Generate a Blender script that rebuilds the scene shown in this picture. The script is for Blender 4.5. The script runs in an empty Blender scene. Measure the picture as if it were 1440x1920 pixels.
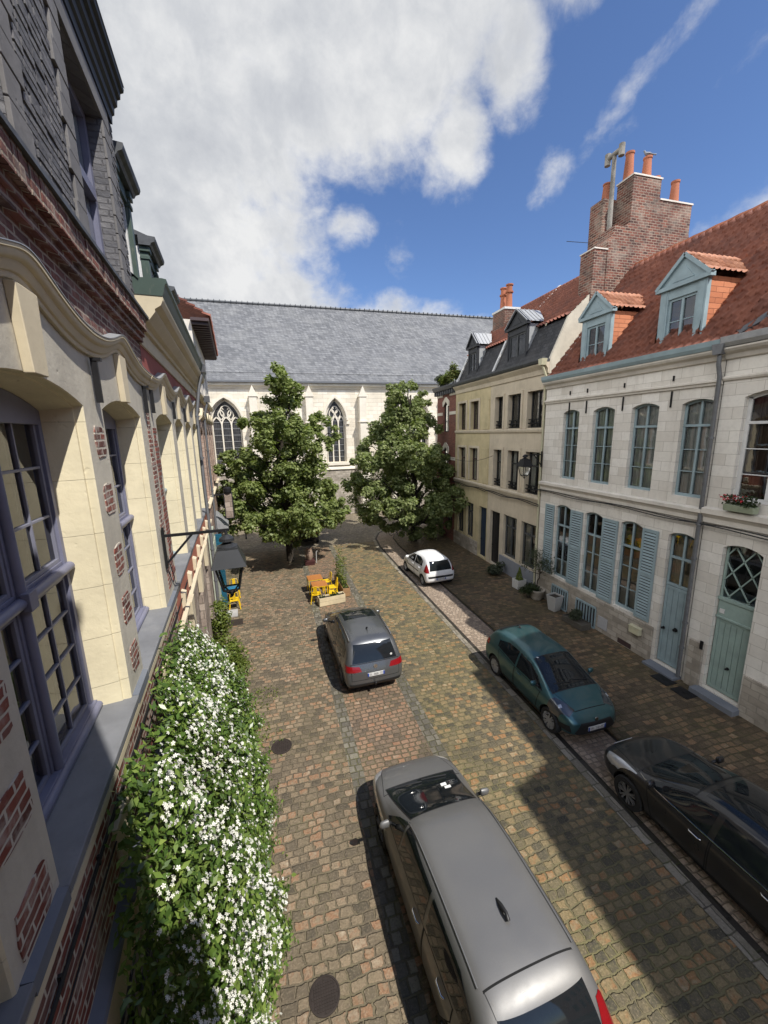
import bpy, bmesh, math, random
import numpy as np
from mathutils import Vector, Matrix
from mathutils.geometry import tessellate_polygon

random.seed(7)
rng = np.random.default_rng(11)
SC = bpy.context.scene
COL = SC.collection
rad = math.radians

# ---------------------------------------------------------------- camera
EYE = Vector((0.0, 0.0, 7.65))
cam_data = bpy.data.cameras.new('street_camera')
cam = bpy.data.objects.new('street_camera', cam_data)
COL.objects.link(cam)
SC.camera = cam
cam_data.sensor_fit = 'HORIZONTAL'
cam_data.sensor_width = 36.0
cam_data.lens = 736.0 / 1440.0 * 36.0
cam_data.clip_start = 0.05
cam_data.clip_end = 3000.0
RX, RY, RZ = (0.96271738, -0.07378119, 0.26025293), (-0.26965053, -0.18514878, 0.94499128), (-0.02153707, -0.97993687, -0.19814108)
m3 = Matrix(((RX[0], -RX[1], -RX[2]), (RY[0], -RY[1], -RY[2]), (RZ[0], -RZ[1], -RZ[2])))
cam.matrix_world = Matrix.Translation(EYE) @ m3.to_4x4()

# ---------------------------------------------------------------- sun and sky
SUN_D = Vector((-0.385, 0.66, -1.0)).normalized()      # the way the light travels
sun_data = bpy.data.lights.new('sun', 'SUN')
sun_data.energy = 3.9
sun_data.angle = rad(0.5)
sun_data.color = (1.0, 0.955, 0.88)
sun = bpy.data.objects.new('sun', sun_data)
COL.objects.link(sun)
sun.rotation_euler = SUN_D.to_track_quat('-Z', 'Y').to_euler()
sun.location = (10, -20, 40)
SUN_EL = math.asin(-SUN_D.z)
SUN_AZ = math.atan2(-SUN_D.x, -SUN_D.y)

SC.view_settings.view_transform = 'Standard'
SC.view_settings.look = 'None'
SC.view_settings.exposure = 0.6
SC.view_settings.gamma = 1.0
SC.render.engine = 'CYCLES'
SC.cycles.max_bounces = 6
SC.cycles.transparent_max_bounces = 12
SC.cycles.caustics_reflective = False
SC.cycles.caustics_refractive = False


class NT:
    """thin helper over a node tree"""
    def __init__(s, tree):
        s.t = tree
    def node(s, typ, ins=None, **p):
        x = s.t.nodes.new('ShaderNode' + typ)
        for k, v in p.items():
            setattr(x, k, v)
        for k, v in (ins or {}).items():
            sk = x.inputs[k]
            if isinstance(v, bpy.types.NodeSocket):
                s.t.links.new(v, sk)
            elif isinstance(v, (tuple, list)) and sk.type == 'RGBA':
                sk.default_value = (*v[:3], 1.0)
            else:
                sk.default_value = v
        return x
    def n(s, typ, ins=None, out=0, **p):
        return s.node(typ, ins, **p).outputs[out]
    def math(s, op, a, b=0.0, clamp=False):
        return s.n('Math', {0: a, 1: b}, operation=op, use_clamp=clamp)
    def vmath(s, op, a, b=(0, 0, 0), out=0):
        return s.n('VectorMath', {0: a, 1: b}, out=out, operation=op)
    def mix(s, f, a, b, blend='MIX'):
        return s.n('Mix', {0: f, 6: a, 7: b}, out=2, data_type='RGBA', blend_type=blend)
    def noise(s, vec, scale, detail=4.0, rough=0.55, dist=0.0, color=False):
        return s.n('TexNoise', {'Vector': vec, 'Scale': scale, 'Detail': detail, 'Roughness': rough, 'Distortion': dist}, out=1 if color else 0)
    def ramp(s, f, stops, interp='LINEAR'):
        x = s.node('ValToRGB', {0: f})
        cr = x.color_ramp
        cr.interpolation = interp
        while len(cr.elements) < len(stops):
            cr.elements.new(0.5)
        for e, (p, c) in zip(cr.elements, stops):
            e.position = p
            e.color = (*c, 1.0) if isinstance(c, (tuple, list)) else (c, c, c, 1.0)
        return x.outputs[0]
    def rng(s, v, a, b, c=0.0, d=1.0, smooth=False):
        return s.n('MapRange', {0: v, 1: a, 2: b, 3: c, 4: d}, interpolation_type='SMOOTHSTEP' if smooth else 'LINEAR')
    def bump(s, h, strength=0.5, dist=0.02, normal=None):
        ins = {'Height': h, 'Strength': strength, 'Distance': dist}
        if normal is not None:
            ins['Normal'] = normal
        return s.n('Bump', ins)


def build_world():
    w = bpy.data.worlds.new('World')
    SC.world = w
    w.use_nodes = True
    t = w.node_tree
    t.nodes.clear()
    N = NT(t)
    out = N.node('OutputWorld')
    sky = N.n('TexSky', {}, sky_type='NISHITA', sun_disc=False, sun_elevation=SUN_EL, sun_rotation=SUN_AZ,
              altitude=100.0, air_density=1.0, dust_density=0.6, ozone_density=2.2)
    d = N.n('TexCoord', out=0)
    sep = N.node('SeparateXYZ', {0: d})
    x, y, z = sep.outputs
    az = N.math('MULTIPLY', N.math('ARCTAN2', x, y), 57.29578)
    el = N.math('MULTIPLY', N.math('ARCSINE', z), 57.29578)
    # soft cloud banks: (azimuth, elevation, radius az, radius el, tilt deg, weight); azimuth 0 looks up the street
    banks = [(-24, 35, 27, 32, 0, 1.3), (14, 41, 17.5, 10.5, 4, 1.1), (25.5, 31.5, 4.2, 5.2, -10, 0.85), (31, 37, 4.5, 5.5, 20, 0.8), (-6, 9, 21, 12, 0, 1.05), (17, 10, 14.5, 6.6, -6, 0.9),
             (12.0, 24.6, 3.6, 2.3, 0, 0.60), (18, 22, 2.4, 3.6, 20, 0.42), (36.5, 27.2, 3.4, 2.0, 50, 0.40), (46.5, 33.2, 8.5, 1.5, 33, 0.42), (54, 31.5, 6, 1.5, 25, 0.34), (45, 29.6, 4, 1.2, 20, 0.33), (38.5, 40, 5.5, 2.6, 30, 0.5),
             (58, 19, 9, 3.4, 14, 0.62), (30, 12.5, 8, 1.6, 5, 0.42), (-88, 30, 42, 30, 0, 1.15), (115, 40, 30, 16, 0, 0.5), (-140, 30, 45, 22, 0, 0.8), (20, 78, 60, 14, 0, 0.4), (95, 14, 28, 6, 0, .5)]  # broad bank off to the left is unseen, widened to light the facades
    cov = None
    for (a, e, ra, re, tilt, wgt) in banks:
        da = N.math('SUBTRACT', az, a)
        de = N.math('SUBTRACT', el, e)
        c, s_ = math.cos(rad(tilt)), math.sin(rad(tilt))
        u = N.math('ADD', N.math('MULTIPLY', da, c / ra), N.math('MULTIPLY', de, s_ / ra))
        v = N.math('ADD', N.math('MULTIPLY', da, -s_ / re), N.math('MULTIPLY', de, c / re))
        r2 = N.math('ADD', N.math('MULTIPLY', u, u), N.math('MULTIPLY', v, v))
        b = N.math('MULTIPLY', N.rng(r2, 2.2, 0.0), wgt)
        cov = b if cov is None else N.math('MAXIMUM', cov, b)
    warp = N.vmath('SCALE', N.noise(d, 3.0, 3.0, 0.5, color=True), (0, 0, 0))
    t.nodes[-1].inputs['Scale'].default_value = 0.10
    p = N.vmath('ADD', d, warp)
    f1 = N.noise(p, 6.0, 10.0, 0.62)
    f2 = N.noise(N.vmath('MULTIPLY', p, (1.0, 1.0, 1.5)), 15.0, 6.0, 0.6)
    fld = N.math('ADD', N.math('ADD', cov, N.math('MULTIPLY', N.math('SUBTRACT', f1, 0.5), 1.05)), N.math('MULTIPLY', N.math('SUBTRACT', f2, 0.5), 0.55))
    dens = N.rng(fld, 0.24, 0.74, 0.0, 1.0, smooth=True)
    # thick parts go grey underneath, thin edges stay white
    shade = N.noise(N.vmath('ADD', p, (0.06, -0.08, 0.05)), 3.2, 8.0, 0.62)
    sh2 = N.noise(N.vmath('ADD', p, (0.3, 0.1, 0.35)), 9.0, 9.0, 0.62)
    sv = N.math('ADD', N.math('MULTIPLY', shade, 0.6), N.math('MULTIPLY', sh2, 0.5))
    thick = N.rng(fld, 0.5, 1.35)
    grey = N.math('ADD', N.rng(sv, 0.25, 0.78), N.math('MULTIPLY', N.math('SUBTRACT', 1.0, thick), 0.42))
    ccol = N.ramp(grey, [(0.0, (0.36, 0.385, 0.445)), (0.35, (0.50, 0.525, 0.58)), (0.7, (0.68, 0.70, 0.735)), (1.0, (0.90, 0.905, 0.91))])
    lp = N.vmath('SCALE', sky, (0, 0, 0))
    t.nodes[-1].inputs['Scale'].default_value = 1.0
    blue = N.mix(1.0, sky, (0.58, 0.67, 0.84), 'MULTIPLY')
    cl = N.vmath('SCALE', ccol, (0, 0, 0))
    t.nodes[-1].inputs['Scale'].default_value = 0.62 / 0.12
    above = N.rng(z, -0.02, 0.03)
    side = N.rng(N.math('ABSOLUTE', N.math('ADD', az, -10.0)), 62.0, 85.0)          # unseen clouds to the sides and behind brightened to add light on the facades
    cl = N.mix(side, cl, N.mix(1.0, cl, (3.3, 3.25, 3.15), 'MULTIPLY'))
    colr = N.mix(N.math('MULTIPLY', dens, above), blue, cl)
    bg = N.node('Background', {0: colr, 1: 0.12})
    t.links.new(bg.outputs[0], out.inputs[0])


build_world()

# ---------------------------------------------------------------- mesh helpers
class MB:
    """collects pieces of one mesh"""
    def __init__(s):
        s.v, s.f, s.m = [], [], []
    def add(s, vs, fs, mi=0):
        b = len(s.v)
        s.v += [tuple(p) for p in vs]
        s.f += [tuple(b + i for i in f) for f in fs]
        s.m += [mi] * len(fs)
        return s
    def box(s, x0, x1, y0, y1, z0, z1, mi=0):
        return s.add([(x0, y0, z0), (x1, y0, z0), (x1, y1, z0), (x0, y1, z0), (x0, y0, z1), (x1, y0, z1), (x1, y1, z1), (x0, y1, z1)],
                     [(0, 3, 2, 1), (4, 5, 6, 7), (0, 1, 5, 4), (1, 2, 6, 5), (2, 3, 7, 6), (3, 0, 4, 7)], mi)
    def bar(s, p, q, w, h, mi=0, up=(0, 0, 1)):
        p, q, up = Vector(p), Vector(q), Vector(up)
        d = (q - p).normalized()
        a = d.cross(up)
        if a.length < 1e-4:
            a = d.cross(Vector((1, 0, 0)))
        a.normalize()
        b = a.cross(d).normalized()
        vs = []
        for c in (p, q):
            for (i, j) in ((-1, -1), (1, -1), (1, 1), (-1, 1)):
                vs.append(c + a * (i * w / 2) + b * (j * h / 2))
        return s.add(vs, [(0, 1, 2, 3), (7, 6, 5, 4), (0, 4, 5, 1), (1, 5, 6, 2), (2, 6, 7, 3), (3, 7, 4, 0)], mi)
    def tube(s, path, r, n=8, mi=0, caps=True):
        path = [Vector(p) for p in path]
        rr = r if isinstance(r, (list, tuple)) else [r] * len(path)
        vs, fs = [], []
        ref = None
        for i, p in enumerate(path):
            d = (path[min(i + 1, len(path) - 1)] - path[max(i - 1, 0)]).normalized()
            if ref is None:
                ref = Vector((0, 0, 1)) if abs(d.z) < 0.9 else Vector((1, 0, 0))
            a = d.cross(ref).normalized()
            b = a.cross(d).normalized()
            ref = b
            for k in range(n):
                t = 2 * math.pi * k / n
                vs.append(p + a * (math.cos(t) * rr[i]) + b * (math.sin(t) * rr[i]))
        for i in range(len(path) - 1):
            for k in range(n):
                k2 = (k + 1) % n
                fs.append((i * n + k, i * n + k2, (i + 1) * n + k2, (i + 1) * n + k))
        if caps:
            fs.append(tuple(reversed(range(n))))
            fs.append(tuple(range((len(path) - 1) * n, len(path) * n)))
        return s.add(vs, fs, mi)
    def lathe(s, prof, c=(0, 0, 0), n=20, mi=0, axis='z'):
        vs, fs = [], []
        for (r, h) in prof:
            for k in range(n):
                t = 2 * math.pi * k / n
                a, b = r * math.cos(t), r * math.sin(t)
                p = (a, b, h) if axis == 'z' else ((h, a, b) if axis == 'x' else (a, h, b))
                vs.append((p[0] + c[0], p[1] + c[1], p[2] + c[2]))
        for i in range(len(prof) - 1):
            for k in range(n):
                k2 = (k + 1) % n
                fs.append((i * n + k, i * n + k2, (i + 1) * n + k2, (i + 1) * n + k))
        fs.append(tuple(reversed(range(n))))
        fs.append(tuple(range((len(prof) - 1) * n, len(prof) * n)))
        return s.add(vs, fs, mi)
    def prism(s, poly, axis, a, b, mi=0):
        """poly in the two other axes (x: (y,z), y: (x,z), z: (x,y)), swept from a to b"""
        n = len(poly)
        def P(q, h):
            return (h, q[0], q[1]) if axis == 'x' else ((q[0], h, q[1]) if axis == 'y' else (q[0], q[1], h))
        vs = [P(q, a) for q in poly] + [P(q, b) for q in poly]
        fs = [tuple(range(n)), tuple(reversed(range(n, 2 * n)))]
        for i in range(n):
            j = (i + 1) % n
            fs.append((i, i + n, j + n, j))
        return s.add(vs, fs, mi)
    def sweep(s, path, prof, mi=0, closed=True):
        """path: points (x,z) in the facade plane; prof: closed section (out, up); the section stays vertical"""
        n, k = len(path), len(prof)
        vs = [(px, -o, pz + h) for (px, pz) in path for (o, h) in prof]
        fs = []
        for i in range(n - 1):
            for j in range(k if closed else k - 1):
                j2 = (j + 1) % k
                fs.append((i * k + j, i * k + j2, (i + 1) * k + j2, (i + 1) * k + j))
        fs.append(tuple(range(k)))
        fs.append(tuple(reversed(range((n - 1) * k, n * k))))
        return s.add(vs, fs, mi)
    def wall(s, outer, holes, y, depth, mi=0, mj=None, splay=0.0):
        """a wall face with holes in the plane y, hole reveals run to y+depth; outer and holes are (x,z) loops"""
        loops = [[Vector((p[0], p[1], 0)) for p in outer]] + [[Vector((p[0], p[1], 0)) for p in h] for h in holes]
        pts = [p for l in loops for p in l]
        tris = tessellate_polygon(loops)
        fs = []
        for tr in tris:
            a, b, c = (pts[i] for i in tr)
            if ((b - a).cross(c - a)).z < 0:
                tr = tuple(reversed(tr))
            fs.append(tuple(tr))
        s.add([(p.x, y, p.y) for p in pts], fs, mi)
        for h in holes:
            n = len(h)
            cx = sum(p[0] for p in h) / n
            vs = [(p[0], y, p[1]) for p in h] + [(p[0] + (splay if p[0] < cx else -splay), y + depth, p[1]) for p in h]
            s.add(vs, [(i, (i + 1) % n, (i + 1) % n + n, i + n) for i in range(n)], mi if mj is None else mj)
        return s
    def build(s, name, mats, parent=None, smooth=None, bevel=0.0, fix=True, loc=None):
        me = bpy.data.meshes.new(name)
        me.from_pydata(s.v, [], s.f)
        if not isinstance(mats, (list, tuple)):
            mats = [mats]
        for m in mats:
            me.materials.append(m)
        if len(mats) > 1:
            me.polygons.foreach_set('material_index', s.m)
        if fix and len(s.f) < 60000:
            bm = bmesh.new()
            bm.from_mesh(me)
            bmesh.ops.recalc_face_normals(bm, faces=bm.faces)
            bm.to_mesh(me)
            bm.free()
        if smooth is not None:
            me.polygons.foreach_set('use_smooth', [True] * len(me.polygons))
            me.set_sharp_from_angle(angle=rad(smooth))
        me.update()
        o = bpy.data.objects.new(name, me)
        COL.objects.link(o)
        if parent is not None:
            o.parent = parent
        if loc is not None:
            o.location = loc
        if bevel:
            b = o.modifiers.new('bevel', 'BEVEL')
            b.width = bevel
            b.segments = 2
            b.limit_method = 'ANGLE'
            b.angle_limit = rad(40)
        return o


def fast_mesh(name, V, F, mat, parent=None, smooth=False):
    """numpy quads or tris -> one mesh object"""
    V = np.asarray(V, dtype=np.float32)
    F = np.asarray(F, dtype=np.int32)
    me = bpy.data.meshes.new(name)
    me.vertices.add(len(V))
    me.vertices.foreach_set('co', V.ravel())
    k = F.shape[1]
    me.loops.add(F.size)
    me.loops.foreach_set('vertex_index', F.ravel())
    me.polygons.add(len(F))
    me.polygons.foreach_set('loop_start', np.arange(0, F.size, k, dtype=np.int32))
    me.polygons.foreach_set('loop_total', np.full(len(F), k, dtype=np.int32))
    me.update(calc_edges=True)
    me.validate()
    if smooth:
        me.polygons.foreach_set('use_smooth', [True] * len(me.polygons))
    me.materials.append(mat)
    o = bpy.data.objects.new(name, me)
    COL.objects.link(o)
    if parent is not None:
        o.parent = parent
    return o


def tag(o, label=None, cat=None, group=None, kind=None):
    for k, v in (('label', label), ('category', cat), ('group', group), ('kind', kind)):
        if v:
            o[k] = v
    return o


def thing(name, label, cat, loc=(0, 0, 0), rz=0.0, group=None):
    o = bpy.data.objects.new(name, None)
    COL.objects.link(o)
    o.empty_display_size = 0.2
    o.location = loc
    o.rotation_euler = (0, 0, rz)
    return tag(o, label, cat, group)


def struct(o):
    o['kind'] = 'structure'
    return o


def copy_tree(o, parent=None):
    c = o.copy()
    COL.objects.link(c)
    if parent is not None:
        c.parent = parent
    for ch in o.children:
        copy_tree(ch, c)
    return c


def arch(x0, x1, z0, z1, rise=0.0, n=10, pointed=False):
    """loop of an opening: flat sill at z0, springing at z1-rise, crown at z1"""
    L = [(x0, z0), (x1, z0)]
    if pointed:
        w = x1 - x0
        zs = z1 - rise
        R = (rise * rise + w * w / 4) / w            # two arcs meeting in a point
        for k in range(n + 1):
            a = k / n * math.atan2(rise, R - w / 2 + 1e-9) if R > w / 2 else k / n * math.pi / 2
            L.append((x1 - R + R * math.cos(a), zs + R * math.sin(a)))
        for k in range(n - 1, -1, -1):
            a = k / n * math.atan2(rise, R - w / 2 + 1e-9) if R > w / 2 else k / n * math.pi / 2
            L.append((x0 + R - R * math.cos(a), zs + R * math.sin(a)))
        return L
    if rise <= 0:
        return L + [(x1, z1), (x0, z1)]
    w = x1 - x0
    R = (w * w / 4 + rise * rise) / (2 * rise)
    cz = z1 - R
    h = math.asin(min(1.0, w / 2 / R))
    for k in range(n + 1):
        a = h - 2 * h * k / n
        L.append(((x0 + x1) / 2 + R * math.sin(a), cz + R * math.cos(a)))
    return L


# ---------------------------------------------------------------- materials
def new_mat(name):
    m = bpy.data.materials.new(name)
    m.use_nodes = True
    m.node_tree.nodes.clear()
    return m, NT(m.node_tree)


def finish(m, N, color, rough=0.6, normal=None, metal=0.0, spec=0.5, coat=0.0, **kw):
    ins = {'Base Color': color, 'Roughness': rough, 'Metallic': metal, 'Specular IOR Level': spec}
    if normal is not None:
        ins['Normal'] = normal
    if coat:
        ins['Coat Weight'] = coat
        ins['Coat Roughness'] = 0.03
    ins.update(kw)
    b = N.node('BsdfPrincipled', ins)
    o = N.node('OutputMaterial')
    N.t.links.new(b.outputs[0], o.inputs[0])
    return m


def face_coord(N, sx=1.0, sz=1.0):
    """object coordinates laid on an upright facade: (x + y, z)"""
    s = N.node('SeparateXYZ', {0: N.n('TexCoord', out=3)})
    return N.n('CombineXYZ', {0: N.math('ADD', s.outputs[0], s.outputs[1]), 1: s.outputs[2], 2: 0.0}), N.t.nodes[-1]


def masonry(name, bw, rh, stops, mortar, ms=0.012, jit=0.012, dirt=(0.1, 0.09, 0.08), dirt_amt=0.4, dirt_scale=0.8, bump=0.5, bd=0.012,
            rough=0.85, grain=30.0, streak=0.3, flat=False, soft=0.15, weather=None, jscale=7.0):
    m, N = new_mat(name)
    oc = N.n('TexCoord', out=3)
    if flat:
        vec = oc
    else:
        vec, _ = face_coord(N)
    w = N.vmath('SUBTRACT', N.noise(oc, jscale, 2.0, 0.5, color=True), (0.5, 0.5, 0.5))
    w = N.vmath('MULTIPLY', w, (jit * 2, jit * 2, jit * 2))
    v2 = N.vmath('ADD', vec, w)
    br = N.node('TexBrick', {'Vector': v2, 'Color1': (0, 0, 0), 'Color2': (1, 1, 1), 'Mortar': (0.5, 0.5, 0.5), 'Scale': 1.0, 'Mortar Size': ms,
                             'Mortar Smooth': soft, 'Bias': 0.0, 'Brick Width': bw, 'Row Height': rh})
    rnd, fac = br.outputs[0], br.outputs[1]
    g = N.noise(oc, grain, 6.0, 0.65)
    c = N.ramp(N.math('ADD', N.math('MULTIPLY', rnd, 0.85), N.math('MULTIPLY', N.math('SUBTRACT', g, 0.5), 0.35)), stops)
    c = N.mix(N.math('MULTIPLY', N.rng(g, 0.45, 0.8), 0.35), c, tuple(x * 0.6 for x in stops[0][1]))
    c = N.mix(fac, c, mortar)
    if weather:
        wn = N.rng(N.noise(oc, weather[2], 5.0, 0.6), 0.5, 0.64)
        c = N.mix(N.math('MULTIPLY', wn, weather[1]), c, weather[0])
    dn = N.rng(N.noise(oc, dirt_scale, 6.0, 0.62), 0.46, 0.72)
    c = N.mix(N.math('MULTIPLY', dn, dirt_amt), c, dirt)
    if streak:
        sv = N.vmath('MULTIPLY', oc, (2.2, 2.2, 0.12))
        sn = N.rng(N.noise(sv, 2.0, 5.0, 0.6), 0.52, 0.78)
        c = N.mix(N.math('MULTIPLY', sn, streak), c, dirt)
    h = N.math('ADD', N.math('MULTIPLY', fac, -1.0), N.math('MULTIPLY', g, 0.55))
    nm = N.bump(h, bump, bd)
    return finish(m, N, c, rough, nm, spec=0.25)


def plaster(name, col, var=0.15, bump=0.35, grain=14.0, dirt=(0.16, 0.14, 0.11), dirt_amt=0.3, streak=0.25, rough=0.8, pits=True, cracks=False, joints=None):
    m, N = new_mat(name)
    oc = N.n('TexCoord', out=3)
    g = N.noise(oc, grain, 7.0, 0.62)
    g2 = N.noise(oc, 1.3, 4.0, 0.6)
    c = N.mix(N.rng(g2, 0.35, 0.7), col, tuple(x * (1 - var) for x in col))
    c = N.mix(N.math('MULTIPLY', N.rng(g, 0.5, 0.8), var), c, tuple(x * 0.55 for x in col))
    dn = N.rng(N.noise(oc, 0.9, 6.0, 0.65), 0.5, 0.75)
    c = N.mix(N.math('MULTIPLY', dn, dirt_amt), c, dirt)
    sn = N.rng(N.noise(N.vmath('MULTIPLY', oc, (3.0, 3.0, 0.2)), 2.0, 5.0, 0.6), 0.54, 0.8)
    c = N.mix(N.math('MULTIPLY', sn, streak), c, dirt)
    h = g
    if pits:
        vo = N.n('TexVoronoi', {'Vector': N.vmath('ADD', oc, N.vmath('MULTIPLY', N.noise(oc, 9.0, 3.0, 0.5, color=True), (0.12, 0.12, 0.12))), 'Scale': 9.0})
        pit = N.rng(vo, 0.0, 0.2)
        gate = N.rng(N.noise(oc, 2.3, 3.0, 0.5), 0.48, 0.6)
        pit = N.math('SUBTRACT', 1.0, N.math('MULTIPLY', N.math('SUBTRACT', 1.0, pit), gate))
        h = N.math('ADD', N.math('MULTIPLY', g, 0.6), N.math('MULTIPLY', pit, 0.5))
    if cracks:
        w = N.vmath('MULTIPLY', N.vmath('SUBTRACT', N.noise(oc, 3.0, 5.0, 0.65, color=True), (0.5, 0.5, 0.5)), (0.5, 0.5, 0.5))
        ve = N.n('TexVoronoi', {'Vector': N.vmath('ADD', oc, w), 'Scale': 1.6}, feature='DISTANCE_TO_EDGE')
        cr = N.math('MULTIPLY', N.rng(ve, 0.012, 0.0), N.rng(N.noise(oc, 1.7, 2.0, 0.5), 0.5, 0.6))
        h = N.math('SUBTRACT', h, N.math('MULTIPLY', cr, 0.9))
        c = N.mix(N.math('MULTIPLY', cr, 0.12), c, dirt)
    if joints:
        vec, _ = face_coord(N)
        fac = N.n('TexBrick', {'Vector': vec, 'Scale': 1.0, 'Mortar Size': 0.006, 'Mortar Smooth': 0.4, 'Brick Width': joints[0], 'Row Height': joints[1]}, out=1)
        h = N.math('SUBTRACT', h, N.math('MULTIPLY', fac, 0.7))
        c = N.mix(N.math('MULTIPLY', fac, 0.12), c, tuple(x * 0.5 for x in col))
    return finish(m, N, c, rough, N.bump(h, bump, 0.012), spec=0.3)


def paint(name, col, rough=0.45, worn=0.25, under=(0.3, 0.28, 0.25), bump=0.12, scale=6.0, grain=True, spec=0.4):
    m, N = new_mat(name)
    oc = N.n('TexCoord', out=3)
    g = N.noise(N.vmath('MULTIPLY', oc, (1.0, 1.0, 0.25)) if grain else oc, scale * 4, 5.0, 0.6)
    big = N.noise(oc, scale * 0.4, 4.0, 0.6)
    c = N.mix(N.rng(big, 0.35, 0.7), col, tuple(x * 0.78 for x in col))
    c = N.mix(N.math('MULTIPLY', N.rng(g, 0.58, 0.75), worn), c, under)
    return finish(m, N, c, rough, N.bump(g, bump, 0.006), spec=spec)


def metal(name, col, rough=0.45, met=0.7, var=0.2, scale=8.0):
    m, N = new_mat(name)
    oc = N.n('TexCoord', out=3)
    g = N.noise(oc, scale, 6.0, 0.6)
    c = N.mix(N.rng(g, 0.35, 0.7), col, tuple(x * (1 - var) for x in col))
    return finish(m, N, c, N.rng(g, 0.2, 0.8, rough * 0.8, rough * 1.25), N.bump(g, 0.1, 0.004), metal=met)


def plain(name, col, rough=0.5, met=0.0, spec=0.5, coat=0.0, emit=None):
    m, N = new_mat(name)
    oc = N.n('TexCoord', out=3)
    g = N.noise(oc, 12.0, 4.0, 0.6)
    c = N.mix(N.rng(g, 0.35, 0.7), col, tuple(x * 0.86 for x in col))
    return finish(m, N, c, rough, None, metal=met, spec=spec, coat=coat)


def glass_mat(name, tint=(0.75, 0.8, 0.8), gain=1.0, base=0.06, rough=0.01, wavy=0.0):
    m, N = new_mat(name)
    nm = None
    if wavy:
        nm = N.bump(N.noise(N.n('TexCoord', out=3), 3.0, 2.0, 0.5), wavy, 0.02)
    fr = N.n('Fresnel', {'IOR': 1.52, **({'Normal': nm} if nm is not None else {})})
    f = N.math('ADD', N.math('MULTIPLY', fr, gain), base, clamp=True)
    tr = N.n('BsdfTransparent', {0: tint})
    gl = N.n('BsdfGlossy', {'Color': (0.95, 0.97, 1.0), 'Roughness': rough, **({'Normal': nm} if nm is not None else {})})
    x = N.n('MixShader', {0: f, 1: tr, 2: gl})
    o = N.node('OutputMaterial')
    N.t.links.new(x, o.inputs[0])
    return m


def leaf_mat(name, c1, c2, c3, rough=0.5, trans=0.42):
    m, N = new_mat(name)
    r = N.n('NewGeometry', out=8)
    c = N.ramp(r, [(0.0, c1), (0.5, c2), (1.0, c3)])
    oc = N.n('TexCoord', out=3)
    big = N.rng(N.noise(oc, 0.9, 3.0, 0.5), 0.35, 0.68)
    c = N.mix(N.math('MULTIPLY', big, 0.45), c, tuple(x * 0.55 for x in c1))
    b = N.n('BsdfPrincipled', {'Base Color': c, 'Roughness': rough, 'Specular IOR Level': 0.35})
    t = N.n('BsdfTranslucent', {0: N.mix(1.0, c, (1.1, 1.25, 0.5), 'MULTIPLY')})
    x = N.n('MixShader', {0: trans, 1: b, 2: t})
    o = N.node('OutputMaterial')
    N.t.links.new(x, o.inputs[0])
    return m


M = {}
M['cream'] = plaster('cream_limewash', (0.72, 0.645, 0.455), 0.16, 1.0, 8.0, dirt=(0.42, 0.36, 0.26), dirt_amt=0.25, streak=0.2, cracks=False, joints=(1.4, 0.52))
M['cream_wall'] = plaster('grey_cream_stone', (0.56, 0.52, 0.43), 0.2, 0.8, 11.0, dirt=(0.28, 0.25, 0.21), dirt_amt=0.4, streak=0.3)
M['cream_trim'] = plaster('cream_trim', (0.62, 0.54, 0.385), 0.12, 0.2, 12.0, dirt=(0.33, 0.28, 0.2), dirt_amt=0.2, streak=0.15, pits=False)
M['brick_near'] = masonry('red_brick_wide_joints', 0.21, 0.072, [(0.0, (0.10, 0.035, 0.028)), (0.5, (0.20, 0.058, 0.042)), (1.0, (0.30, 0.10, 0.07))], (0.50, 0.45, 0.38),
                          0.011, 0.014, dirt=(0.45, 0.40, 0.34), dirt_amt=0.25, dirt_scale=2.0, bump=0.9, bd=0.014, grain=22, streak=0.1, soft=0.3, weather=((0.45, 0.40, 0.35), 0.55, 6.0), jscale=9.0)
M['brick_band'] = masonry('dark_red_brick', 0.22, 0.075, [(0.0, (0.09, 0.04, 0.035)), (0.5, (0.17, 0.062, 0.05)), (1.0, (0.27, 0.11, 0.085))], (0.34, 0.28, 0.23),
                          0.012, 0.014, dirt=(0.10, 0.085, 0.08), dirt_amt=0.45, dirt_scale=1.6, bump=0.9, bd=0.014, grain=20, streak=0.15, soft=0.3, weather=((0.46, 0.38, 0.32), 0.5, 4.0))
M['grey_brick'] = masonry('grey_painted_brick', 0.23, 0.075, [(0.0, (0.115, 0.115, 0.125)), (0.5, (0.165, 0.163, 0.17)), (1.0, (0.215, 0.21, 0.215))], (0.12, 0.118, 0.124),
                          0.010, 0.016, dirt=(0.07, 0.07, 0.075), dirt_amt=0.5, dirt_scale=2.2, bump=1.0, bd=0.03, grain=16, streak=0.2, soft=0.4, jscale=10.0)
M['grey_stone'] = plaster('grey_painted_stone', (0.195, 0.188, 0.185), 0.3, 1.0, 9.0, dirt=(0.14, 0.135, 0.13), dirt_amt=0.4)
M['white_stone'] = masonry('pale_ashlar', 0.62, 0.30, [(0.0, (0.62, 0.58, 0.52)), (0.5, (0.71, 0.675, 0.615)), (1.0, (0.77, 0.735, 0.68))], (0.42, 0.385, 0.34),
                           0.006, 0.003, dirt=(0.34, 0.30, 0.255), dirt_amt=0.3, dirt_scale=0.7, bump=0.35, bd=0.008, grain=9, streak=0.28)
M['white_trim'] = plaster('pale_stone_trim', (0.69, 0.645, 0.575), 0.15, 0.3, 9.0, dirt=(0.30, 0.265, 0.225), dirt_amt=0.38, streak=0.35)
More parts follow.
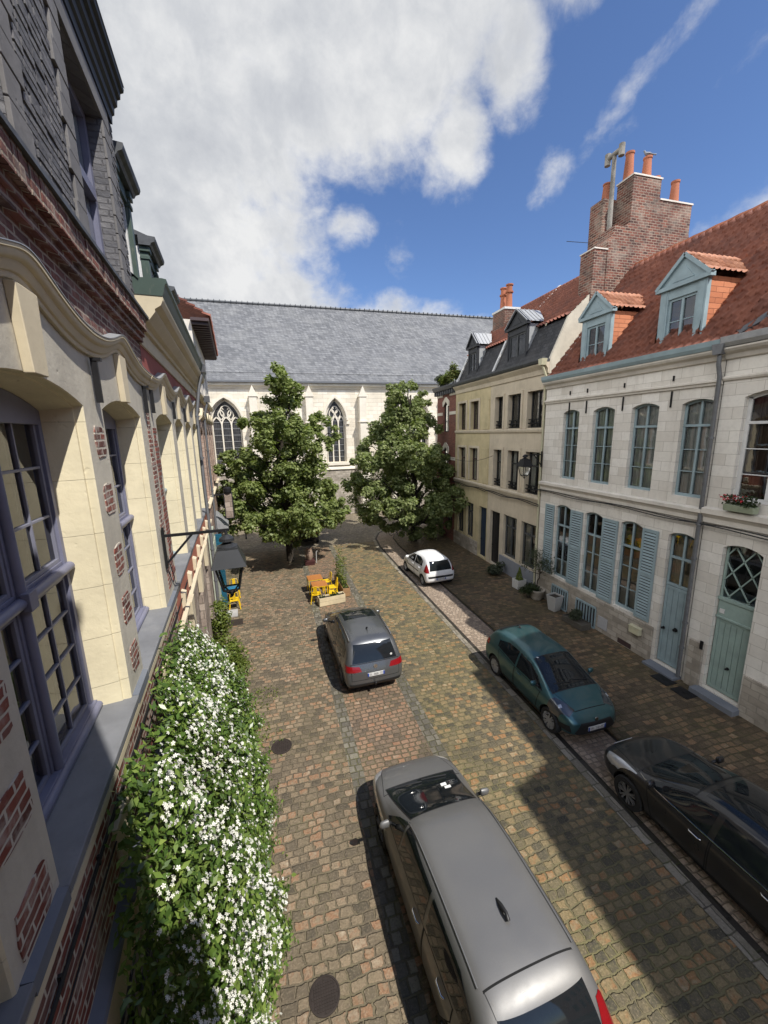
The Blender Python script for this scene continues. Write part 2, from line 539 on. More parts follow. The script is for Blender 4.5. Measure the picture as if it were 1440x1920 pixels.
M['plinth_stone'] = masonry('rough_plinth_stone', 0.42, 0.19, [(0.0, (0.30, 0.265, 0.22)), (0.5, (0.42, 0.375, 0.315)), (1.0, (0.50, 0.455, 0.40))], (0.30, 0.27, 0.23),
                            0.012, 0.02, dirt=(0.12, 0.105, 0.085), dirt_amt=0.5, dirt_scale=1.5, bump=0.7, bd=0.02, grain=12, streak=0.2, soft=0.3)
M['beige'] = plaster('beige_render', (0.58, 0.505, 0.39), 0.16, 0.2, 8.0, dirt=(0.22, 0.185, 0.14), dirt_amt=0.35, streak=0.4, pits=False)
M['yellow'] = plaster('ochre_render', (0.57, 0.485, 0.30), 0.2, 0.2, 8.0, dirt=(0.22, 0.185, 0.11), dirt_amt=0.45, streak=0.55, pits=False)
M['grey_plinth'] = plaster('grey_plinth', (0.25, 0.265, 0.30), 0.1, 0.15, 8.0)
M['red_brick'] = masonry('small_red_brick', 0.22, 0.07, [(0.0, (0.15, 0.045, 0.035)), (0.5, (0.215, 0.066, 0.05)), (1.0, (0.28, 0.095, 0.07))], (0.24, 0.18, 0.15), 0.008, 0.004, bump=0.4)
M['chimney_brick'] = masonry('weathered_chimney_brick', 0.26, 0.10, [(0.0, (0.075, 0.036, 0.030)), (0.45, (0.175, 0.064, 0.046)), (1.0, (0.28, 0.115, 0.078))], (0.33, 0.26, 0.205),
                             0.014, 0.012, dirt=(0.055, 0.045, 0.042), dirt_amt=0.75, dirt_scale=0.55, bump=0.9, bd=0.02, grain=14, streak=0.3, weather=((0.44, 0.38, 0.31), 0.35, 1.6))
M['pink_brick'] = masonry('pinkish_brick', 0.24, 0.08, [(0.0, (0.30, 0.19, 0.145)), (0.5, (0.42, 0.28, 0.22)), (1.0, (0.52, 0.40, 0.32))], (0.45, 0.38, 0.31), 0.01, 0.01, bump=0.6)
M['old_stone'] = masonry('old_brown_stone', 0.45, 0.24, [(0.0, (0.27, 0.215, 0.175)), (0.5, (0.36, 0.29, 0.24)), (1.0, (0.45, 0.38, 0.315))], (0.25, 0.205, 0.165), 0.014, 0.03,
                         dirt=(0.15, 0.115, 0.10), dirt_amt=0.5, dirt_scale=1.2, bump=0.9, bd=0.025, grain=10, soft=0.4)
M['red_render'] = plaster('red_painted_band', (0.30, 0.085, 0.07), 0.2, 0.3, 10.0, dirt=(0.18, 0.07, 0.06), pits=False)
M['orange_render'] = plaster('orange_red_render', (0.44, 0.16, 0.105), 0.22, 0.3, 10.0, dirt=(0.30, 0.13, 0.09), pits=False)
M['church_stone'] = masonry('pale_church_stone', 0.85, 0.36, [(0.0, (0.66, 0.60, 0.495)), (0.5, (0.75, 0.695, 0.59)), (1.0, (0.80, 0.755, 0.66))], (0.56, 0.50, 0.41), 0.008, 0.03,
                            dirt=(0.38, 0.32, 0.25), dirt_amt=0.4, dirt_scale=0.35, bump=0.6, bd=0.03, grain=3.0, streak=0.25)
M['church_trim'] = plaster('church_trim', (0.72, 0.665, 0.565), 0.12, 0.15, 5.0, dirt=(0.36, 0.32, 0.26), dirt_amt=0.25)
M['slate'] = masonry('church_slate', 0.32, 0.20, [(0.0, (0.10, 0.103, 0.110)), (0.45, (0.145, 0.148, 0.156)), (0.8, (0.178, 0.181, 0.188)), (1.0, (0.24, 0.242, 0.246))], (0.075, 0.078, 0.085), 0.010, 0.004,
                      dirt=(0.23, 0.23, 0.225), dirt_amt=0.4, dirt_scale=0.5, bump=0.8, bd=0.02, rough=0.6, grain=5.0, streak=0.2)
M['dark_slate'] = masonry('dark_mansard_slate', 0.24, 0.16, [(0.0, (0.022, 0.023, 0.026)), (0.5, (0.038, 0.039, 0.043)), (1.0, (0.06, 0.06, 0.065))], (0.015, 0.015, 0.017), 0.010, 0.006,
                          dirt=(0.08, 0.075, 0.07), dirt_amt=0.3, bump=0.9, bd=0.02, rough=0.5, streak=0.1)


def tile_mat(name, tw, tl, stops, moss=(0.12, 0.10, 0.07), amt=0.4):
    """roof tiles: the mesh carries the relief, the colour changes tile by tile"""
    m, N = new_mat(name)
    uv = N.n('UVMap')
    s = N.node('SeparateXYZ', {0: uv})
    cell = N.n('CombineXYZ', {0: N.math('FLOOR', N.math('DIVIDE', s.outputs[0], tw)), 1: N.math('FLOOR', N.math('DIVIDE', s.outputs[1], tl)), 2: 0.0})
    r = N.n('TexWhiteNoise', {0: cell})
    oc = N.n('TexCoord', out=3)
    g = N.noise(oc, 18.0, 5.0, 0.6)
    c = N.ramp(N.math('ADD', N.math('MULTIPLY', r, 0.8), N.math('MULTIPLY', g, 0.25)), stops)
    d = N.rng(N.noise(oc, 1.1, 6.0, 0.65), 0.47, 0.68)
    c = N.mix(N.math('MULTIPLY', d, amt), c, moss)
    return finish(m, N, c, 0.62, N.bump(g, 0.25, 0.01), spec=0.35)


M['pantile'] = tile_mat('red_pantiles', 0.24, 0.33, [(0.0, (0.175, 0.064, 0.043)), (0.4, (0.215, 0.078, 0.05)), (0.8, (0.245, 0.09, 0.057)), (1.0, (0.31, 0.125, 0.08))], (0.085, 0.046, 0.042), 0.5)
M['pantile_new'] = tile_mat('orange_pantiles', 0.2, 0.26, [(0.0, (0.26, 0.10, 0.055)), (0.5, (0.36, 0.15, 0.085)), (1.0, (0.46, 0.22, 0.13))], (0.2, 0.11, 0.07), 0.3)
M['orange_tile'] = masonry('orange_plain_tiles', 0.5, 0.145, [(0.0, (0.42, 0.15, 0.075)), (0.5, (0.54, 0.205, 0.105)), (1.0, (0.62, 0.26, 0.14))], (0.25, 0.09, 0.05), 0.007, 0.003,
                           dirt=(0.3, 0.12, 0.07), dirt_amt=0.3, bump=0.8, bd=0.015, streak=0.15)
M['terracotta'] = plaster('terracotta', (0.42, 0.155, 0.085), 0.25, 0.3, 9.0, dirt=(0.12, 0.07, 0.055), dirt_amt=0.45, pits=False)
M['lavender'] = paint('lavender_wood_paint', (0.185, 0.19, 0.265), 0.42, 0.18, (0.30, 0.29, 0.35))
M['lavender_dark'] = paint('lavender_sash_paint', (0.21, 0.215, 0.275), 0.45, 0.12, (0.30, 0.29, 0.36))
M['teal_grey'] = paint('blue_grey_wood_paint', (0.285, 0.37, 0.40), 0.5, 0.2, (0.30, 0.33, 0.34))
M['door_green'] = paint('faded_green_door_paint', (0.29, 0.38, 0.345), 0.5, 0.35, (0.36, 0.40, 0.36))
M['white_paint'] = paint('white_wood_paint', (0.66, 0.655, 0.64), 0.4, 0.15, (0.45, 0.42, 0.38))
M['dark_wood'] = paint('dark_window_paint', (0.028, 0.030, 0.034), 0.4, 0.1, (0.05, 0.05, 0.05))
M['brown_wood'] = paint('brown_shutter_paint', (0.07, 0.045, 0.045), 0.5, 0.15, (0.1, 0.07, 0.06))
M['grey_wood'] = paint('dark_grey_wood_paint', (0.075, 0.08, 0.085), 0.45, 0.15, (0.12, 0.12, 0.12))
M['navy'] = paint('navy_door_paint', (0.012, 0.028, 0.06), 0.4, 0.1, (0.03, 0.05, 0.08))
M['black_door'] = paint('black_door_paint', (0.012, 0.012, 0.015), 0.35, 0.1, (0.03, 0.03, 0.03))
M['shop_blue'] = paint('petrol_blue_paint', (0.015, 0.105, 0.165), 0.4, 0.15, (0.05, 0.13, 0.17))
M['shop_green'] = paint('pale_green_panel', (0.44, 0.475, 0.385), 0.5, 0.25, (0.36, 0.37, 0.28))
M['gutter_green'] = paint('dark_green_gutter_paint', (0.055, 0.085, 0.07), 0.5, 0.45, (0.2, 0.19, 0.15))
M['black_cornice'] = paint('black_cornice_paint', (0.018, 0.018, 0.021), 0.55, 0.2, (0.05, 0.05, 0.05))
M['zinc'] = metal('grey_zinc', (0.19, 0.195, 0.205), 0.5, 0.45, 0.25)
M['zinc_light'] = metal('pale_zinc', (0.42, 0.43, 0.44), 0.45, 0.4, 0.25)
M['lead'] = metal('dark_lead', (0.085, 0.09, 0.098), 0.55, 0.3, 0.3)
M['white_flash'] = plain('white_flashing', (0.62, 0.62, 0.61), 0.5)
M['iron'] = metal('black_iron', (0.018, 0.018, 0.02), 0.5, 0.4, 0.2)
M['lamp_iron'] = metal('lantern_grey_iron', (0.045, 0.047, 0.05), 0.42, 0.4, 0.2)
M['bluestone'] = plaster('blue_limestone_sill', (0.195, 0.20, 0.212), 0.3, 0.35, 9.0, dirt=(0.36, 0.355, 0.34), dirt_amt=0.5, streak=0.1)
M['blue_ledge'] = plaster('blue_grey_ledge', (0.155, 0.17, 0.20), 0.15, 0.2, 9.0, dirt=(0.28, 0.28, 0.28), dirt_amt=0.25)
M['cable'] = plain('black_cable', (0.012, 0.012, 0.013), 0.6)
M['glass'] = glass_mat('window_glass', (0.80, 0.84, 0.84), 1.3, 0.07, wavy=0.03)
M['glass_near'] = glass_mat('old_window_glass', (0.82, 0.82, 0.78), 1.0, 0.03, wavy=0.06)
M['lamp_glass'] = glass_mat('lantern_glass', (0.9, 0.92, 0.92), 0.7, 0.02)
M['unlit_dark'] = plain('unlit_dark', (0.03, 0.028, 0.026), 0.9)  # near-black: the dark of unlit rooms and louvre gaps put into the colour
M['room_beige'] = plain('room_wall', (0.20, 0.165, 0.115), 0.9)
M['curtain'] = plain('white_net_curtain', (0.80, 0.80, 0.76), 0.9)
M['curtain_brown'] = plain('brown_curtain', (0.22, 0.135, 0.105), 0.9)
M['curtain_cream'] = plain('cream_curtain', (0.42, 0.36, 0.25), 0.9)
M['soil'] = plain('dark_soil', (0.03, 0.022, 0.016), 0.95)
M['bark'] = masonry('bark', 0.05, 0.2, [(0.0, (0.035, 0.028, 0.02)), (1.0, (0.085, 0.07, 0.052))], (0.02, 0.016, 0.012), 0.01, 0.03, bump=0.9)
M['leaf_tree'] = leaf_mat('field_maple_leaves', (0.145, 0.19, 0.055), (0.235, 0.285, 0.095), (0.36, 0.40, 0.15))
M['leaf_tree2'] = leaf_mat('darker_maple_leaves', (0.145, 0.185, 0.065), (0.23, 0.275, 0.108), (0.36, 0.39, 0.175))
M['leaf_jas'] = leaf_mat('jasmine_leaves', (0.05, 0.095, 0.018), (0.11, 0.185, 0.036), (0.25, 0.33, 0.075), rough=0.3, trans=0.25)
M['petal'] = plain('white_petals', (0.80, 0.79, 0.70), 0.7)
M['leaf_lime'] = leaf_mat('yellow_green_leaves', (0.085, 0.12, 0.02), (0.155, 0.20, 0.035), (0.22, 0.26, 0.06))
M['leaf_dark'] = leaf_mat('dull_dark_leaves', (0.022, 0.035, 0.016), (0.040, 0.060, 0.024), (0.07, 0.095, 0.035))
M['leaf_olive'] = leaf_mat('olive_leaves', (0.045, 0.06, 0.035), (0.075, 0.09, 0.055), (0.11, 0.125, 0.085))
M['leaf_roof'] = leaf_mat('terrace_leaves', (0.07, 0.10, 0.025), (0.12, 0.15, 0.04), (0.22, 0.20, 0.07))
M['flower_red'] = plain('red_petals', (0.45, 0.02, 0.035), 0.6)
M['flower_yellow'] = plain('yellow_petals', (0.75, 0.52, 0.05), 0.6)
M['chair_yellow'] = plain('yellow_metal_paint', (0.78, 0.50, 0.012), 0.35, spec=0.5)
M['table_top'] = paint('orange_wood_slats', (0.44, 0.175, 0.05), 0.5, 0.3, (0.3, 0.12, 0.05))
M['pale_wood'] = paint('pale_raw_wood', (0.62, 0.52, 0.34), 0.65, 0.25, (0.45, 0.36, 0.22))
M['brown_raw'] = paint('brown_raw_wood', (0.36, 0.21, 0.10), 0.65, 0.3, (0.25, 0.15, 0.08))
M['old_plank'] = paint('weathered_planks', (0.095, 0.085, 0.07), 0.8, 0.4, (0.15, 0.14, 0.12))
M['concrete'] = plaster('pale_concrete', (0.40, 0.395, 0.38), 0.15, 0.2, 9.0)
M['white_pot'] = plain('white_planter', (0.58, 0.575, 0.56), 0.6)
M['pot_green'] = plain('pale_green_pot', (0.30, 0.34, 0.24), 0.6)
M['cast_iron'] = metal('rusty_cast_iron', (0.055, 0.042, 0.035), 0.6, 0.4, 0.3)
M['plastic_cream'] = plain('cream_plastic', (0.55, 0.52, 0.36), 0.5)
M['plastic_grey'] = plain('pale_grey_door', (0.42, 0.42, 0.43), 0.5)
M['pigeon'] = plain('grey_feathers', (0.22, 0.235, 0.26), 0.8)
M['old_flue'] = plaster('stained_flue', (0.33, 0.31, 0.275), 0.35, 0.4, 5.0, dirt=(0.05, 0.045, 0.04), dirt_amt=0.8, streak=0.4, pits=False)

# ---------------------------------------------------------------- ground
def cobble(name, bw, rh, stops, joint, moss, moss_amt, ms=0.024, jit=0.02, moss_scale=0.7, wet=0.0, jscale=4.0, dark=0.35, bd=0.02):
    """worn setts: rounded stones in wavering rows, earthy joints, moss and damp patches"""
    m, N = new_mat(name)
    oc = N.n('TexCoord', out=3)
    big = N.vmath('SUBTRACT', N.noise(oc, 0.5, 2.0, 0.5, color=True), (0.5, 0.5, 0.5))
    w = N.vmath('SUBTRACT', N.noise(oc, jscale, 2.0, 0.5, color=True), (0.5, 0.5, 0.5))
    w2 = N.vmath('SUBTRACT', N.noise(oc, 17.0, 3.0, 0.6, color=True), (0.5, 0.5, 0.5))
    v = N.vmath('ADD', N.vmath('ADD', oc, N.vmath('MULTIPLY', w, (jit * 5, jit * 3.4, 0))), N.vmath('ADD', N.vmath('MULTIPLY', big, (0.12, 0.16, 0)), N.vmath('MULTIPLY', w2, (jit * 1.7, jit * 1.7, 0))))
    br = N.node('TexBrick', {'Vector': v, 'Color1': (0, 0, 0), 'Color2': (1, 1, 1), 'Mortar': (0.5, 0.5, 0.5), 'Scale': 1.0, 'Mortar Size': ms,
                             'Mortar Smooth': 1.0, 'Bias': 0.0, 'Brick Width': bw, 'Row Height': rh}, offset=0.5, squash=1.3, squash_frequency=3)
    rnd, fac = br.outputs
    g = N.noise(oc, 34.0, 5.0, 0.7)
    mid = N.noise(oc, 9.0, 4.0, 0.6)
    c = N.ramp(N.math('ADD', N.math('MULTIPLY', rnd, 0.9), N.math('MULTIPLY', N.math('SUBTRACT', mid, 0.45), 0.5)), stops)
    # pale worn tops and dark pits on each stone
    top = N.math('MULTIPLY', N.rng(g, 0.52, 0.72), N.rng(fac, 0.3, 0.0))
    c = N.mix(N.math('MULTIPLY', top, 0.45), c, tuple(min(1, x * 1.25) for x in stops[-1][1]))
    c = N.mix(N.math('MULTIPLY', N.rng(g, 0.47, 0.33), 0.65), c, tuple(x * 0.45 for x in stops[1][1]))
    patch = N.rng(N.noise(oc, moss_scale, 5.0, 0.62), 0.40, 0.62)
    mpat = N.math('MULTIPLY', N.math('MULTIPLY', patch, moss_amt), N.rng(N.noise(oc, 13.0, 4.0, 0.6), 0.40, 0.60))
    jcol = N.mix(N.rng(g, 0.35, 0.7), tuple(x * 0.7 for x in joint), tuple(min(1, x * 1.25) for x in joint))
    jcol = N.mix(N.math('MULTIPLY', patch, moss_amt), jcol, moss)
    thr = N.math('ADD', N.math('MULTIPLY', N.math('SUBTRACT', mid, 0.5), 0.7), 0.5)
    jf = N.rng(N.math('SUBTRACT', fac, thr), -0.10, 0.16, smooth=True)
    crev = N.math('MULTIPLY', N.rng(N.math('ABSOLUTE', N.math('SUBTRACT', N.math('SUBTRACT', fac, thr), -0.16)), 0.16, 0.0), 0.62)
    c = N.mix(jf, c, jcol)
    c = N.mix(crev, c, tuple(x * 0.32 for x in joint))
    c = N.mix(N.math('MULTIPLY', mpat, 0.55), c, tuple(x * 0.9 for x in moss))
    dk = N.rng(N.noise(oc, 0.42, 6.0, 0.65), 0.47, 0.66)
    c = N.mix(N.math('MULTIPLY', dk, dark), c, tuple(x * 0.42 for x in joint))
    dome = N.rng(fac, 0.75, 0.0, smooth=True)
    h = N.math('ADD', N.math('MULTIPLY', dome, 0.9), N.math('ADD', N.math('MULTIPLY', g, 0.45), N.math('MULTIPLY', rnd, 0.3)))
    ro = N.rng(g, 0.3, 0.75, 0.55 - wet, 0.9 - wet)
    return finish(m, N, c, ro, N.bump(h, 1.0, bd), spec=0.3)


E_ = [(0.0, (0.073, 0.061, 0.044)), (0.25, (0.142, 0.113, 0.077)), (0.5, (0.195, 0.152, 0.099)), (0.68, (0.254, 0.193, 0.126)), (0.80, (0.264, 0.143, 0.079)), (0.9, (0.293, 0.216, 0.144)), (1.0, (0.390, 0.317, 0.224))]
RED_ = [(0.0, (0.092, 0.072, 0.053)), (0.25, (0.167, 0.123, 0.086)), (0.5, (0.239, 0.157, 0.101)), (0.7, (0.276, 0.179, 0.118)), (0.85, (0.285, 0.148, 0.086)), (1.0, (0.368, 0.300, 0.220))]
GRN_ = [(0.0, (0.053, 0.049, 0.037)), (0.25, (0.110, 0.094, 0.061)), (0.5, (0.187, 0.148, 0.081)), (0.7, (0.245, 0.179, 0.092)), (0.82, (0.278, 0.139, 0.058)), (0.92, (0.288, 0.224, 0.133)), (1.0, (0.384, 0.305, 0.192))]
GRY_ = [(0.0, (0.072, 0.066, 0.056)), (0.5, (0.144, 0.130, 0.104)), (1.0, (0.232, 0.212, 0.170))]
PNK_ = [(0.0, (0.216, 0.161, 0.120)), (0.5, (0.346, 0.265, 0.198)), (1.0, (0.454, 0.364, 0.280))]
DRK_ = [(0.0, (0.040, 0.030, 0.021)), (0.35, (0.076, 0.056, 0.036)), (0.65, (0.112, 0.080, 0.050)), (0.85, (0.152, 0.092, 0.052)), (1.0, (0.208, 0.160, 0.107))]
MOSS = (0.15, 0.155, 0.045)
g_left = cobble('brown_setts', 0.185, 0.15, E_, (0.155, 0.125, 0.086), (0.165, 0.145, 0.075), 0.5, jit=0.028)
g_mid = cobble('reddish_setts', 0.17, 0.135, RED_, (0.135, 0.105, 0.072), (0.16, 0.15, 0.07), 0.4)
g_road = cobble('mossy_setts', 0.175, 0.145, GRN_, (0.155, 0.130, 0.080), (0.178, 0.165, 0.065), 0.55, moss_scale=0.45, dark=0.22, jit=0.028)
g_edge = cobble('flat_edge_stones', 0.17, 0.19, GRY_, (0.11, 0.095, 0.072), MOSS, 0.35, jit=0.012)
g_kerb = cobble('pale_kerb_stones', 0.21, 0.34, [(0.0, (0.15, 0.13, 0.10)), (0.5, (0.24, 0.21, 0.165)), (1.0, (0.33, 0.295, 0.24))], (0.09, 0.08, 0.066), MOSS, 0.45, jit=0.014, ms=0.016, dark=0.55, bd=0.012)
g_lane = cobble('pinkish_setts', 0.15, 0.12, PNK_, (0.24, 0.195, 0.15), (0.18, 0.15, 0.1), 0.3, jit=0.014, dark=0.3)
g_pave = cobble('shaded_brown_setts', 0.20, 0.165, [(p, tuple(v * 1.4 for v in c)) for p, c in DRK_], (0.095, 0.072, 0.046), (0.09, 0.085, 0.035), 0.7, wet=0.1)  # base colour darkened to carry some of the street's shade
g_gutter = cobble('gutter_step_shade', 0.3, 0.4, [(0.0, (0.025, 0.021, 0.018)), (0.5, (0.036, 0.030, 0.026)), (1.0, (0.055, 0.045, 0.038))], (0.02, 0.018, 0.015), MOSS, 0.2)  # flat near-black strip; the shade of a small step is put into its colour
g_far = cobble('square_setts', 0.19, 0.15, [(0.0, (0.13, 0.108, 0.08)), (0.5, (0.225, 0.185, 0.135)), (1.0, (0.33, 0.28, 0.21))], (0.17, 0.14, 0.095), (0.17, 0.155, 0.075), 0.5)
g_earth = plaster('bare_ground', (0.16, 0.135, 0.10), 0.2, 0.2, 3.0, pits=False)

gb = MB()
gb.add([(-600, -600, -0.03), (600, -600, -0.03), (600, 900, -0.03), (-600, 900, -0.03)], [(0, 1, 2, 3)])
struct(gb.build('ground', g_earth, fix=False))
KERB = [(6.08, -12.0), (6.10, 0.0), (6.18, 8.0), (6.22, 16.0), (6.25, 22.0), (6.30, 25.0), (6.55, 27.2), (7.2, 28.8), (8.3, 30.0), (10.0, 31.0), (13.5, 31.8), (18.0, 32.0)]


def offs(path, d):
    out = []
    for i, p in enumerate(path):
        a, b = Vector(path[max(i - 1, 0)]), Vector(path[min(i + 1, len(path) - 1)])
        t = (b - a).normalized()
        out.append((p[0] + t.y * d, p[1] - t.x * d))
    return out


def sheet(name, L, R, z, mat, drop=0.0):
    b = MB()
    n = len(L)
    b.add([(p[0], p[1], z) for p in L] + [(p[0], p[1], z) for p in R], [(i, n + i, n + i + 1, i + 1) for i in range(n - 1)])
    if drop:
        b.add([(p[0], p[1], z) for p in L] + [(p[0], p[1], z - drop) for p in L], [(i, i + 1, n + i + 1, n + i) for i in range(n - 1)])
    return struct(b.build(name, mat, fix=False))


def line(x0, x1, y0, y1, k=1):
    return [(x0 + (x1 - x0) * i / k, y0 + (y1 - y0) * i / k) for i in range(k + 1)]


sheet('left_pavement', line(-4.8, -4.8, -12, 26.5), line(1.16, 1.16, -12, 26.5), 0.0, g_left)
sheet('pavement_edge', line(1.16, 1.16, -12, 26.5), line(1.46, 1.46, -12, 26.5), 0.002, g_edge)
sheet('road_parking_strip', line(1.46, 1.46, -12, 26.5), line(3.18, 3.18, -12, 26.5), 0.0, g_mid)
sheet('road_edge', line(3.18, 3.18, -12, 26.5), line(3.52, 3.52, -12, 26.5), 0.002, g_edge)
kl = [p for p in KERB if p[1] < 25.1]
sheet('road', [(3.52, p[1]) for p in kl] + [(3.52, 26.5)], [(p[0] - 0.0, p[1]) for p in kl] + [(6.45, 26.5)], 0.0, g_road)
sheet('road_kerb', KERB, offs(KERB, 0.20), 0.012, g_kerb)
sheet('road_gutter', offs(KERB, 0.20), offs(KERB, 0.335), 0.004, g_gutter)
lane_r = [(x + 0.0, y) for (x, y) in offs(KERB, 1.50)]
sheet('road_parking_lane', offs(KERB, 0.335), lane_r, 0.006, g_lane)
sheet('pavement_gutter', lane_r, offs(KERB, 1.58), 0.003, g_gutter)
rr = [(x, y) for (x, y) in offs(KERB, 1.58)]
sheet('right_pavement', rr, [(12.9 if y < 29 else x + 6.0, y) for (x, y) in rr], 0.05, g_pave, drop=0.06)
sheet('paved_ground', [(-9.0, 26.5), (-9.0, 36.9)], [(16.5, 26.5), (16.5, 36.9)], -0.006, g_far)


def manhole(x, y, r, label, lines):
    b = MB()
    b.lathe([(r, 0.0), (r, 0.014), (r * 0.9, 0.016), (r * 0.88, 0.008)], (0, 0, 0), 28)
    for i in range(-lines, lines + 1):
        for j in range(-lines, lines + 1):
            px, py = i * r * 0.8 / lines, j * r * 0.8 / lines
            if px * px + py * py < (r * 0.8) ** 2:
                b.box(px - r * 0.22 / lines, px + r * 0.22 / lines, py - r * 0.3 / lines, py + r * 0.3 / lines, 0.008, 0.017)
    o = b.build('manhole_cover', M['cast_iron'], loc=(x, y, 0.001))
    tag(o, label, 'manhole cover', 'manhole covers in the paving')


manhole(-0.34, 8.89, 0.25, 'small round iron cover in the paving behind the dark grey people carrier', 4)
manhole(0.13, 4.13, 0.215, 'large patterned round iron cover in the sunlit paving beside the silver-grey people carrier', 5)
manhole(10.35, 17.0, 0.26, 'round iron cover in the shaded pavement near the white cube planter', 4)


def drain(x, y, sx, sy, label):
    b = MB()
    b.box(-sx / 2, sx / 2, -sy / 2, sy / 2, 0.0, 0.018)
    b.box(-sx * 0.42, sx * 0.42, -sy * 0.42, sy * 0.42, 0.018, 0.024)
    b.lathe([(0.05, 0.024), (0.05, 0.03), (0.035, 0.03), (0.03, 0.022)], (0, 0, 0), 12)
    o = b.build('access_cover', M['iron'], loc=(x, y, 0.05), bevel=0.004)
    tag(o, label, 'access cover', 'square covers by the blue-grey door')


drain(10.98, 8.1, 0.42, 0.55, 'dark square cover in the pavement straight in front of the blue-grey door')
drain(10.96, 7.46, 0.42, 0.5, 'dark square cover in the pavement below the downpipe, nearer the green door')

# ---------------------------------------------------------------- windows, doors, roofs
def window(parent, x0, x1, z0, z1, y, mats, rise=0.0, fw=0.06, cols=2, transom=None, rows=(), upper_rows=(), mull=0.05, depth=0.06, glass='glass',
           curtain=None, cy=0.10, sill=None, name='window', bar=0.025, cross=0.07):
    """casement: frame, central mullion(s), transom, glazing bars; sub-parts pane, curtain"""
    fm, gm = M[mats], M[glass]
    b = MB()
    zs = z1 - rise
    b.box(x0, x0 + fw, y, y + depth, z0, zs)
    b.box(x1 - fw, x1, y, y + depth, z0, zs)
    b.box(x0 + fw, x1 - fw, y, y + depth, z0, z0 + fw * 1.2)
    if rise > 0:
        L = arch(x0, x1, z0, z1, rise, 10)[2:]
        inner = arch(x0 + fw, x1 - fw, z0, z1 - fw, max(rise * 0.75, 0.01), 10)[2:]
        b.prism(L + inner[::-1], 'y', y, y + depth)
    else:
        b.box(x0 + fw, x1 - fw, y, y + depth, z1 - fw, z1)
    ztop = z1 - fw * 0.5
    zt = transom
    if zt:
        b.box(x0 + fw, x1 - fw, y - 0.02, y + depth + 0.003, zt - cross / 2, zt + cross / 2)
    w = x1 - x0 - 2 * fw
    for i in range(1, cols):
        cx = x0 + fw + w * i / cols
        if zt:
            b.box(cx - mull / 2, cx + mull / 2, y - 0.008, y + depth - 0.003, z0 + fw, zt - cross / 2)
            b.box(cx - mull / 2, cx + mull / 2, y - 0.008, y + depth - 0.003, zt + cross / 2, ztop)
        else:
            b.box(cx - mull / 2, cx + mull / 2, y - 0.008, y + depth - 0.003, z0 + fw, ztop)
    for zr in rows:
        for i in range(cols):
            a = x0 + fw + w * i / cols + (mull / 2 if i else 0)
            c = x0 + fw + w * (i + 1) / cols - (mull / 2 if i < cols - 1 else 0)
            b.box(a, c, y + 0.008, y + depth - 0.012, zr - bar / 2, zr + bar / 2)
    o = b.build(name, fm, parent)
    g = MB()
    g.add([(p[0], y + depth * 0.6, p[1]) for p in arch(x0 + 0.01, x1 - 0.01, z0 + 0.01, z1 - 0.01, rise, 8)], [tuple(range(len(arch(x0, x1, z0, z1, rise, 8))))])
    g.build('pane', gm, o, fix=False)
    if curtain:
        cb = MB()
        hem = z0 + 0.02
        ct, part = curtain
        for (a, c) in ([(x0 + fw, x1 - fw)] if part == 1.0 else [(x0 + fw, x0 + fw + w * part), (x1 - fw - w * part, x1 - fw)]):
            n = 40
            for k in range(n):
                u0, u1 = a + (c - a) * k / n, a + (c - a) * (k + 1) / n
                d0, d1 = 0.02 * math.sin(k * 1.1) + 0.01 * math.sin(k * 2.7), 0.02 * math.sin((k + 1) * 1.1) + 0.01 * math.sin((k + 1) * 2.7)
                cb.add([(u0, y + cy + d0, hem), (u1, y + cy + d1, hem), (u1, y + cy + d1, z1 - rise * 0.6), (u0, y + cy + d0, z1 - rise * 0.6)], [(0, 1, 2, 3)])
        cb.build('curtain', M[ct], o, fix=False, smooth=80)
    return o


def tile_roof(name, parent, A, U, V, mat, tw=0.24, tl=0.33, amp=0.10, lap=0.075, sub=9):
    """A: lower left corner, U: along the eaves, V: up the slope; real tile relief"""
    A, U, V = Vector(A), Vector(U), Vector(V)
    lu, lv = U.length, V.length
    u, v = U.normalized(), V.normalized()
    nrm = u.cross(v).normalized()
    nu, nv = max(1, int(round(lu / tw))), max(1, int(round(lv / tl)))
    tw, tl = lu / nu, lv / nv
    us = np.arange(nu * sub + 1) / sub * tw
    ph = (us / tw) % 1.0
    prof = amp * (0.5 + 0.5 * np.cos((ph - 0.3) * 2 * math.pi)) ** 3.4
    vs = []
    for r in range(nv):
        vs += [(r * tl, lap), (r * tl + tl * 0.999, 0.0)]
    pts = []
    uv = []
    for i, (vv, hh) in enumerate(vs):
        wob = 0.006 * np.sin(us * 3.1 + (i // 2) * 1.7) + 0.004 * np.sin(us * 9.3 + (i // 2) * 2.9)
        P = np.array(A)[None, :] + us[:, None] * np.array(u)[None, :] + (vv + wob * (i % 2 == 0))[:, None] * np.array(v)[None, :] + (prof + hh)[:, None] * np.array(nrm)[None, :]
        pts.append(P)
        uv.append(np.stack([us, np.full_like(us, vv)], 1))
    P = np.concatenate(pts)
    UV = np.concatenate(uv)
    W = len(us)
    ii = np.arange(len(vs) - 1)[:, None] * W + np.arange(W - 1)[None, :]
    ii = ii.ravel()
    F = np.stack([ii, ii + 1, ii + 1 + W, ii + W], 1)
    o = fast_mesh(name, P, F, mat, parent, smooth=False)
    lay = o.data.uv_layers.new(name='UVMap')
    li = np.empty(len(o.data.loops), dtype=np.int32)
    o.data.loops.foreach_get('vertex_index', li)
    # keep every face inside one tile cell
    cen = UV[F].mean(1) + 1e-6
    lay.data.foreach_set('uv', np.repeat(cen, 4, axis=0).astype(np.float32).ravel())
    return o


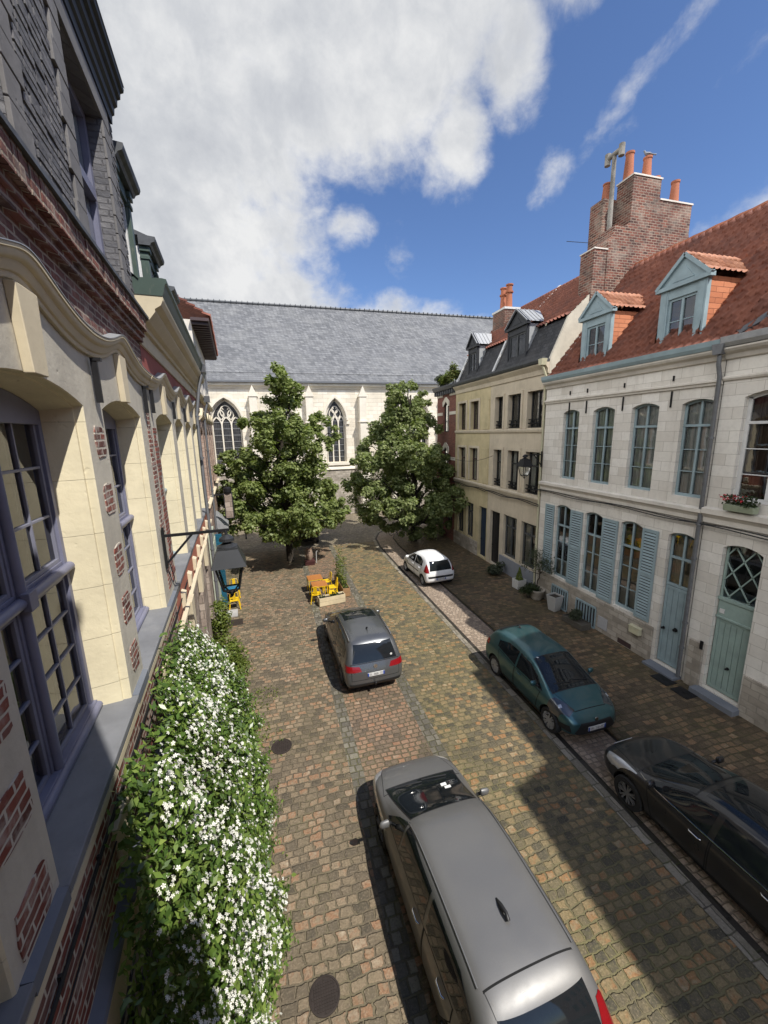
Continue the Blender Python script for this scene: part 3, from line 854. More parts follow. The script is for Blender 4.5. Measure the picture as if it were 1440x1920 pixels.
def dormer(parent, x0, x1, z0, ze, zp, y, slope, mats, roof='tile', cheek='orange_tile', yb=0.1, zb=9.8, pil=0.24, rows=(), curtain=None, over=0.12, win_mat=None, yroof=None):
    """gabled dormer: front frame with pediment (the part); sub-parts window, cheek, dormer_roof, pediment"""
    def yr(z):
        return yb + (z - zb) / slope
    fm = M[mats]
    b = MB()
    b.box(x0, x0 + pil, y, y + 0.14, z0, ze)
    b.box(x1 - pil, x1, y, y + 0.14, z0, ze)
    b.box(x0 + pil, x1 - pil, y + 0.01, y + 0.13, ze - 0.32, ze)
    b.box(x0 + pil, x1 - pil, y - 0.02, y + 0.13, z0, z0 + 0.12)
    b.box(x0 + pil * 0.2, x0 + pil * 0.8, y - 0.012, y, z0 + 0.05, ze - 0.1)
    b.box(x1 - pil * 0.8, x1 - pil * 0.2, y - 0.012, y, z0 + 0.05, ze - 0.1)
    o = b.build('dormer', fm, parent, bevel=0.006)
    xm = (x0 + x1) / 2
    p = MB()
    p.prism([(x0 - over + 0.03, ze + 0.003), (x1 + over - 0.03, ze + 0.003), (xm, zp - 0.02)], 'y', y - 0.02, y + 0.12)
    for sgn in (-1, 1):
        e = xm + sgn * ((x1 - x0) / 2 + over)
        p.bar((e, y - 0.04, ze + 0.03), (xm, y - 0.04, zp + 0.03), 0.12, 0.10)
    p.box(x0 - over, x1 + over, y - 0.09, y + 0.1, ze - 0.05, ze + 0.06)
    q = 0.45
    p.prism([(xm + (x0 - xm) * q, ze + 0.12), (xm + (x1 - xm) * q, ze + 0.12), (xm, ze + 0.12 + (zp - ze) * q * 1.1)], 'y', y - 0.035, y - 0.02)
    p.build('pediment', fm, o)
    window(o, x0 + pil, x1 - pil, z0 + 0.12, ze - 0.32, y + 0.06, win_mat or mats, fw=0.07, cols=2, rows=rows, mull=0.07, curtain=curtain)
    c = MB()
    for xx, t in ((x0 + 0.004, 0.05), (x1 - 0.054, 0.05)):
        c.prism([(y + 0.14, z0), (yr(z0) + 0.05, z0), (yr(ze) + 0.05, ze), (y + 0.14, ze)], 'x', xx, xx + t)
    c.build('cheek', M[cheek], o)
    k = MB()
    k.add([(x0 + pil, y + 0.5, z0), (x1 - pil, y + 0.5, z0), (x1 - pil, y + 0.5, ze), (x0 + pil, y + 0.5, ze)], [(0, 1, 2, 3)])
    k.build('interior', M['unlit_dark'], o, fix=False)
    for sgn in (-1, 1):
        e = xm + sgn * ((x1 - x0) / 2 + over)
        ea, pk = Vector((e, y - 0.1, ze + 0.07)), Vector((xm, y - 0.1, zp + 0.07))
        back_e, back_p = yr(ze + 0.07) + 0.1, yr(zp + 0.07) + 0.1
        if roof == 'tile':
            if sgn < 0:
                A, U, V = Vector((e, back_p, ze + 0.07)), Vector((0, -(back_p - y + 0.1), 0)), pk - ea
            else:
                A, U, V = ea, Vector((0, back_p - y + 0.1, 0)), pk - ea
            tile_roof('dormer_roof', o, A, U, V, M['pantile_new'], 0.2, 0.26, 0.045, 0.035, 6)
            fl = MB()
            fl.bar((e, back_e + 0.02, ze + 0.12), (xm, back_p + 0.02, zp + 0.14), 0.10, 0.04)
            fl.build('flashing', M['lead'], o)
        else:
            r = MB()
            n = 4
            r.add([tuple(ea), tuple(pk), (xm, back_p, zp + 0.07), (e, back_e, ze + 0.07)], [(0, 1, 2, 3)])
            for i in range(n + 1):
                yy = y - 0.1 + (back_e - y + 0.05) * i / n
                r.bar((e, yy, ze + 0.085), (xm, yy, zp + 0.085), 0.03, 0.04)
            r.build('dormer_roof', M['zinc_light'], o)
    return o


def shutter(parent, x0, x1, z0, z1, y, mat):
    b = MB()
    f = 0.07
    b.box(x0, x0 + f, y, y + 0.035, z0, z1)
    b.box(x1 - f, x1, y, y + 0.035, z0, z1)
    for zz in (z0, (z0 + z1) / 2 - 0.05, z1 - 0.1):
        b.box(x0 + f, x1 - f, y + 0.001, y + 0.034, zz, zz + 0.1)
    n = int((z1 - z0) / 0.105)
    for i in range(n):
        zc = z0 + 0.1 + (z1 - z0 - 0.2) * (i + 0.5) / n
        b.add([(x0 + f, y + 0.002, zc - 0.038), (x1 - f, y + 0.002, zc - 0.038), (x1 - f, y + 0.024, zc + 0.024), (x0 + f, y + 0.024, zc + 0.024)], [(0, 1, 2, 3)])
    b.add([(x0 + f, y + 0.033, z0), (x1 - f, y + 0.033, z0), (x1 - f, y + 0.033, z1), (x0 + f, y + 0.033, z1)], [(0, 1, 2, 3)], 1)  # flat dark backing stands in for the shade between the slats
    return b.build('shutter', [M[mat], M['unlit_dark']], parent, fix=False)


def plank_door(parent, x0, x1, z0, z1, y, mat, n=5, rail=True):
    b = MB()
    w = (x1 - x0 - 0.16) / n
    for i in range(n):
        b.box(x0 + 0.08 + w * i + 0.006, x0 + 0.08 + w * (i + 1) - 0.006, y + 0.012, y + 0.05, z0 + 0.1, z1 - 0.1)
    b.box(x0, x0 + 0.08, y, y + 0.06, z0, z1)
    b.box(x1 - 0.08, x1, y, y + 0.06, z0, z1)
    b.box(x0 + 0.08, x1 - 0.08, y, y + 0.06, z0, z0 + 0.1)
    b.box(x0 + 0.08, x1 - 0.08, y, y + 0.06, z1 - 0.1, z1)
    b.box(x0 + 0.08, x1 - 0.08, y + 0.03, y + 0.06, z0 + 0.1, z1 - 0.1)
    return b.build('door', M[mat], parent, bevel=0.004)


def knob(parent, x, y, z, r=0.05, mat='iron'):
    b = MB()
    b.lathe([(r * 0.9, 0.0), (r * 0.9, 0.012), (r * 0.35, 0.016), (r * 0.35, 0.045), (r * 0.7, 0.055), (r * 0.6, 0.085), (0.005, 0.09)], (0, 0, 0), 12, axis='y')
    for i, p in enumerate(b.v):
        b.v[i] = (p[0] + x, y - p[1], p[2] + z)
    return b.build('handle', M[mat], parent, smooth=40)


def downpipe(parent, path, r=0.05, mat='zinc', hopper=True, ring_z=(), name='downpipe'):
    b = MB()
    b.tube(path, r, 10)
    if hopper:
        x, y, z = path[0]
        b.prism([(x - 0.1, z + 0.02), (x + 0.1, z + 0.02), (x + 0.15, z + 0.28), (x - 0.15, z + 0.28)], 'y', y - 0.12, y + 0.12)
    x, y = path[-1][0], path[-1][1]
    for zz in ring_z:
        b.lathe([(r * 1.35, zz), (r * 1.35, zz + 0.05)], (x, y, 0), 10)
    return b.build(name, M[mat], parent, smooth=50)


# ---------------------------------------------------------------- right side: white stone house
RZR = rad(-90)
W1 = thing('stone_house', 'white stone house with louvred blue-grey shutters and two orange-cheeked dormers', 'house', (11.5, 15.0, 0), RZR, 'houses along the right side')
LX = 7.04
ups = [(1.13, 2.0), (2.7, 3.66), (4.35, 5.31), (6.02, 6.97)]
grs = [(1.06, 1.95), (2.7, 3.58), (4.36, 5.23)]
b = MB()
hl = [arch(a, c, 5.62, 8.38, 0.12) for a, c in ups] + [arch(a, c, 1.35, 4.52, 0.13) for a, c in grs] + [arch(6.1, 6.99, 0.16, 4.53, 0.13)]
b.wall([(0, 0), (LX, 0), (LX, 9.5), (0, 9.5)], hl, 0.0, 0.22)
b.build('front_wall', M['white_stone'], W1)
b = MB()
b.box(0.12, 6.0, -0.05, -0.004, 0, 1.26)
for a, c in ((1.25, 2.2), (2.68, 3.72)):
    pass
b.build('plinth', M['plinth_stone'], W1, bevel=0.015)
b = MB()
b.sweep([(0, 5.02), (LX, 5.02)], [(0.002, 0.0), (0.06, 0.0), (0.07, 0.12), (0.12, 0.2), (0.16, 0.24), (0.16, 0.34), (0.002, 0.38)])
b.build('sill_band', M['white_trim'], W1)
b = MB()
b.sweep([(0, 8.70), (LX, 8.70)], [(0.002, 0.0), (0.05, 0.0), (0.06, 0.06), (0.10, 0.08), (0.10, 0.13), (0.002, 0.16)])
b.build('string_course', M['white_trim'], W1)
b = MB()
b.sweep([(0, 9.3), (LX, 9.3)], [(0.002, 0.0), (0.06, 0.02), (0.1, 0.12), (0.2, 0.18), (0.24, 0.24), (0.24, 0.28), (0.002, 0.3)])
b.build('cornice', M['white_trim'], W1)
b = MB()
b.sweep([(0, 9.585), (LX, 9.585)], [(0.03, 0.0), (0.26, 0.0), (0.31, 0.09), (0.33, 0.22), (0.29, 0.22), (0.26, 0.1), (0.03, 0.06)])
b.build('gutter', M['teal_grey'], W1)
b = MB()
b.add([(0, 1.0, 0), (LX, 1.0, 0), (LX, 1.0, 9.5), (0, 1.0, 9.5)], [(0, 1, 2, 3)])
b.build('interior', M['unlit_dark'], W1, fix=False)
for i, (a, c) in enumerate(ups):
    window(W1, a, c, 5.62, 8.38, 0.13, 'teal_grey', 0.12, 0.07, 2, 7.66, rows=(6.35, 6.98), mull=0.06, curtain=('curtain', 1.0) if i > 1 else ('curtain', 0.46))
for i, (a, c) in enumerate(grs):
    wo = window(W1, a, c, 1.35, 4.52, 0.10, 'teal_grey', 0.13, 0.08, 2, 3.62, rows=(2.1, 2.9), mull=0.06)
    bb = MB()
    bb.box(a + 0.08, c - 0.08, 0.2, 0.21, 1.45, 2.1)
    bb.build('net_panel', M['curtain'], wo)
    if i == 2:
        fl = MB()
        for (fx, fz) in ((4.72, 3.78), (4.98, 3.86), (5.06, 3.72), (4.6, 3.9)):
            for k in range(12):
                t = k * math.pi / 6
                px, pz = fx + 0.055 * math.cos(t), fz + 0.055 * math.sin(t)
                fl.add([(fx, 0.215, fz), (px - 0.03 * math.sin(t), 0.21, pz + 0.03 * math.cos(t)), (fx + 0.12 * math.cos(t), 0.22, fz + 0.12 * math.sin(t)), (px + 0.03 * math.sin(t), 0.21, pz - 0.03 * math.cos(t))], [(0, 1, 2, 3)])
        tag(fl.build('sunflower_bunch', M['flower_yellow'], None, fix=False, loc=(11.5, 15.0, 0)), 'yellow sunflowers behind the upper panes of the shuttered window beside the blue-grey door', 'flowers')
        COL.objects['sunflower_bunch'].rotation_euler = (0, 0, RZR)
for a, c in ((0.42, 0.98), (1.97, 2.62), (3.6, 4.28), (5.25, 5.80)):
    shutter(W1, a, c, 1.33, 4.42, -0.05, 'teal_grey')
d = plank_door(W1, 6.12, 6.97, 0.2, 2.78, 0.12, 'teal_grey', 4)
knob(d, 6.22, 0.12, 1.35, 0.05)
knob(d, 6.6, 0.12, 1.45, 0.07)
window(W1, 6.12, 6.97, 2.8, 4.53, 0.12, 'teal_grey', 0.13, 0.07, 2, 3.72, mull=0.06, curtain=('curtain_cream', 1.0), name='fanlight', cy=0.16)
b = MB()
b.box(6.0, LX, -0.35, 0.1, 0.0, 0.13)
b.build('doorstep', M['blue_ledge'], W1, bevel=0.01)
for a, c, zt in ((1.22, 2.18, 0.98), (2.68, 3.7, 0.93)):
    g = MB()
    g.box(a, c, -0.062, -0.055, 0.06, zt)
    go = g.build('cellar_grate', M['unlit_dark'], W1)
    g = MB()
    g.box(a, c, -0.11, -0.06, zt - 0.07, zt)
    g.box(a, c, -0.11, -0.06, 0.05, 0.1)
    for k in range(8):
        xx = a + (c - a) * k / 7
        g.box(xx - 0.022, xx + 0.022, -0.1, -0.065, 0.1, zt - 0.07)
    g.build('grate_bars', M['teal_grey'], go)
b = MB()
b.box(3.82, 4.25, -0.075, -0.051, 0.22, 0.68)
b.build('service_door', M['plastic_grey'], W1, bevel=0.004)
b = MB()
b.box(5.26, 5.64, -0.2, -0.051, 0.78, 1.02)
b.box(5.24, 5.66, -0.21, -0.051, 1.0, 1.04)
b.build('meter_box', M['plastic_cream'], W1, bevel=0.008)
b = MB()
b.box(4.75, 5.3, -0.06, -0.052, 0.08, 0.26)
b.build('cellar_vent', M['brown_wood'], W1)
# iron wall anchors
for xx in (1.45, 2.35, 3.98, 5.68):
    b = MB()
    b.box(xx - 0.014, xx + 0.014, -0.05, -0.002, 8.2, 8.66)
    b.box(xx - 0.014, xx + 0.014, -0.05, -0.002, 8.95, 9.1)
    b.build('wall_anchor', M['iron'], W1)
# facade cables
b = MB()
for k, off in enumerate((0.0, 0.045)):
    b.tube([(x, -0.10 - 0.01 * k, 4.99 - off + 0.03 * math.sin(x * 1.7 + k)) for x in np.linspace(-0.2, 7.0, 24)], 0.016, 6)
b.build('facade_cable', M['cable'], W1)
# roof: slope from the gutter to the ridge
RB, RT = Vector((0, 0.02, 9.72)), Vector((0, 4.0, 14.4))
sl = RT - RB
tile_roof('roof', W1, RB, (LX, 0, 0), sl, M['pantile'])
b = MB()
b.add([(0, 4.0, 14.4), (LX, 4.0, 14.4), (LX, 8.2, 9.7), (0, 8.2, 9.7)], [(0, 1, 2, 3)])
b.add([(0, 8.2, 0), (LX, 8.2, 0), (LX, 8.2, 9.7), (0, 8.2, 9.7)], [(0, 1, 2, 3)])
b.build('rear_roof', M['pantile'], W1, fix=False)
b = MB()
b.tube([(x, 4.0, 14.42) for x in np.linspace(0, LX, 20)], [0.09 + 0.02 * (k % 2) for k in range(20)], 8)
b.build('ridge_tiles', M['terracotta'], W1)
b = MB()
b.bar((0.03, 0.1, 9.86), (0.03, 2.6, 12.85), 0.16, 0.05)
b.build('verge_flashing', M['white_flash'], W1)
KS = 4.68 / 3.98
for (a, c) in ((1.35, 2.74), (4.6, 5.99)):
    dormer(W1, a, c, 10.0, 11.72, 12.48, 0.4, KS, 'teal_grey', 'tile', 'orange_tile', 0.02, 9.72, 0.26, rows=(10.75,), curtain=None)
downpipe(W1, [(7.0, -0.2, 9.42), (7.0, -0.2, 9.2), (7.0, -0.1, 8.9), (7.0, -0.1, 0.12)], 0.055, 'zinc', True, (7.3, 4.9, 3.9, 1.9, 1.1))
# chimney stack on the far gable
ch = MB()
ch.prism([(2.5, 10.5), (6.75, 10.5), (6.85, 15.5), (6.75, 15.9), (6.75, 17.0), (4.96, 17.0), (4.96, 17.75), (3.5, 17.75), (3.5, 16.0), (3.3, 15.85), (2.78, 15.85), (2.7, 15.5), (2.5, 15.2)], 'x', -0.75, 0.08)
ch.box(-0.72, 0.05, 1.85, 2.5, 10.5, 14.9)
ch.box(-1.5, -0.75, 2.85, 4.2, 12.0, 17.25)
cho = ch.build('chimney', M['chimney_brick'], W1, bevel=0.02)
c2 = MB()
c2.box(-0.78, 0.11, 3.47, 4.99, 17.75, 17.81)
c2.box(-0.78, 0.11, 4.97, 6.78, 17.0, 17.06)
c2.box(-0.75, 0.08, 1.83, 2.52, 14.9, 14.95)
c2.build('chimney_cap', M['white_trim'], cho)
for (py, pz, ph, px) in ((3.68, 17.8, 1.02, -0.4), (4.62, 17.8, 0.98, -0.4), (5.15, 17.05, 1.05, -0.4), (6.25, 17.05, 1.05, -0.4), (3.3, 17.25, 0.75, -1.1)):
    p = MB()
    p.lathe([(0.2, pz), (0.195, pz + 0.1), (0.15, pz + ph * 0.9), (0.175, pz + ph * 0.93), (0.175, pz + ph), (0.13, pz + ph), (0.12, pz + ph * 0.8)], (px, py, 0), 14)
    p.build('chimney_pot', M['terracotta'], cho, smooth=35)
f = MB()
f.tube([(-0.35, 2.88, 15.8), (-0.35, 2.86, 18.55)], [0.10, 0.08], 10)
f.tube([(-0.02, 2.86, 18.62), (-0.68, 2.86, 18.62)], 0.10, 10)
f.tube([(0.0, 2.86, 18.78), (0.0, 2.86, 18.36)], 0.115, 10)
f.tube([(-0.70, 2.86, 18.80), (-0.70, 2.86, 18.38)], 0.115, 10)
f.build('flue_pipe', M['old_flue'], cho, smooth=50)
f = MB()
f.tube([(-0.4, 2.0, 15.3), (-0.6, 1.0, 15.35)], 0.012, 5)
f.build('aerial', M['iron'], cho)

# pigeon on a chimney pot
pg = thing('pigeon', 'grey pigeon perched on the rim of a tall chimney pot', 'pigeon', (11.5 + 4.62, 15.4, 18.76), rad(150))
b = MB()
b.tube([(-0.20, 0, 0.09), (-0.12, 0, 0.10), (-0.04, 0, 0.125), (0.06, 0, 0.15), (0.11, 0, 0.19), (0.135, 0, 0.235), (0.15, 0, 0.265), (0.175, 0, 0.265), (0.20, 0, 0.255)], [0.02, 0.04, 0.075, 0.07, 0.05, 0.034, 0.036, 0.026, 0.006], 12)
b.tube([(-0.2, 0, 0.095), (-0.3, 0, 0.075)], [0.025, 0.03], 6)
for sy in (-1, 1):
    b.tube([(0.0, sy * 0.025, 0.08), (0.0, sy * 0.03, 0.0)], 0.008, 6)
    b.tube([(0.08, sy * 0.06, 0.15), (-0.03, sy * 0.075, 0.125), (-0.2, sy * 0.035, 0.09)], [0.02, 0.03, 0.008], 6)
b.build('body', M['pigeon'], pg, smooth=70)

# ---------------------------------------------------------------- right side: second white house (green door)
W2 = thing('stone_house', 'pale stone house with white casement, green plank door and lattice fanlight', 'house', (11.5, 7.945, 0), RZR, 'houses along the right side')
LX2 = 7.2
u2 = [(0.55, 2.0), (3.0, 4.3), (5.2, 6.5)]
b = MB()
b.wall([(0, 0), (LX2, 0), (LX2, 9.5), (0, 9.5)], [arch(a, c, 5.7, 8.48, 0.15) for a, c in u2] + [arch(0.58, 1.5, 0.24, 4.56, 0.14), arch(3.0, 4.3, 1.3, 4.5, 0.13), arch(5.2, 6.5, 1.3, 4.5, 0.13)], 0.002, 0.25)
b.build('front_wall', M['white_stone'], W2)
b = MB()
b.box(0.1, 0.5, -0.06, -0.003, 0, 1.5)
b.box(1.56, LX2, -0.06, -0.003, 0, 1.22)
b.build('plinth', M['plinth_stone'], W2, bevel=0.015)
b = MB()
b.sweep([(0, 5.02), (LX2, 5.02)], [(0.004, 0.0), (0.06, 0.0), (0.07, 0.14), (0.13, 0.22), (0.17, 0.26), (0.17, 0.4), (0.004, 0.44)])
b.build('sill_band', M['white_trim'], W2)
b = MB()
b.sweep([(0, 9.3), (LX2, 9.3)], [(0.004, 0.0), (0.06, 0.02), (0.1, 0.12), (0.2, 0.18), (0.25, 0.24), (0.25, 0.28), (0.004, 0.3)])
b.sweep([(0, 8.78), (LX2, 8.78)], [(0.004, 0.0), (0.04, 0.0), (0.07, 0.05), (0.07, 0.09), (0.004, 0.12)])
b.build('cornice', M['white_trim'], W2)
b = MB()
b.sweep([(0, 9.6), (LX2, 9.6)], [(0.03, 0.0), (0.26, 0.0), (0.32, 0.09), (0.34, 0.24), (0.30, 0.24), (0.26, 0.1), (0.03, 0.06)])
b.build('gutter', M['zinc_light'], W2)
b = MB()
b.add([(0, 1.0, 0), (LX2, 1.0, 0), (LX2, 1.0, 9.5), (0, 1.0, 9.5)], [(0, 1, 2, 3)])
b.build('interior', M['unlit_dark'], W2, fix=False)
for a, c in u2:
    window(W2, a, c, 5.7, 8.48, 0.14, 'white_paint', 0.15, 0.09, 2, 7.7, rows=(6.4, 7.05), mull=0.09, curtain=('curtain_brown', 0.36))
for a, c in ((3.0, 4.3), (5.2, 6.5)):
    window(W2, a, c, 1.3, 4.5, 0.14, 'white_paint', 0.13, 0.08, 2, 3.6, rows=(2.2,), mull=0.08, curtain=('curtain', 1.0))
d = plank_door(W2, 0.6, 1.48, 0.27, 2.42, 0.14, 'door_green', 5)
knob(d, 1.06, 0.14, 1.05, 0.045)
b = MB()
b.box(0.6, 1.48, 0.12, 0.2, 2.43, 2.95)
b.box(0.58, 1.5, 0.09, 0.2, 2.93, 3.02)
b.box(0.58, 1.5, 0.1, 0.2, 2.40, 2.46)
b.build('door_head', M['door_green'], W2, bevel=0.006)
b = MB()
b.box(0.66, 0.78, 0.105, 0.119, 2.56, 2.68)
b.build('number_plate', M['white_paint'], W2)
fo = MB()
L = arch(0.6, 1.48, 3.02, 4.56, 0.14)
for i in range(4):
    t = (i - 1.5) * 0.46
    for sg in (-1, 1):
        p = []
        for k in range(31):
            z = 3.04 + 1.46 * k / 30
            x = 1.04 + sg * ((z - 3.77) * 0.66) + t
            if 0.62 < x < 1.46 and z < 4.5:
                p.append((x, 0.15, z))
        if len(p) > 2:
            fo.bar(p[0], p[-1], 0.03, 0.03, 0, (0, 1, 0))
fo.box(0.6, 0.65, 0.13, 0.19, 3.02, 4.43)
fo.box(1.43, 1.48, 0.13, 0.19, 3.02, 4.43)
fob = fo.build('fanlight', M['door_green'], W2)
g = MB()
g.add([(p[0], 0.18, p[1]) for p in L], [tuple(range(len(L)))])
g.build('pane', M['glass'], fob, fix=False)
b = MB()
b.box(0.45, 1.6, -0.32, 0.1, 0.0, 0.2)
b.build('doorstep', M['blue_ledge'], W2, bevel=0.01)
tile_roof('roof', W2, RB, (LX2, 0, 0), sl, M['pantile'])
b = MB()
b.add([(0, 4.0, 14.4), (LX2, 4.0, 14.4), (LX2, 8.2, 9.7), (0, 8.2, 9.7)], [(0, 1, 2, 3)])
b.add([(0, 8.2, 0), (LX2, 8.2, 0), (LX2, 8.2, 9.7), (0, 8.2, 9.7)], [(0, 1, 2, 3)])
b.build('rear_roof', M['pantile'], W2, fix=False)
b = MB()
b.tube([(x, 4.0, 14.42) for x in np.linspace(0, LX2, 20)], [0.09 + 0.02 * (k % 2) for k in range(20)], 8)
b.build('ridge_tiles', M['terracotta'], W2)
b = MB()
b.bar((0.1, 0.12, 9.95), (2.1, 1.4, 11.45), 0.25, 0.06, 0, (0, -0.7, 0.7))
b.build('valley_flashing', M['lead'], W2)
dormer(W2, 2.2, 3.6, 10.0, 11.72, 12.48, 0.4, KS, 'teal_grey', 'tile', 'orange_tile', 0.02, 9.72, 0.26, rows=(10.75,))
b = MB()
for k, off in enumerate((0.0, 0.045)):
    b.tube([(x, -0.12, 4.97 - off + 0.03 * math.sin(x * 1.9 + k)) for x in np.linspace(-0.1, LX2, 20)], 0.016, 6)
b.build('facade_cable', M['cable'], W2)
b = MB()
b.box(0.42, 0.5, -0.09, -0.061, 1.35, 1.6)
b.build('doorbell', M['iron'], W2)

# ---------------------------------------------------------------- right side: beige, ochre and brick houses
def balconet(parent, x0, x1, z0, y):
    b = MB()
    b.box(x0, x1, y, y + 0.03, z0 + 0.36, z0 + 0.4)
    b.box(x0, x1, y, y + 0.03, z0 + 0.02, z0 + 0.05)
    n = int((x1 - x0) / 0.11)
    for k in range(n + 1):
        xx = x0 + (x1 - x0) * k / n
        b.bar((xx, y + 0.015, z0 + 0.05), (xx + 0.05 * (1 if k % 2 else -1), y + 0.015, z0 + 0.36), 0.02, 0.02)
        b.lathe([(0.03, z0 + 0.18), (0.045, z0 + 0.21), (0.03, z0 + 0.24)], (xx, y + 0.015, 0), 6)
    return b.build('balcony_rail', M['iron'], parent)


def surround(parent, rects, y, w, mat):
    b = MB()
    for (a, c, z0, z1) in rects:
        b.box(a - w, a, y - 0.05, y - 0.002, z0, z1 + w)
        b.box(c, c + w, y - 0.05, y - 0.002, z0, z1 + w)
        b.box(a, c, y - 0.05, y - 0.002, z1, z1 + w)
    return b.build('window_surround', M[mat], parent)


AZF = rad(-90 - 1.15)


def far_house(label, y_far, length, wall, up, mid, low, door, door_mat, plinth, shutters, trim, dormer_x, name):
    h = thing(name, label, 'house', (11.3 + 0.02 * y_far, y_far, 0), AZF, 'houses along the right side')
    hol = [arch(a, c, 7.72, 9.36) for a, c in up] + [arch(a, c, 4.64, 6.62) for a, c in mid] + [arch(a, c, z0, z1) for a, c, z0, z1 in low] + [arch(door[0], door[1], 0.15, 3.2)]
    b = MB()
    b.wall([(0, 0), (length, 0), (length, 10.4), (0, 10.4)], hol, 0.0, 0.28)
    b.build('front_wall', M[wall], h)
    b = MB()
    b.add([(0, 1.0, 0), (length, 1.0, 0), (length, 1.0, 10.4), (0, 1.0, 10.4)], [(0, 1, 2, 3)])
    b.build('interior', M['unlit_dark'], h, fix=False)
    b = MB()
    b.sweep([(0, 4.3), (length, 4.3)], [(0.002, 0.0), (0.06, 0.0), (0.1, 0.12), (0.14, 0.16), (0.14, 0.24), (0.002, 0.28)])
    b.sweep([(0, 7.5), (length, 7.5)], [(0.002, 0.0), (0.06, 0.02), (0.08, 0.1), (0.08, 0.15), (0.002, 0.18)])
    b.sweep([(0, 10.0), (length, 10.0)], [(0.002, 0.0), (0.05, 0.0), (0.08, 0.2), (0.2, 0.34), (0.24, 0.4), (0.24, 0.44), (0.002, 0.46)])
    b.build('stone_bands', M[trim], h)
    surround(h, [(a, c, 7.72, 9.36) for a, c in up] + [(a, c, 4.64, 6.62) for a, c in mid], 0.0, 0.13, trim)
    for a, c in up:
        window(h, a, c, 7.72, 9.36, 0.2, shutters, fw=0.06, cols=2, rows=(), mull=0.06)
        if name == 'rendered_house' and wall == 'beige':
            balconet(h, a, c, 7.72, 0.06)
    for a, c in mid:
        window(h, a, c, 4.64, 6.62, 0.2, shutters, fw=0.06, cols=2, transom=5.95, mull=0.06, curtain=('curtain', 0.4))
        if wall == 'beige':
            balconet(h, a, c, 4.64, 0.06)
    for a, c, z0, z1 in low:
        window(h, a, c, z0, z1, 0.14, 'grey_wood', fw=0.11, cols=2, transom=z1 - 0.6, mull=0.1, curtain=('curtain', 0.38))
    dd = plank_door(h, door[0], door[1], 0.15, 3.2, 0.16, door_mat, 3)
    knob(dd, door[0] + 0.14, 0.16, 1.2, 0.04)
    b = MB()
    for a, c in plinth:
        b.box(a, c, -0.05, -0.003, 0, 0.92)
    b.build('plinth', M['grey_plinth' if wall == 'beige' else 'plinth_stone'], h)
    b = MB()
    b.sweep([(0, 10.46), (length, 10.46)], [(0.03, 0.0), (0.3, 0.0), (0.36, 0.1), (0.36, 0.2), (0.3, 0.2), (0.03, 0.12)])
    b.build('gutter', M['lead'], h)
    # mansard: steep slates, then a tiled upper slope
    b = MB()
    P = [(0.0, 10.55), (0.85, 12.3), (3.9, 15.1), (7.8, 10.5)]
    b.add([(0, P[0][0], P[0][1]), (length, P[0][0], P[0][1]), (length, P[1][0], P[1][1]), (0, P[1][0], P[1][1])], [(0, 1, 2, 3)])
    b.build('mansard_slope', M['dark_slate'], h, fix=False)
    tile_roof('roof', h, (0, P[1][0] - 0.05, P[1][1]), (length, 0, 0), (0, P[2][0] - P[1][0], P[2][1] - P[1][1]), M['pantile'])
    b = MB()
    b.add([(0, 3.9, 15.1), (length, 3.9, 15.1), (length, 7.8, 10.5), (0, 7.8, 10.5)], [(0, 1, 2, 3)])
    b.add([(0, 7.8, 0), (length, 7.8, 0), (length, 7.8, 10.5), (0, 7.8, 10.5)], [(0, 1, 2, 3)])
    b.build('rear_roof', M['dark_slate'], h, fix=False)
    b = MB()
    for xx in (0.0, length):
        b.prism([(0.01, 9.8), (0.01, 10.6), (0.80, 12.34), (3.9, 15.16), (7.8, 10.5), (7.8, 9.8)], 'x', xx - 0.12 if xx else 0.0, xx - 0.004 if xx else 0.12)
    b.build('gable', M['cream_wall'], h)
    if dormer_x:
        dormer(h, dormer_x[0], dormer_x[1], 10.92, 12.55, 13.3, 0.25, 2.06, 'dark_wood', 'zinc', 'zinc_light', 0.0, 10.55, 0.12, rows=(), win_mat='grey_wood', over=0.14)
    b = MB()
    b.bar((0.05, 0.0, 10.66), (0.05, 0.82, 12.4), 0.16, 0.06)
    b.bar((0.05, 0.85, 12.38), (0.05, 3.9, 15.22), 0.2, 0.08)
    b.build('verge_flashing', M['white_flash'], h)
    return h


F1 = far_house('beige rendered house with black balcony rails, slate mansard and dark dormer', 19.9, 4.86, 'beige', [(0.54, 1.32), (1.8, 2.92), (3.45, 4.6)], [(0.54, 1.36), (1.95, 2.95), (3.5, 4.6)],
               [(1.75, 2.98, 0.98, 3.22), (3.38, 4.72, 0.98, 3.2)], (0.34, 1.36), 'black_door', [(1.5, 4.86)], 'dark_wood', 'beige', (1.04, 2.7), 'rendered_house')
F2 = far_house('ochre rendered house with a blind window and navy door', 24.4, 4.49, 'yellow', [(0.5, 1.55), (2.15, 3.2)], [(0.55, 1.6), (2.15, 3.2)],
               [(0.5, 1.4, 1.0, 3.2), (1.8, 2.75, 1.0, 3.2)], (3.5, 4.4), 'navy', [(0.0, 3.4)], 'brown_wood', 'beige', (1.13, 2.3), 'rendered_house')
b = MB()
b.box(3.65, 4.4, -0.03, -0.003, 7.72, 9.36)
b.box(3.65, 4.4, -0.03, -0.003, 4.64, 6.62)
b.build('blind_window', M['yellow'], F2)
downpipe(F1, [(4.78, -0.3, 10.3), (4.78, -0.1, 9.9), (4.78, -0.1, 0.2)], 0.05, 'plastic_cream', True, (8.0, 5.2, 2.6))
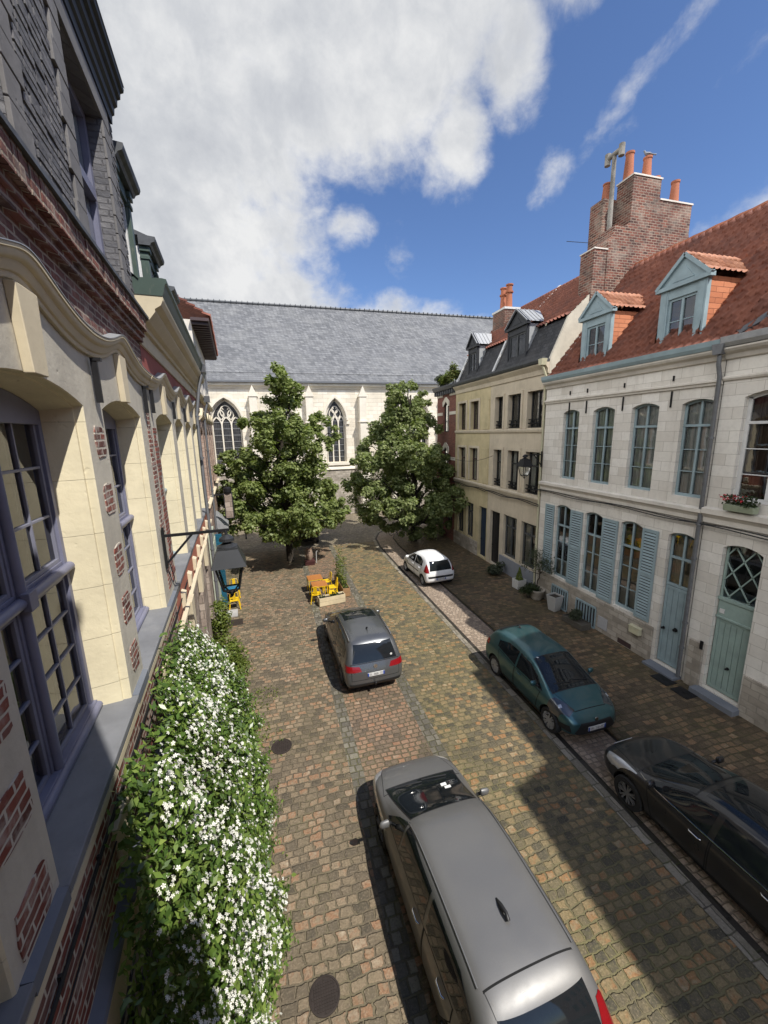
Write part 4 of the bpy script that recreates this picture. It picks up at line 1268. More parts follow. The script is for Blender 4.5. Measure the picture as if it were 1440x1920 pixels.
for H_, ln in ((F1, 4.86), (F2, 4.49)):
    b = MB()
    for k in range(2):
        b.tube([(x, -0.16 - 0.02 * k, 4.30 - 0.05 * k + 0.04 * math.sin(x * 2.1 + k)) for x in np.linspace(0, ln, 16)], 0.02, 6)
    b.build('facade_cable', M['cable'], H_)
# chimney of the ochre house
c = MB()
c.box(0.5, 1.9, 2.2, 3.2, 12.5, 14.75)
c.box(1.9, 2.3, 2.25, 3.1, 12.5, 14.0)
co = c.build('chimney', M['chimney_brick'], F2, bevel=0.02)
c = MB()
c.box(0.46, 1.94, 2.16, 3.24, 14.75, 14.87)
c.build('chimney_cap', M['white_flash'], co)
for px in (0.85, 1.5):
    c = MB()
    c.lathe([(0.22, 14.87), (0.2, 15.0), (0.17, 15.75), (0.24, 15.77), (0.24, 15.85), (0.17, 15.87), (0.17, 16.15), (0.22, 16.17), (0.22, 16.24), (0.12, 16.24)], (px, 2.7, 0), 12)
    c.build('chimney_pot', M['terracotta'], co, smooth=35)

F3 = thing('brick_house', 'small red brick house with stone bands and planted roof terrace', 'house', (11.3 + 0.02 * 27.6, 27.6, 0), AZF, 'houses along the right side')
b = MB()
b.wall([(0, 0), (3.19, 0), (3.19, 10.3), (0, 10.3)], [arch(1.15, 2.05, 7.6, 9.6, 0.2), arch(1.15, 2.05, 4.4, 6.5, 0.2), arch(0.4, 1.3, 0.2, 3.0, 0.2), arch(1.9, 2.8, 1.0, 3.0, 0.2)], 0, 0.2)
b.build('front_wall', M['red_brick'], F3)
b = MB()
for z0, z1 in ((8.75, 8.95), (10.0, 10.3), (5.7, 5.9), (3.6, 3.9)):
    for a, c in ((0, 1.0), (2.2, 3.19)):
        b.box(a, c, -0.03, -0.003, z0, z1)
for zz in (9.35, 6.25):
    b.prism([(1.05, zz), (1.2, zz + 0.02), (1.6, zz + 0.32), (2.0, zz + 0.02), (2.15, zz), (2.15, zz + 0.3), (1.7, zz + 0.62), (1.5, zz + 0.62), (1.05, zz + 0.3)], 'y', -0.05, -0.003)
b.build('stone_bands', M['church_trim'], F3)
b = MB()
b.box(0, 3.19, 0.9, 0.92, 0, 10.3)
b.build('interior', M['unlit_dark'], F3)
window(F3, 1.15, 2.05, 7.6, 9.6, 0.12, 'dark_wood', 0.2)
window(F3, 1.15, 2.05, 4.4, 6.5, 0.12, 'dark_wood', 0.2)
window(F3, 1.9, 2.8, 1.0, 3.0, 0.12, 'dark_wood', 0.2)
plank_door(F3, 0.4, 1.3, 0.2, 2.9, 0.12, 'black_door', 3)
b = MB()
b.sweep([(-0.1, 10.3), (3.19, 10.3)], [(0.0, 0.0), (0.3, 0.12), (0.38, 0.3), (0.38, 0.38), (-0.1, 0.42)])
for k in range(9):
    b.box(0.05 + k * 0.37, 0.2 + k * 0.37, -0.28, 0.0, 10.12, 10.36)
b.build('gutter', M['lead'], F3)
b = MB()
b.add([(0, 0, 10.4), (3.19, 0, 10.4), (3.19, 7.8, 10.4), (0, 7.8, 10.4)], [(0, 1, 2, 3)])
b.add([(0, 2.2, 10.4), (2.4, 2.2, 10.4), (2.4, 4.5, 12.8), (0, 4.5, 12.8)], [(0, 1, 2, 3)])
b.add([(0, 7.8, 0), (3.19, 7.8, 0), (3.19, 7.8, 10.4), (0, 7.8, 10.4)], [(0, 1, 2, 3)])
b.build('roof', M['zinc_light'], F3, fix=False)

# tall houses beyond the frame on the right: they shade the near street
def shade_house(y0, y1, eave, ridge, label):
    h = thing('brick_house', label, 'house', (11.5, y1, 0), RZR, 'houses along the right side')
    n = y1 - y0
    b = MB()
    hol = []
    for k in range(int(n / 2.2)):
        for zz in (1.4, 5.2, 8.8, 12.0):
            if zz + 2.2 < eave:
                hol.append(arch(0.7 + k * 2.2, 1.8 + k * 2.2, zz, zz + 2.1, 0.12, 4))
    b.wall([(0, 0), (n, 0), (n, eave), (0, eave)], hol, 0, 0.2)
    b.add([(0, 8, 0), (n, 8, 0), (n, 8, eave), (0, 8, eave)], [(0, 1, 2, 3)])
    for x in (0, n):
        b.add([(x, 0, 0), (x, 8, 0), (x, 8, eave), (x, 4, ridge), (x, 0, eave)], [(0, 1, 2, 3, 4)])
    b.build('front_wall', M['red_brick'], h, fix=False)
    b = MB()
    b.add([(0, 0.5, 0), (n, 0.5, 0), (n, 0.5, eave), (0, 0.5, eave)], [(0, 1, 2, 3)])
    b.build('interior', M['unlit_dark'], h, fix=False)
    b = MB()
    b.add([(0, -0.3, eave - 0.1), (n, -0.3, eave - 0.1), (n, 4, ridge), (0, 4, ridge), (0, 8, eave), (n, 8, eave)], [(0, 1, 2, 3), (3, 2, 5, 4)])
    b.build('roof', M['dark_slate'], h, fix=False)
    return h


shade_house(-5.2, 0.72, 14.6, 15.6, 'tall brick house past the green door, mostly out of view')
shade_house(-16.0, -5.3, 17.5, 19.5, 'tallest brick house on the right, out of view behind the photographer')

# ---------------------------------------------------------------- left side: cream house in the foreground
LAZ = rad(5.0)
NV = Vector((math.cos(LAZ), math.sin(LAZ), 0))            # out of the facade
UV_ = Vector((-math.sin(LAZ), math.cos(LAZ), 0))          # up the street
RZL = rad(95)
WALL_D = 1.25


def lp(s, n, z):
    """street point from distance along the left facade and distance in front of the eye line"""
    p = UV_ * s + NV * n
    return Vector((p.x, p.y, z))


LORG = lp(0, -WALL_D, 0)
A = thing('cream_house', 'cream stone house with lavender cross windows, brick patches and grey upper storey', 'house', LORG, RZL, 'houses along the left side')
SA0, SA1 = -4.0, 7.5
A_W = [(0.15, 2.0), (2.52, 4.40), (4.96, 6.78)]
Z0, Z1, ZR = 4.98, 8.10, 0.15


def reveal(mb, a, c, z0, z1, rise, steps, mi=0):
    """stepped splayed jambs: steps of (y, inset)"""
    prev = None
    for (y, ins) in steps:
        L = arch(a + ins, c - ins, z0, z1 - ins * 0.6, rise, 12)
        vs = [(p[0], y, p[1]) for p in L]
        if prev is not None:
            n = len(L)
            mb.add(prev + vs, [(i, (i + 1) % n, (i + 1) % n + n, i + n) for i in range(n)], mi)
        prev = vs


def cream_storey(h, s0, s1, wins, x_off=0.0):
    # ogee cornice that rises over every window
    cs = [(a + c) / 2 for a, c in wins]
    path = []
    for s in np.arange(s0, s1 + 1e-6, 0.06):
        dz = 0.0
        for m in cs:
            t = (s - m) / 0.95
            dz = max(dz, 0.20 * math.exp(-abs(t) ** 2.0 * 2.3) + 0.03 * math.exp(-(t * 4.0) ** 2))
        path.append((float(s), 8.435 + dz))
    b = MB()
    b.wall([(s0, 4.9), (s1, 4.9)] + [(p[0], p[1] + 0.1) for p in path[::-1]], [arch(a, c, Z0 - 0.05, Z1, ZR, 12) for a, c in wins], 0.0, 0.001)
    wl = b.build('front_wall', M['cream_wall'], h)
    b = MB()
    for a, c in wins:
        reveal(b, a, c, Z0 - 0.05, Z1, ZR, [(0.0, 0.0), (0.012, 0.012), (0.07, 0.018), (0.075, 0.035), (0.20, 0.06), (0.34, 0.085)])
    b.build('window_reveal', M['cream'], h, smooth=25)
    b = MB()
    for a, c in wins:
        m = (a + c) / 2
        b.prism([(m - 0.11, 8.085), (m + 0.11, 8.085), (m + 0.155, 8.63), (m - 0.155, 8.63)], 'y', -0.065, -0.002)
    b.build('keystone', M['cream_trim'], h, bevel=0.006)
    b = MB()
    b.sweep(path, [(0.002, 0.0), (0.025, 0.0), (0.032, 0.016), (0.032, 0.036), (0.048, 0.044), (0.062, 0.07), (0.072, 0.105), (0.092, 0.115), (0.104, 0.13), (0.107, 0.165), (0.118, 0.17), (0.118, 0.195), (0.002, 0.205)])
    b.build('ogee_cornice', M['cream_trim'], h, smooth=35)
    b = MB()
    b.sweep([p for p in path], [(0.0, 0.208), (0.124, 0.197), (0.124, 0.204), (0.0, 0.216)])
    b.build('lead_capping', M['zinc_light'], h)
    return wl


def cross_window(h, a, c, y, wood='lavender', sash='lavender_dark', detail=True):
    """stone-cross type window: thick mullion and transom, four leaves with glazing bars"""
    x0, x1 = a + 0.085, c - 0.085
    z0, z1 = Z0, Z1 - 0.05
    m, zt = (x0 + x1) / 2 - 0.02, 6.5
    b = MB()
    f = 0.062
    b.box(x0, x0 + f, y, y + 0.1, z0 + 0.1, z1 - ZR)
    b.box(x1 - f, x1, y, y + 0.1, z0 + 0.1, z1 - ZR)
    b.box(x0, x1, y - 0.03, y + 0.1, z0, z0 + 0.1)
    b.prism([(x1, z1 - ZR - 0.12)] + arch(x0, x1, z0, z1, ZR, 12)[2:] + [(x0, z1 - ZR - 0.12)], 'y', y + 0.001, y + 0.1)
    # rounded mullion and transom standing proud
    b.tube([(m, y - 0.005, z0 + 0.08), (m, y - 0.005, z1 - 0.14)], 0.036, 12)
    b.box(m - 0.062, m + 0.062, y + 0.012, y + 0.1, z0 + 0.1, z1 - 0.14)
    b.tube([(x0 + 0.01, y - 0.015, zt), (x1 - 0.01, y - 0.015, zt)], 0.042, 12)
    b.box(x0 + f, x1 - f, y + 0.013, y + 0.099, zt - 0.065, zt + 0.065)
    b.tube([(x0 + 0.01, y - 0.035, z0 + 0.05), (x1 - 0.01, y - 0.035, z0 + 0.05)], 0.042, 10)
    b.box(m - 0.06, m + 0.06, y - 0.075, y - 0.02, zt - 0.07, zt + 0.07)
    wo = b.build('window', M[wood], h, smooth=40, bevel=0.004)
    g = MB()
    if detail:
        for (xa, xb) in ((x0 + f, m - 0.062), (m + 0.062, x1 - f)):
            for (za, zb, rows) in ((z0 + 0.1, zt - 0.065, 4), (zt + 0.065, z1 - 0.2, 3)):
                sb = MB()
                e = 0.036
                sb.box(xa, xa + e, y + 0.025, y + 0.075, za, zb)
                sb.box(xb - e, xb, y + 0.025, y + 0.075, za, zb)
                sb.box(xa + e, xb - e, y + 0.025, y + 0.075, za, za + e)
                sb.box(xa + e, xb - e, y + 0.025, y + 0.075, zb - e, zb)
                xm = (xa + xb) / 2
                sb.box(xm - 0.011, xm + 0.011, y + 0.03, y + 0.068, za + e, zb - e)
                for r in range(1, rows):
                    zz = za + (zb - za) * r / rows
                    sb.box(xa + e, xm - 0.011, y + 0.03, y + 0.068, zz - 0.011, zz + 0.011)
                    sb.box(xm + 0.011, xb - e, y + 0.03, y + 0.068, zz - 0.011, zz + 0.011)
                sb.build('sash', M[sash], wo, bevel=0.003)
                g.add([(xa, y + 0.05, za), (xb, y + 0.05, za), (xb, y + 0.05, zb), (xa, y + 0.05, zb)], [(0, 1, 2, 3)])
    else:
        g.add([(x0, y + 0.05, z0), (x1, y + 0.05, z0), (x1, y + 0.05, z1), (x0, y + 0.05, z1)], [(0, 1, 2, 3)])
    g.build('pane', M['glass_near'], wo, fix=False)
    cb = MB()
    for (xa, xb) in ((x0 + 0.04, m - 0.05), (m + 0.05, x1 - 0.04)):
        n = 44
        for k in range(n):
            u0, u1 = xa + (xb - xa) * k / n, xa + (xb - xa) * (k + 1) / n
            d0, d1 = 0.022 * math.sin(k * 0.9) + 0.01 * math.sin(k * 2.1), 0.022 * math.sin((k + 1) * 0.9) + 0.01 * math.sin((k + 1) * 2.1)
            cb.add([(u0, y + 0.2 + d0, z0 + 0.02), (u1, y + 0.2 + d1, z0 + 0.02), (u1, y + 0.2 + d1, z1 - 0.08), (u0, y + 0.2 + d0, z1 - 0.08)], [(0, 1, 2, 3)])
    cb.build('curtain', M['curtain_cream'], wo, fix=False, smooth=80)
    # sill slab
    sb = MB()
    sb.prism([(-0.06, 4.895), (0.36, 4.895), (0.36, 5.0), (0.27, 4.992), (-0.06, 4.965)], 'x', a - 0.03, c + 0.03)
    sb.build('sill', M['bluestone'], wo, bevel=0.008)
    return wo


cream_storey(A, SA0, SA1, A_W)
for i, (a, c) in enumerate(A_W):
    cross_window(A, a, c, 0.30)
b = MB()
b.add([(SA0, 1.0, 0), (SA1, 1.0, 0), (SA1, 1.0, 12.6), (SA0, 1.0, 12.6)], [(0, 1, 2, 3)])
b.build('interior', M['room_beige'], A, fix=False)
# brick patches let into the piers
b = MB()
pat = []
for (cx, zs) in ((2.26, (5.15, 5.75, 6.3, 6.95, 7.6)), (4.72, (5.28, 5.85, 6.4, 7.05, 7.62))):
    for z in zs:
        wv = 0.30 if cx > 3 else 0.36
        loop = []
        for k in range(16):
            t = k / 16 * 2 * math.pi
            rx = wv / 2 * (abs(math.cos(t)) ** 0.35) * (1 if math.cos(t) > 0 else -1) * random.uniform(0.86, 1.08)
            rz_ = 0.155 * (abs(math.sin(t)) ** 0.35) * (1 if math.sin(t) > 0 else -1) * random.uniform(0.88, 1.06)
            loop.append((cx + rx, z + rz_))
        b.prism(loop, 'y', -0.008, 0.02)
for (z0, z1) in ((5.1, 7.9),):
    xs0 = []
    z = z0
    while z < z1:
        hgt = random.choice((0.15, 0.23, 0.3))
        w0, w1 = random.uniform(7.12, 7.22), random.uniform(7.34, 7.49)
        b.box(w0, w1, -0.008, 0.02, z, z + hgt - 0.01)
        z += hgt
b.build('brick_patch', M['brick_near'], A)
# wall anchors
for (s, z0, z1) in ((4.74, 8.0, 8.42), (7.05, 8.02, 8.42)):
    b = MB()
    b.bar((s, -0.05, z0), (s, -0.05, z1), 0.055, 0.035)
    b.bar((s, -0.075, z1 - 0.03), (s, -0.075, z1), 0.075, 0.05)
    b.build('wall_anchor', M['iron'], A)
# brick frieze above the cornice, corbelled courses, dark ledge
b = MB()
b.box(SA0, SA1 - 0.003, 0.003, 0.3, 8.45, 9.12)
b.box(SA0, SA1 - 0.006, -0.055, 0.3, 9.12, 9.2)
b.box(SA0, SA1, -0.085, 0.3, 9.2, 9.27)
b.build('brick_frieze', M['brick_band'], A)
b = MB()
x = SA0
while x < SA1 - 0.06:
    b.box(x, x + 0.066, -0.13 - random.uniform(0, 0.012), 0.1, 9.272, 9.47)
    x += 0.078
b.build('soldier_course', M['brick_band'], A)
b = MB()
b.box(SA0, SA1 + 0.04, -0.17, 0.05, 9.472, 9.51)
b.build('dark_ledge', M['lead'], A)
U_W = [(-0.75, 0.7), (2.35, 3.84), (5.42, 6.86)]
b = MB()
b.wall([(SA0, 9.5), (SA1, 9.5), (SA1, 12.2), (SA0, 12.2)], [arch(a, c, 9.53, 11.72, 0.0) for a, c in U_W], 0.0, 0.26)
# raked brick courses stand a little proud: real shadow lines
b.build('upper_wall', M['grey_brick'], A)
b = MB()
z = 9.54
while z < 12.0:
    for (p, q) in ((SA0, U_W[0][0] - 0.34), (U_W[0][1] + 0.34, U_W[1][0] - 0.34), (U_W[1][1] + 0.34, U_W[2][0] - 0.34), (U_W[2][1] + 0.34, SA1)):
        x = p + random.uniform(-0.1, 0)
        while x < q - 0.05:
            w = 0.215
            xa, xb = max(x, p), min(x + w, q)
            if xb - xa > 0.03:
                b.box(xa, xb, -random.uniform(0.006, 0.02), 0.01, z, z + 0.056)
            x += w + 0.012
    z += 0.075
b.build('raised_bricks', M['grey_brick'], A, fix=False)
b = MB()
for a, c in U_W:
    z, k = 9.53, 0
    while z < 11.72:
        hh = 0.2 + 0.02 * (k % 3)
        e = 0.34 if k % 2 else 0.26
        b.box(a - e, a - 0.002, -0.03 - 0.004 * (k % 2), 0.0, z, min(z + hh - 0.012, 11.72))
        b.box(c + 0.002, c + e, -0.03 - 0.004 * (k % 2), 0.0, z, min(z + hh - 0.012, 11.72))
        z += hh
        k += 1
    b.box(a - 0.34, c + 0.34, -0.034, 0.0, 11.722, 11.98)
b.build('stone_surround', M['grey_stone'], A, bevel=0.008)
for a, c in U_W:
    window(A, a, c, 9.53, 11.72, 0.16, 'lavender', 0.0, 0.10, 2, 10.75, mull=0.11, depth=0.1, rows=(), curtain=('curtain', 0.42), cross=0.12)
b = MB()
b.sweep([(SA0, 12.06), (SA1 + 0.03, 12.06)], [(0.0, 0.0), (0.03, 0.0), (0.04, 0.1), (0.07, 0.12), (0.08, 0.2), (0.12, 0.23), (0.13, 0.31), (0.17, 0.33), (0.18, 0.40), (0.22, 0.42), (0.23, 0.46), (0.0, 0.5)])
b.build('eaves_cornice', M['black_cornice'], A)
b = MB()
b.add([(SA0, -0.24, 12.54), (SA1 + 0.03, -0.24, 12.54), (SA1 + 0.03, 4.0, 15.7), (SA0, 4.0, 15.7)], [(0, 1, 2, 3)])
b.add([(SA0, 8, 12.3), (SA1, 8, 12.3), (SA1, 4.0, 15.7), (SA0, 4.0, 15.7)], [(0, 1, 2, 3)])
for x in (SA0, SA1 - 0.002):
    b.add([(x, 0, 8.0), (x, 8, 8.0), (x, 8, 12.3), (x, 4, 15.68), (x, 0, 12.4)], [(0, 1, 2, 3, 4)])
b.build('roof', M['dark_slate'], A, fix=False)
# string courses below the windows
b = MB()
for (p, q) in ((SA0, A_W[0][0] - 0.03), (A_W[0][1] + 0.03, A_W[1][0] - 0.03), (A_W[1][1] + 0.03, A_W[2][0] - 0.03), (A_W[2][1] + 0.03, SA1)):
    b.prism([(-0.056, 4.862), (0.02, 4.862), (0.02, 4.982), (-0.056, 4.962)], 'x', p, q)
b.build('sill_ledge', M['blue_ledge'], A)
b = MB()
b.box(SA0, SA1, -0.048, 0.05, 4.79, 4.861)
b.build('cream_fillet', M['cream_trim'], A)
b = MB()
b.box(SA0, SA1, -0.03, 0.2, 3.95, 4.79)
b.build('brick_band', M['brick_near'], A)
G_W = [(0.4, 1.8), (2.74, 4.18), (5.15, 6.6)]
b = MB()
prof = [(0.0, 0.0), (0.10, 0.0), (0.12, 0.05), (0.11, 0.09), (0.03, 0.13), (0.0, 0.14)]
segs = []
for a, c in G_W:
    m = (a + c) / 2
    segs.append((m - 0.27, m + 0.27))
xs = [SA0] + [v for sg in segs for v in sg] + [SA1]
for k in range(0, len(xs) - 1, 2):
    b.sweep([(xs[k], 3.82), (xs[k + 1], 3.82)], prof)
for (p, q) in segs:
    b.sweep([(p - 0.02, 3.85), (p + 0.1, 3.95), (q - 0.1, 3.95), (q + 0.02, 3.85)], [(0.0, 0.0), (0.13, 0.0), (0.15, 0.05), (0.14, 0.09), (0.03, 0.13), (0.0, 0.14)])
b.build('lower_ledge', M['blue_ledge'], A)
b = MB()
for (p, q) in segs:
    b.prism([(p + 0.1, 4.10), (q - 0.1, 4.10), (q - 0.06, 4.52), (p + 0.06, 4.52)], 'y', -0.075, -0.031)
    b.prism([(p + 0.1, 3.3), (q - 0.1, 3.3), (q - 0.02, 3.84), (p + 0.02, 3.84)], 'y', -0.12, -0.002)
b.build('keystone', M['cream_trim'], A, bevel=0.008)
b = MB()
b.wall([(SA0, 0), (SA1, 0), (SA1, 3.97), (SA0, 3.97)], [arch(a, c, 0.9, 3.38, 0.12) for a, c in G_W], -0.02, 0.30)
b.build('lower_wall', M['cream_wall'], A)
b = MB()
for a, c in G_W:
    b.box(a - 0.22, c + 0.22, -0.075, -0.022, 3.39, 3.818)
b.build('lintel', M['cream_trim'], A, bevel=0.006)
for a, c in G_W:
    window(A, a, c, 0.9, 3.38, 0.1, 'lavender', 0.12, 0.08, 2, 2.7, rows=(1.6, 2.1), mull=0.07)
# black cables clipped under the sills
b = MB()
for k, (zz, yy) in enumerate(((4.62, -0.05), (4.575, -0.045), (4.40, -0.05))):
    b.tube([(s, yy, zz + 0.012 * math.sin(s * 2.3 + k)) for s in np.linspace(SA0, 9.0, 50)], 0.007 if k else 0.010, 6)
for s in (2.25, 2.95, 3.5, 4.4, 6.0, 7.3):
    b.bar((s, -0.04, 4.64), (s, -0.04, 4.56), 0.02, 0.02)
b.build('facade_cable', M['cable'], A)

# unseen block added behind the photographer, stepped to shade the near facade
PJ = thing('shade_corner', 'unseen corner block added to shade the near end of the cream facade', 'house', lp(-0.3, -1.25, 0), RZL, 'houses along the left side')
b = MB()
b.wall([(-4, 0), (0, 0), (0, 8.4), (-4, 8.4)], [arch(-2.6, -1.2, 1.0, 3.2, 0.1), arch(-2.6, -1.2, 5.0, 7.6, 0.1)], -2.1, 0.2)
b.box(-4, -0.002, -1.95, -1.75, 0, 8.39)
b.box(-0.2, 0, -2.095, -0.3, 0, 8.4)
b.wall([(-4, 8.4), (0, 8.4), (0, 12.6), (-4, 12.6)], [arch(-2.6, -1.2, 9.0, 11.2, 0.1)], -1.84, 0.2)
b.box(-4, -0.002, -1.7, -1.5, 8.4, 12.59)
b.box(-0.2, 0, -1.835, -0.3, 8.41, 12.6)
b.box(-4, 0, -2.1, -1.5, 8.33, 8.395)
b.build('front_wall', M['cream_wall'], PJ)
b = MB()
b.box(-4.2, 0.03, -1.9, 0.0, 12.602, 12.75)
b.build('roof', M['lead'], PJ)

# ---------------------------------------------------------------- left side: second house (green gutter)
SB0, SB1 = 7.503, 17.4
B = thing('cream_house', 'cream house with red band, heavy cornice, green gutter and dormers', 'house', LORG, RZL, 'houses along the left side')
B_W = [(8.02, 9.98), (10.5, 12.05), (12.65, 14.2), (14.75, 16.3)]
cream_storey(B, SB0, SB1, B_W)
for i, (a, c) in enumerate(B_W):
    cross_window(B, a, c, 0.30, 'teal_grey', 'teal_grey', detail=(i < 2))
b = MB()
b.add([(SB0, 1.0, 0), (SB1, 1.0, 0), (SB1, 1.0, 9.9), (SB0, 1.0, 9.9)], [(0, 1, 2, 3)])
b.build('interior', M['room_beige'], B, fix=False)
b = MB()
for k in range(26):
    z = 5.1 + k * 0.105
    w0, w1 = random.uniform(7.56, 7.64), random.uniform(7.78, 7.97)
    b.box(w0, w1, -0.01, 0.02, z, z + 0.085)
b.build('brick_patch', M['red_brick'], B)
for (s, z0, z1) in ((7.62, 8.05, 8.42), (10.2, 8.05, 8.42), (12.35, 8.05, 8.42)):
    b = MB()
    b.bar((s, -0.05, z0), (s, -0.05, z1), 0.055, 0.035)
    b.build('wall_anchor', M['iron'], B)
b = MB()
b.box(SB0, SB1, 0.003, 0.3, 8.45, 9.1)
b.build('red_band', M['red_render'], B)
b = MB()
b.box(SB0, SB1, -0.03, 0.3, 9.1, 9.36)
b.sweep([(SB0 + 0.03, 9.36), (SB1, 9.36)], [(0.03, 0.0), (0.08, 0.0), (0.09, 0.06), (0.16, 0.1), (0.24, 0.2), (0.27, 0.24), (0.27, 0.28), (0.36, 0.34), (0.40, 0.42), (0.40, 0.47), (0.0, 0.5)])
b.build('cornice', M['cream_trim'], B)
b = MB()
b.sweep([(SB0 + 0.02, 9.835), (SB1, 9.835)], [(0.0, 0.0), (0.40, 0.0), (0.42, 0.05), (0.45, 0.16), (0.48, 0.2), (0.48, 0.25), (0.42, 0.26), (0.0, 0.24)])
b.build('gutter', M['gutter_green'], B)
# slate roof behind, side wall against the grey storey, dormers
b = MB()
b.add([(SB0, -0.1, 10.05), (SB1, -0.1, 10.05), (SB1, 4.0, 14.0), (SB0, 4.0, 14.0)], [(0, 1, 2, 3)])
b.add([(SB0, 8, 9.9), (SB1, 8, 9.9), (SB1, 4, 14.0), (SB0, 4, 14.0)], [(0, 1, 2, 3)])
b.build('roof', M['dark_slate'], B, fix=False)


def green_dormer(s0, s1, zt):
    b = MB()
    y = 0.06
    for s in (s0, s1 - 0.15):
        b.box(s, s + 0.15, y, y + 0.15, 10.09, zt)
        b.box(s - 0.02, s + 0.17, y - 0.025, y + 0.15, zt - 0.24, zt - 0.17)
        b.box(s - 0.035, s + 0.185, y - 0.04, y + 0.15, zt - 0.1, zt)
    b.box(s0 + 0.15, s1 - 0.15, y + 0.02, y + 0.15, zt - 0.2, zt)
    o = b.build('dormer', M['gutter_green'], B, bevel=0.008)
    r = MB()
    r.sweep([(s0 - 0.08, zt + 0.002), (s1 + 0.08, zt + 0.002)], [(-0.2, 0.0), (0.0, 0.0), (0.03, 0.05), (0.09, 0.08), (0.11, 0.13), (0.11, 0.17), (-0.2, 0.19)])
    r.prism([(0.0, zt + 0.18), (2.4, zt + 0.18), (2.4, zt + 0.42), (0.4, zt + 0.32)], 'x', s0 - 0.06, s1 + 0.06)
    r.build('dormer_roof', M['lead'], o)
    c = MB()
    c.box(s0 + 0.01, s0 + 0.07, y + 0.15, 1.9, 10.1, zt)
    c.box(s1 - 0.07, s1 - 0.01, y + 0.15, 1.9, 10.1, zt)
    c.build('cheek', M['white_flash'], o)
    window(o, s0 + 0.15, s1 - 0.15, 10.1, zt - 0.2, 0.13, 'white_paint', fw=0.07, cols=2, mull=0.06)


green_dormer(7.72, 8.75, 11.75)
green_dormer(10.1, 11.15, 11.5)
green_dormer(13.0, 14.05, 11.5)
b = MB()
b.tube([(9.6, -0.05, 10.6), (9.9, -0.25, 10.35), (10.4, -0.3, 10.3), (11.1, -0.05, 10.7)], 0.012, 6)
b.build('roof_cable', M['cable'], B)
# lower storey: orange-red band, pale consoles, rough stone wall
b = MB()
b.box(SB0, SB1, -0.035, 0.2, 4.3, 4.86)
b.build('orange_band', M['orange_render'], B)
b = MB()
for (p, q) in ((SB0, B_W[0][0] - 0.03),) + tuple((B_W[i][1] + 0.03, B_W[i + 1][0] - 0.03) for i in range(3)) + ((B_W[3][1] + 0.03, SB1),):
    b.prism([(-0.056, 4.862), (0.02, 4.862), (0.02, 4.982), (-0.056, 4.962)], 'x', p, q)
b.build('sill_ledge', M['zinc'], B)
b = MB()
for s in np.arange(8.0, 17.2, 1.15):
    b.prism([(-0.034, 4.74), (-0.12, 4.70), (-0.10, 4.46), (-0.034, 4.40)], 'x', float(s), float(s) + 0.2)
b.sweep([(SB0, 4.1), (SB1, 4.1)], [(0.0, 0.0), (0.04, 0.0), (0.06, 0.08), (0.11, 0.13), (0.11, 0.19), (0.0, 0.22)])
for s in (8.6, 10.9, 13.2):
    b.prism([(s, 3.6), (s + 0.3, 3.6), (s + 0.38, 4.31), (s - 0.08, 4.31)], 'y', -0.14, -0.03)
b.build('consoles', M['cream_trim'], B, bevel=0.006)
b = MB()
b.wall([(SB0, 0), (SB1, 0), (SB1, 4.3), (SB0, 4.3)], [arch(8.2, 9.5, 0.9, 3.5, 0.15), arch(10.6, 11.9, 0.9, 3.5, 0.15), arch(13.2, 14.2, 0.15, 3.3, 0.15)], -0.02, 0.30)
b.build('lower_wall', M['old_stone'], B)
for a, c in ((8.2, 9.5), (10.6, 11.9)):
    window(B, a, c, 0.9, 3.5, 0.12, 'dark_wood', 0.15, 0.07, 2, 2.7)
plank_door(B, 13.2, 14.2, 0.15, 3.1, 0.1, 'dark_wood', 4)
downpipe(B, [(15.55, -0.42, 9.8), (15.5, -0.3, 9.4), (15.45, -0.12, 8.4), (15.2, -0.12, 6.0), (15.15, -0.14, 4.9), (15.1, -0.16, 4.3), (15.1, -0.16, 0.4)], 0.055, 'zinc', True, (8.3, 6.9, 3.6, 2.4))
# pale green shopfront at the far end
SH = MB()
SH.box(15.6, SB1 - 0.01, -0.14, -0.023, 0.35, 4.0)
for s in (15.72, 16.6):
    SH.box(s, s + 0.72, -0.17, -0.141, 0.6, 3.6)
SH.build('shopfront_panel', M['shop_green'], B, bevel=0.006)

# ---------------------------------------------------------------- left side: far house with the blue shutters
SC0, SC1 = 17.41, 28.2
Cc = thing('brick_house', 'far pink brick house with blue shop shutters and overhanging tiled eaves', 'house', LORG, RZL, 'houses along the left side')
C_W = [(17.9, 19.1), (19.9, 21.1), (21.9, 23.1), (23.9, 25.1), (25.9, 27.1)]
b = MB()
b.wall([(SC0, 0), (SC1, 0), (SC1, 9.3), (SC0, 9.3)], [arch(a, c, Z0, 8.05, 0.3) for a, c in C_W] + [arch(18.0, 19.2, 0.2, 3.2), arch(20.4, 22.4, 0.7, 3.2), arch(23.4, 25.4, 0.7, 3.2)], -0.01, 0.3)
b.build('front_wall', M['pink_brick'], Cc)
b = MB()
b.wall([(19.5, 9.3), (SC1, 9.3), (SC1, 12.5), (19.5, 12.5)], [arch(20.2, 21.2, 9.7, 11.7), arch(23.0, 24.0, 9.7, 11.7), arch(25.8, 26.8, 9.7, 11.7)], -0.01, 0.2)
b.add([(19.5, -0.01, 9.3), (19.5, 7, 9.3), (19.5, 7, 12.5), (19.5, -0.01, 12.5)], [(0, 1, 2, 3)])
b.build('upper_wall', M['white_trim'], Cc)
b = MB()
b.add([(SC0, 1.0, 0), (SC1, 1.0, 0), (SC1, 1.0, 12.4), (SC0, 1.0, 12.4)], [(0, 1, 2, 3)])
b.build('interior', M['unlit_dark'], Cc, fix=False)
for a, c in C_W:
    window(Cc, a, c, Z0, 8.05, 0.15, 'white_paint', 0.3, 0.07, 2, 7.0)
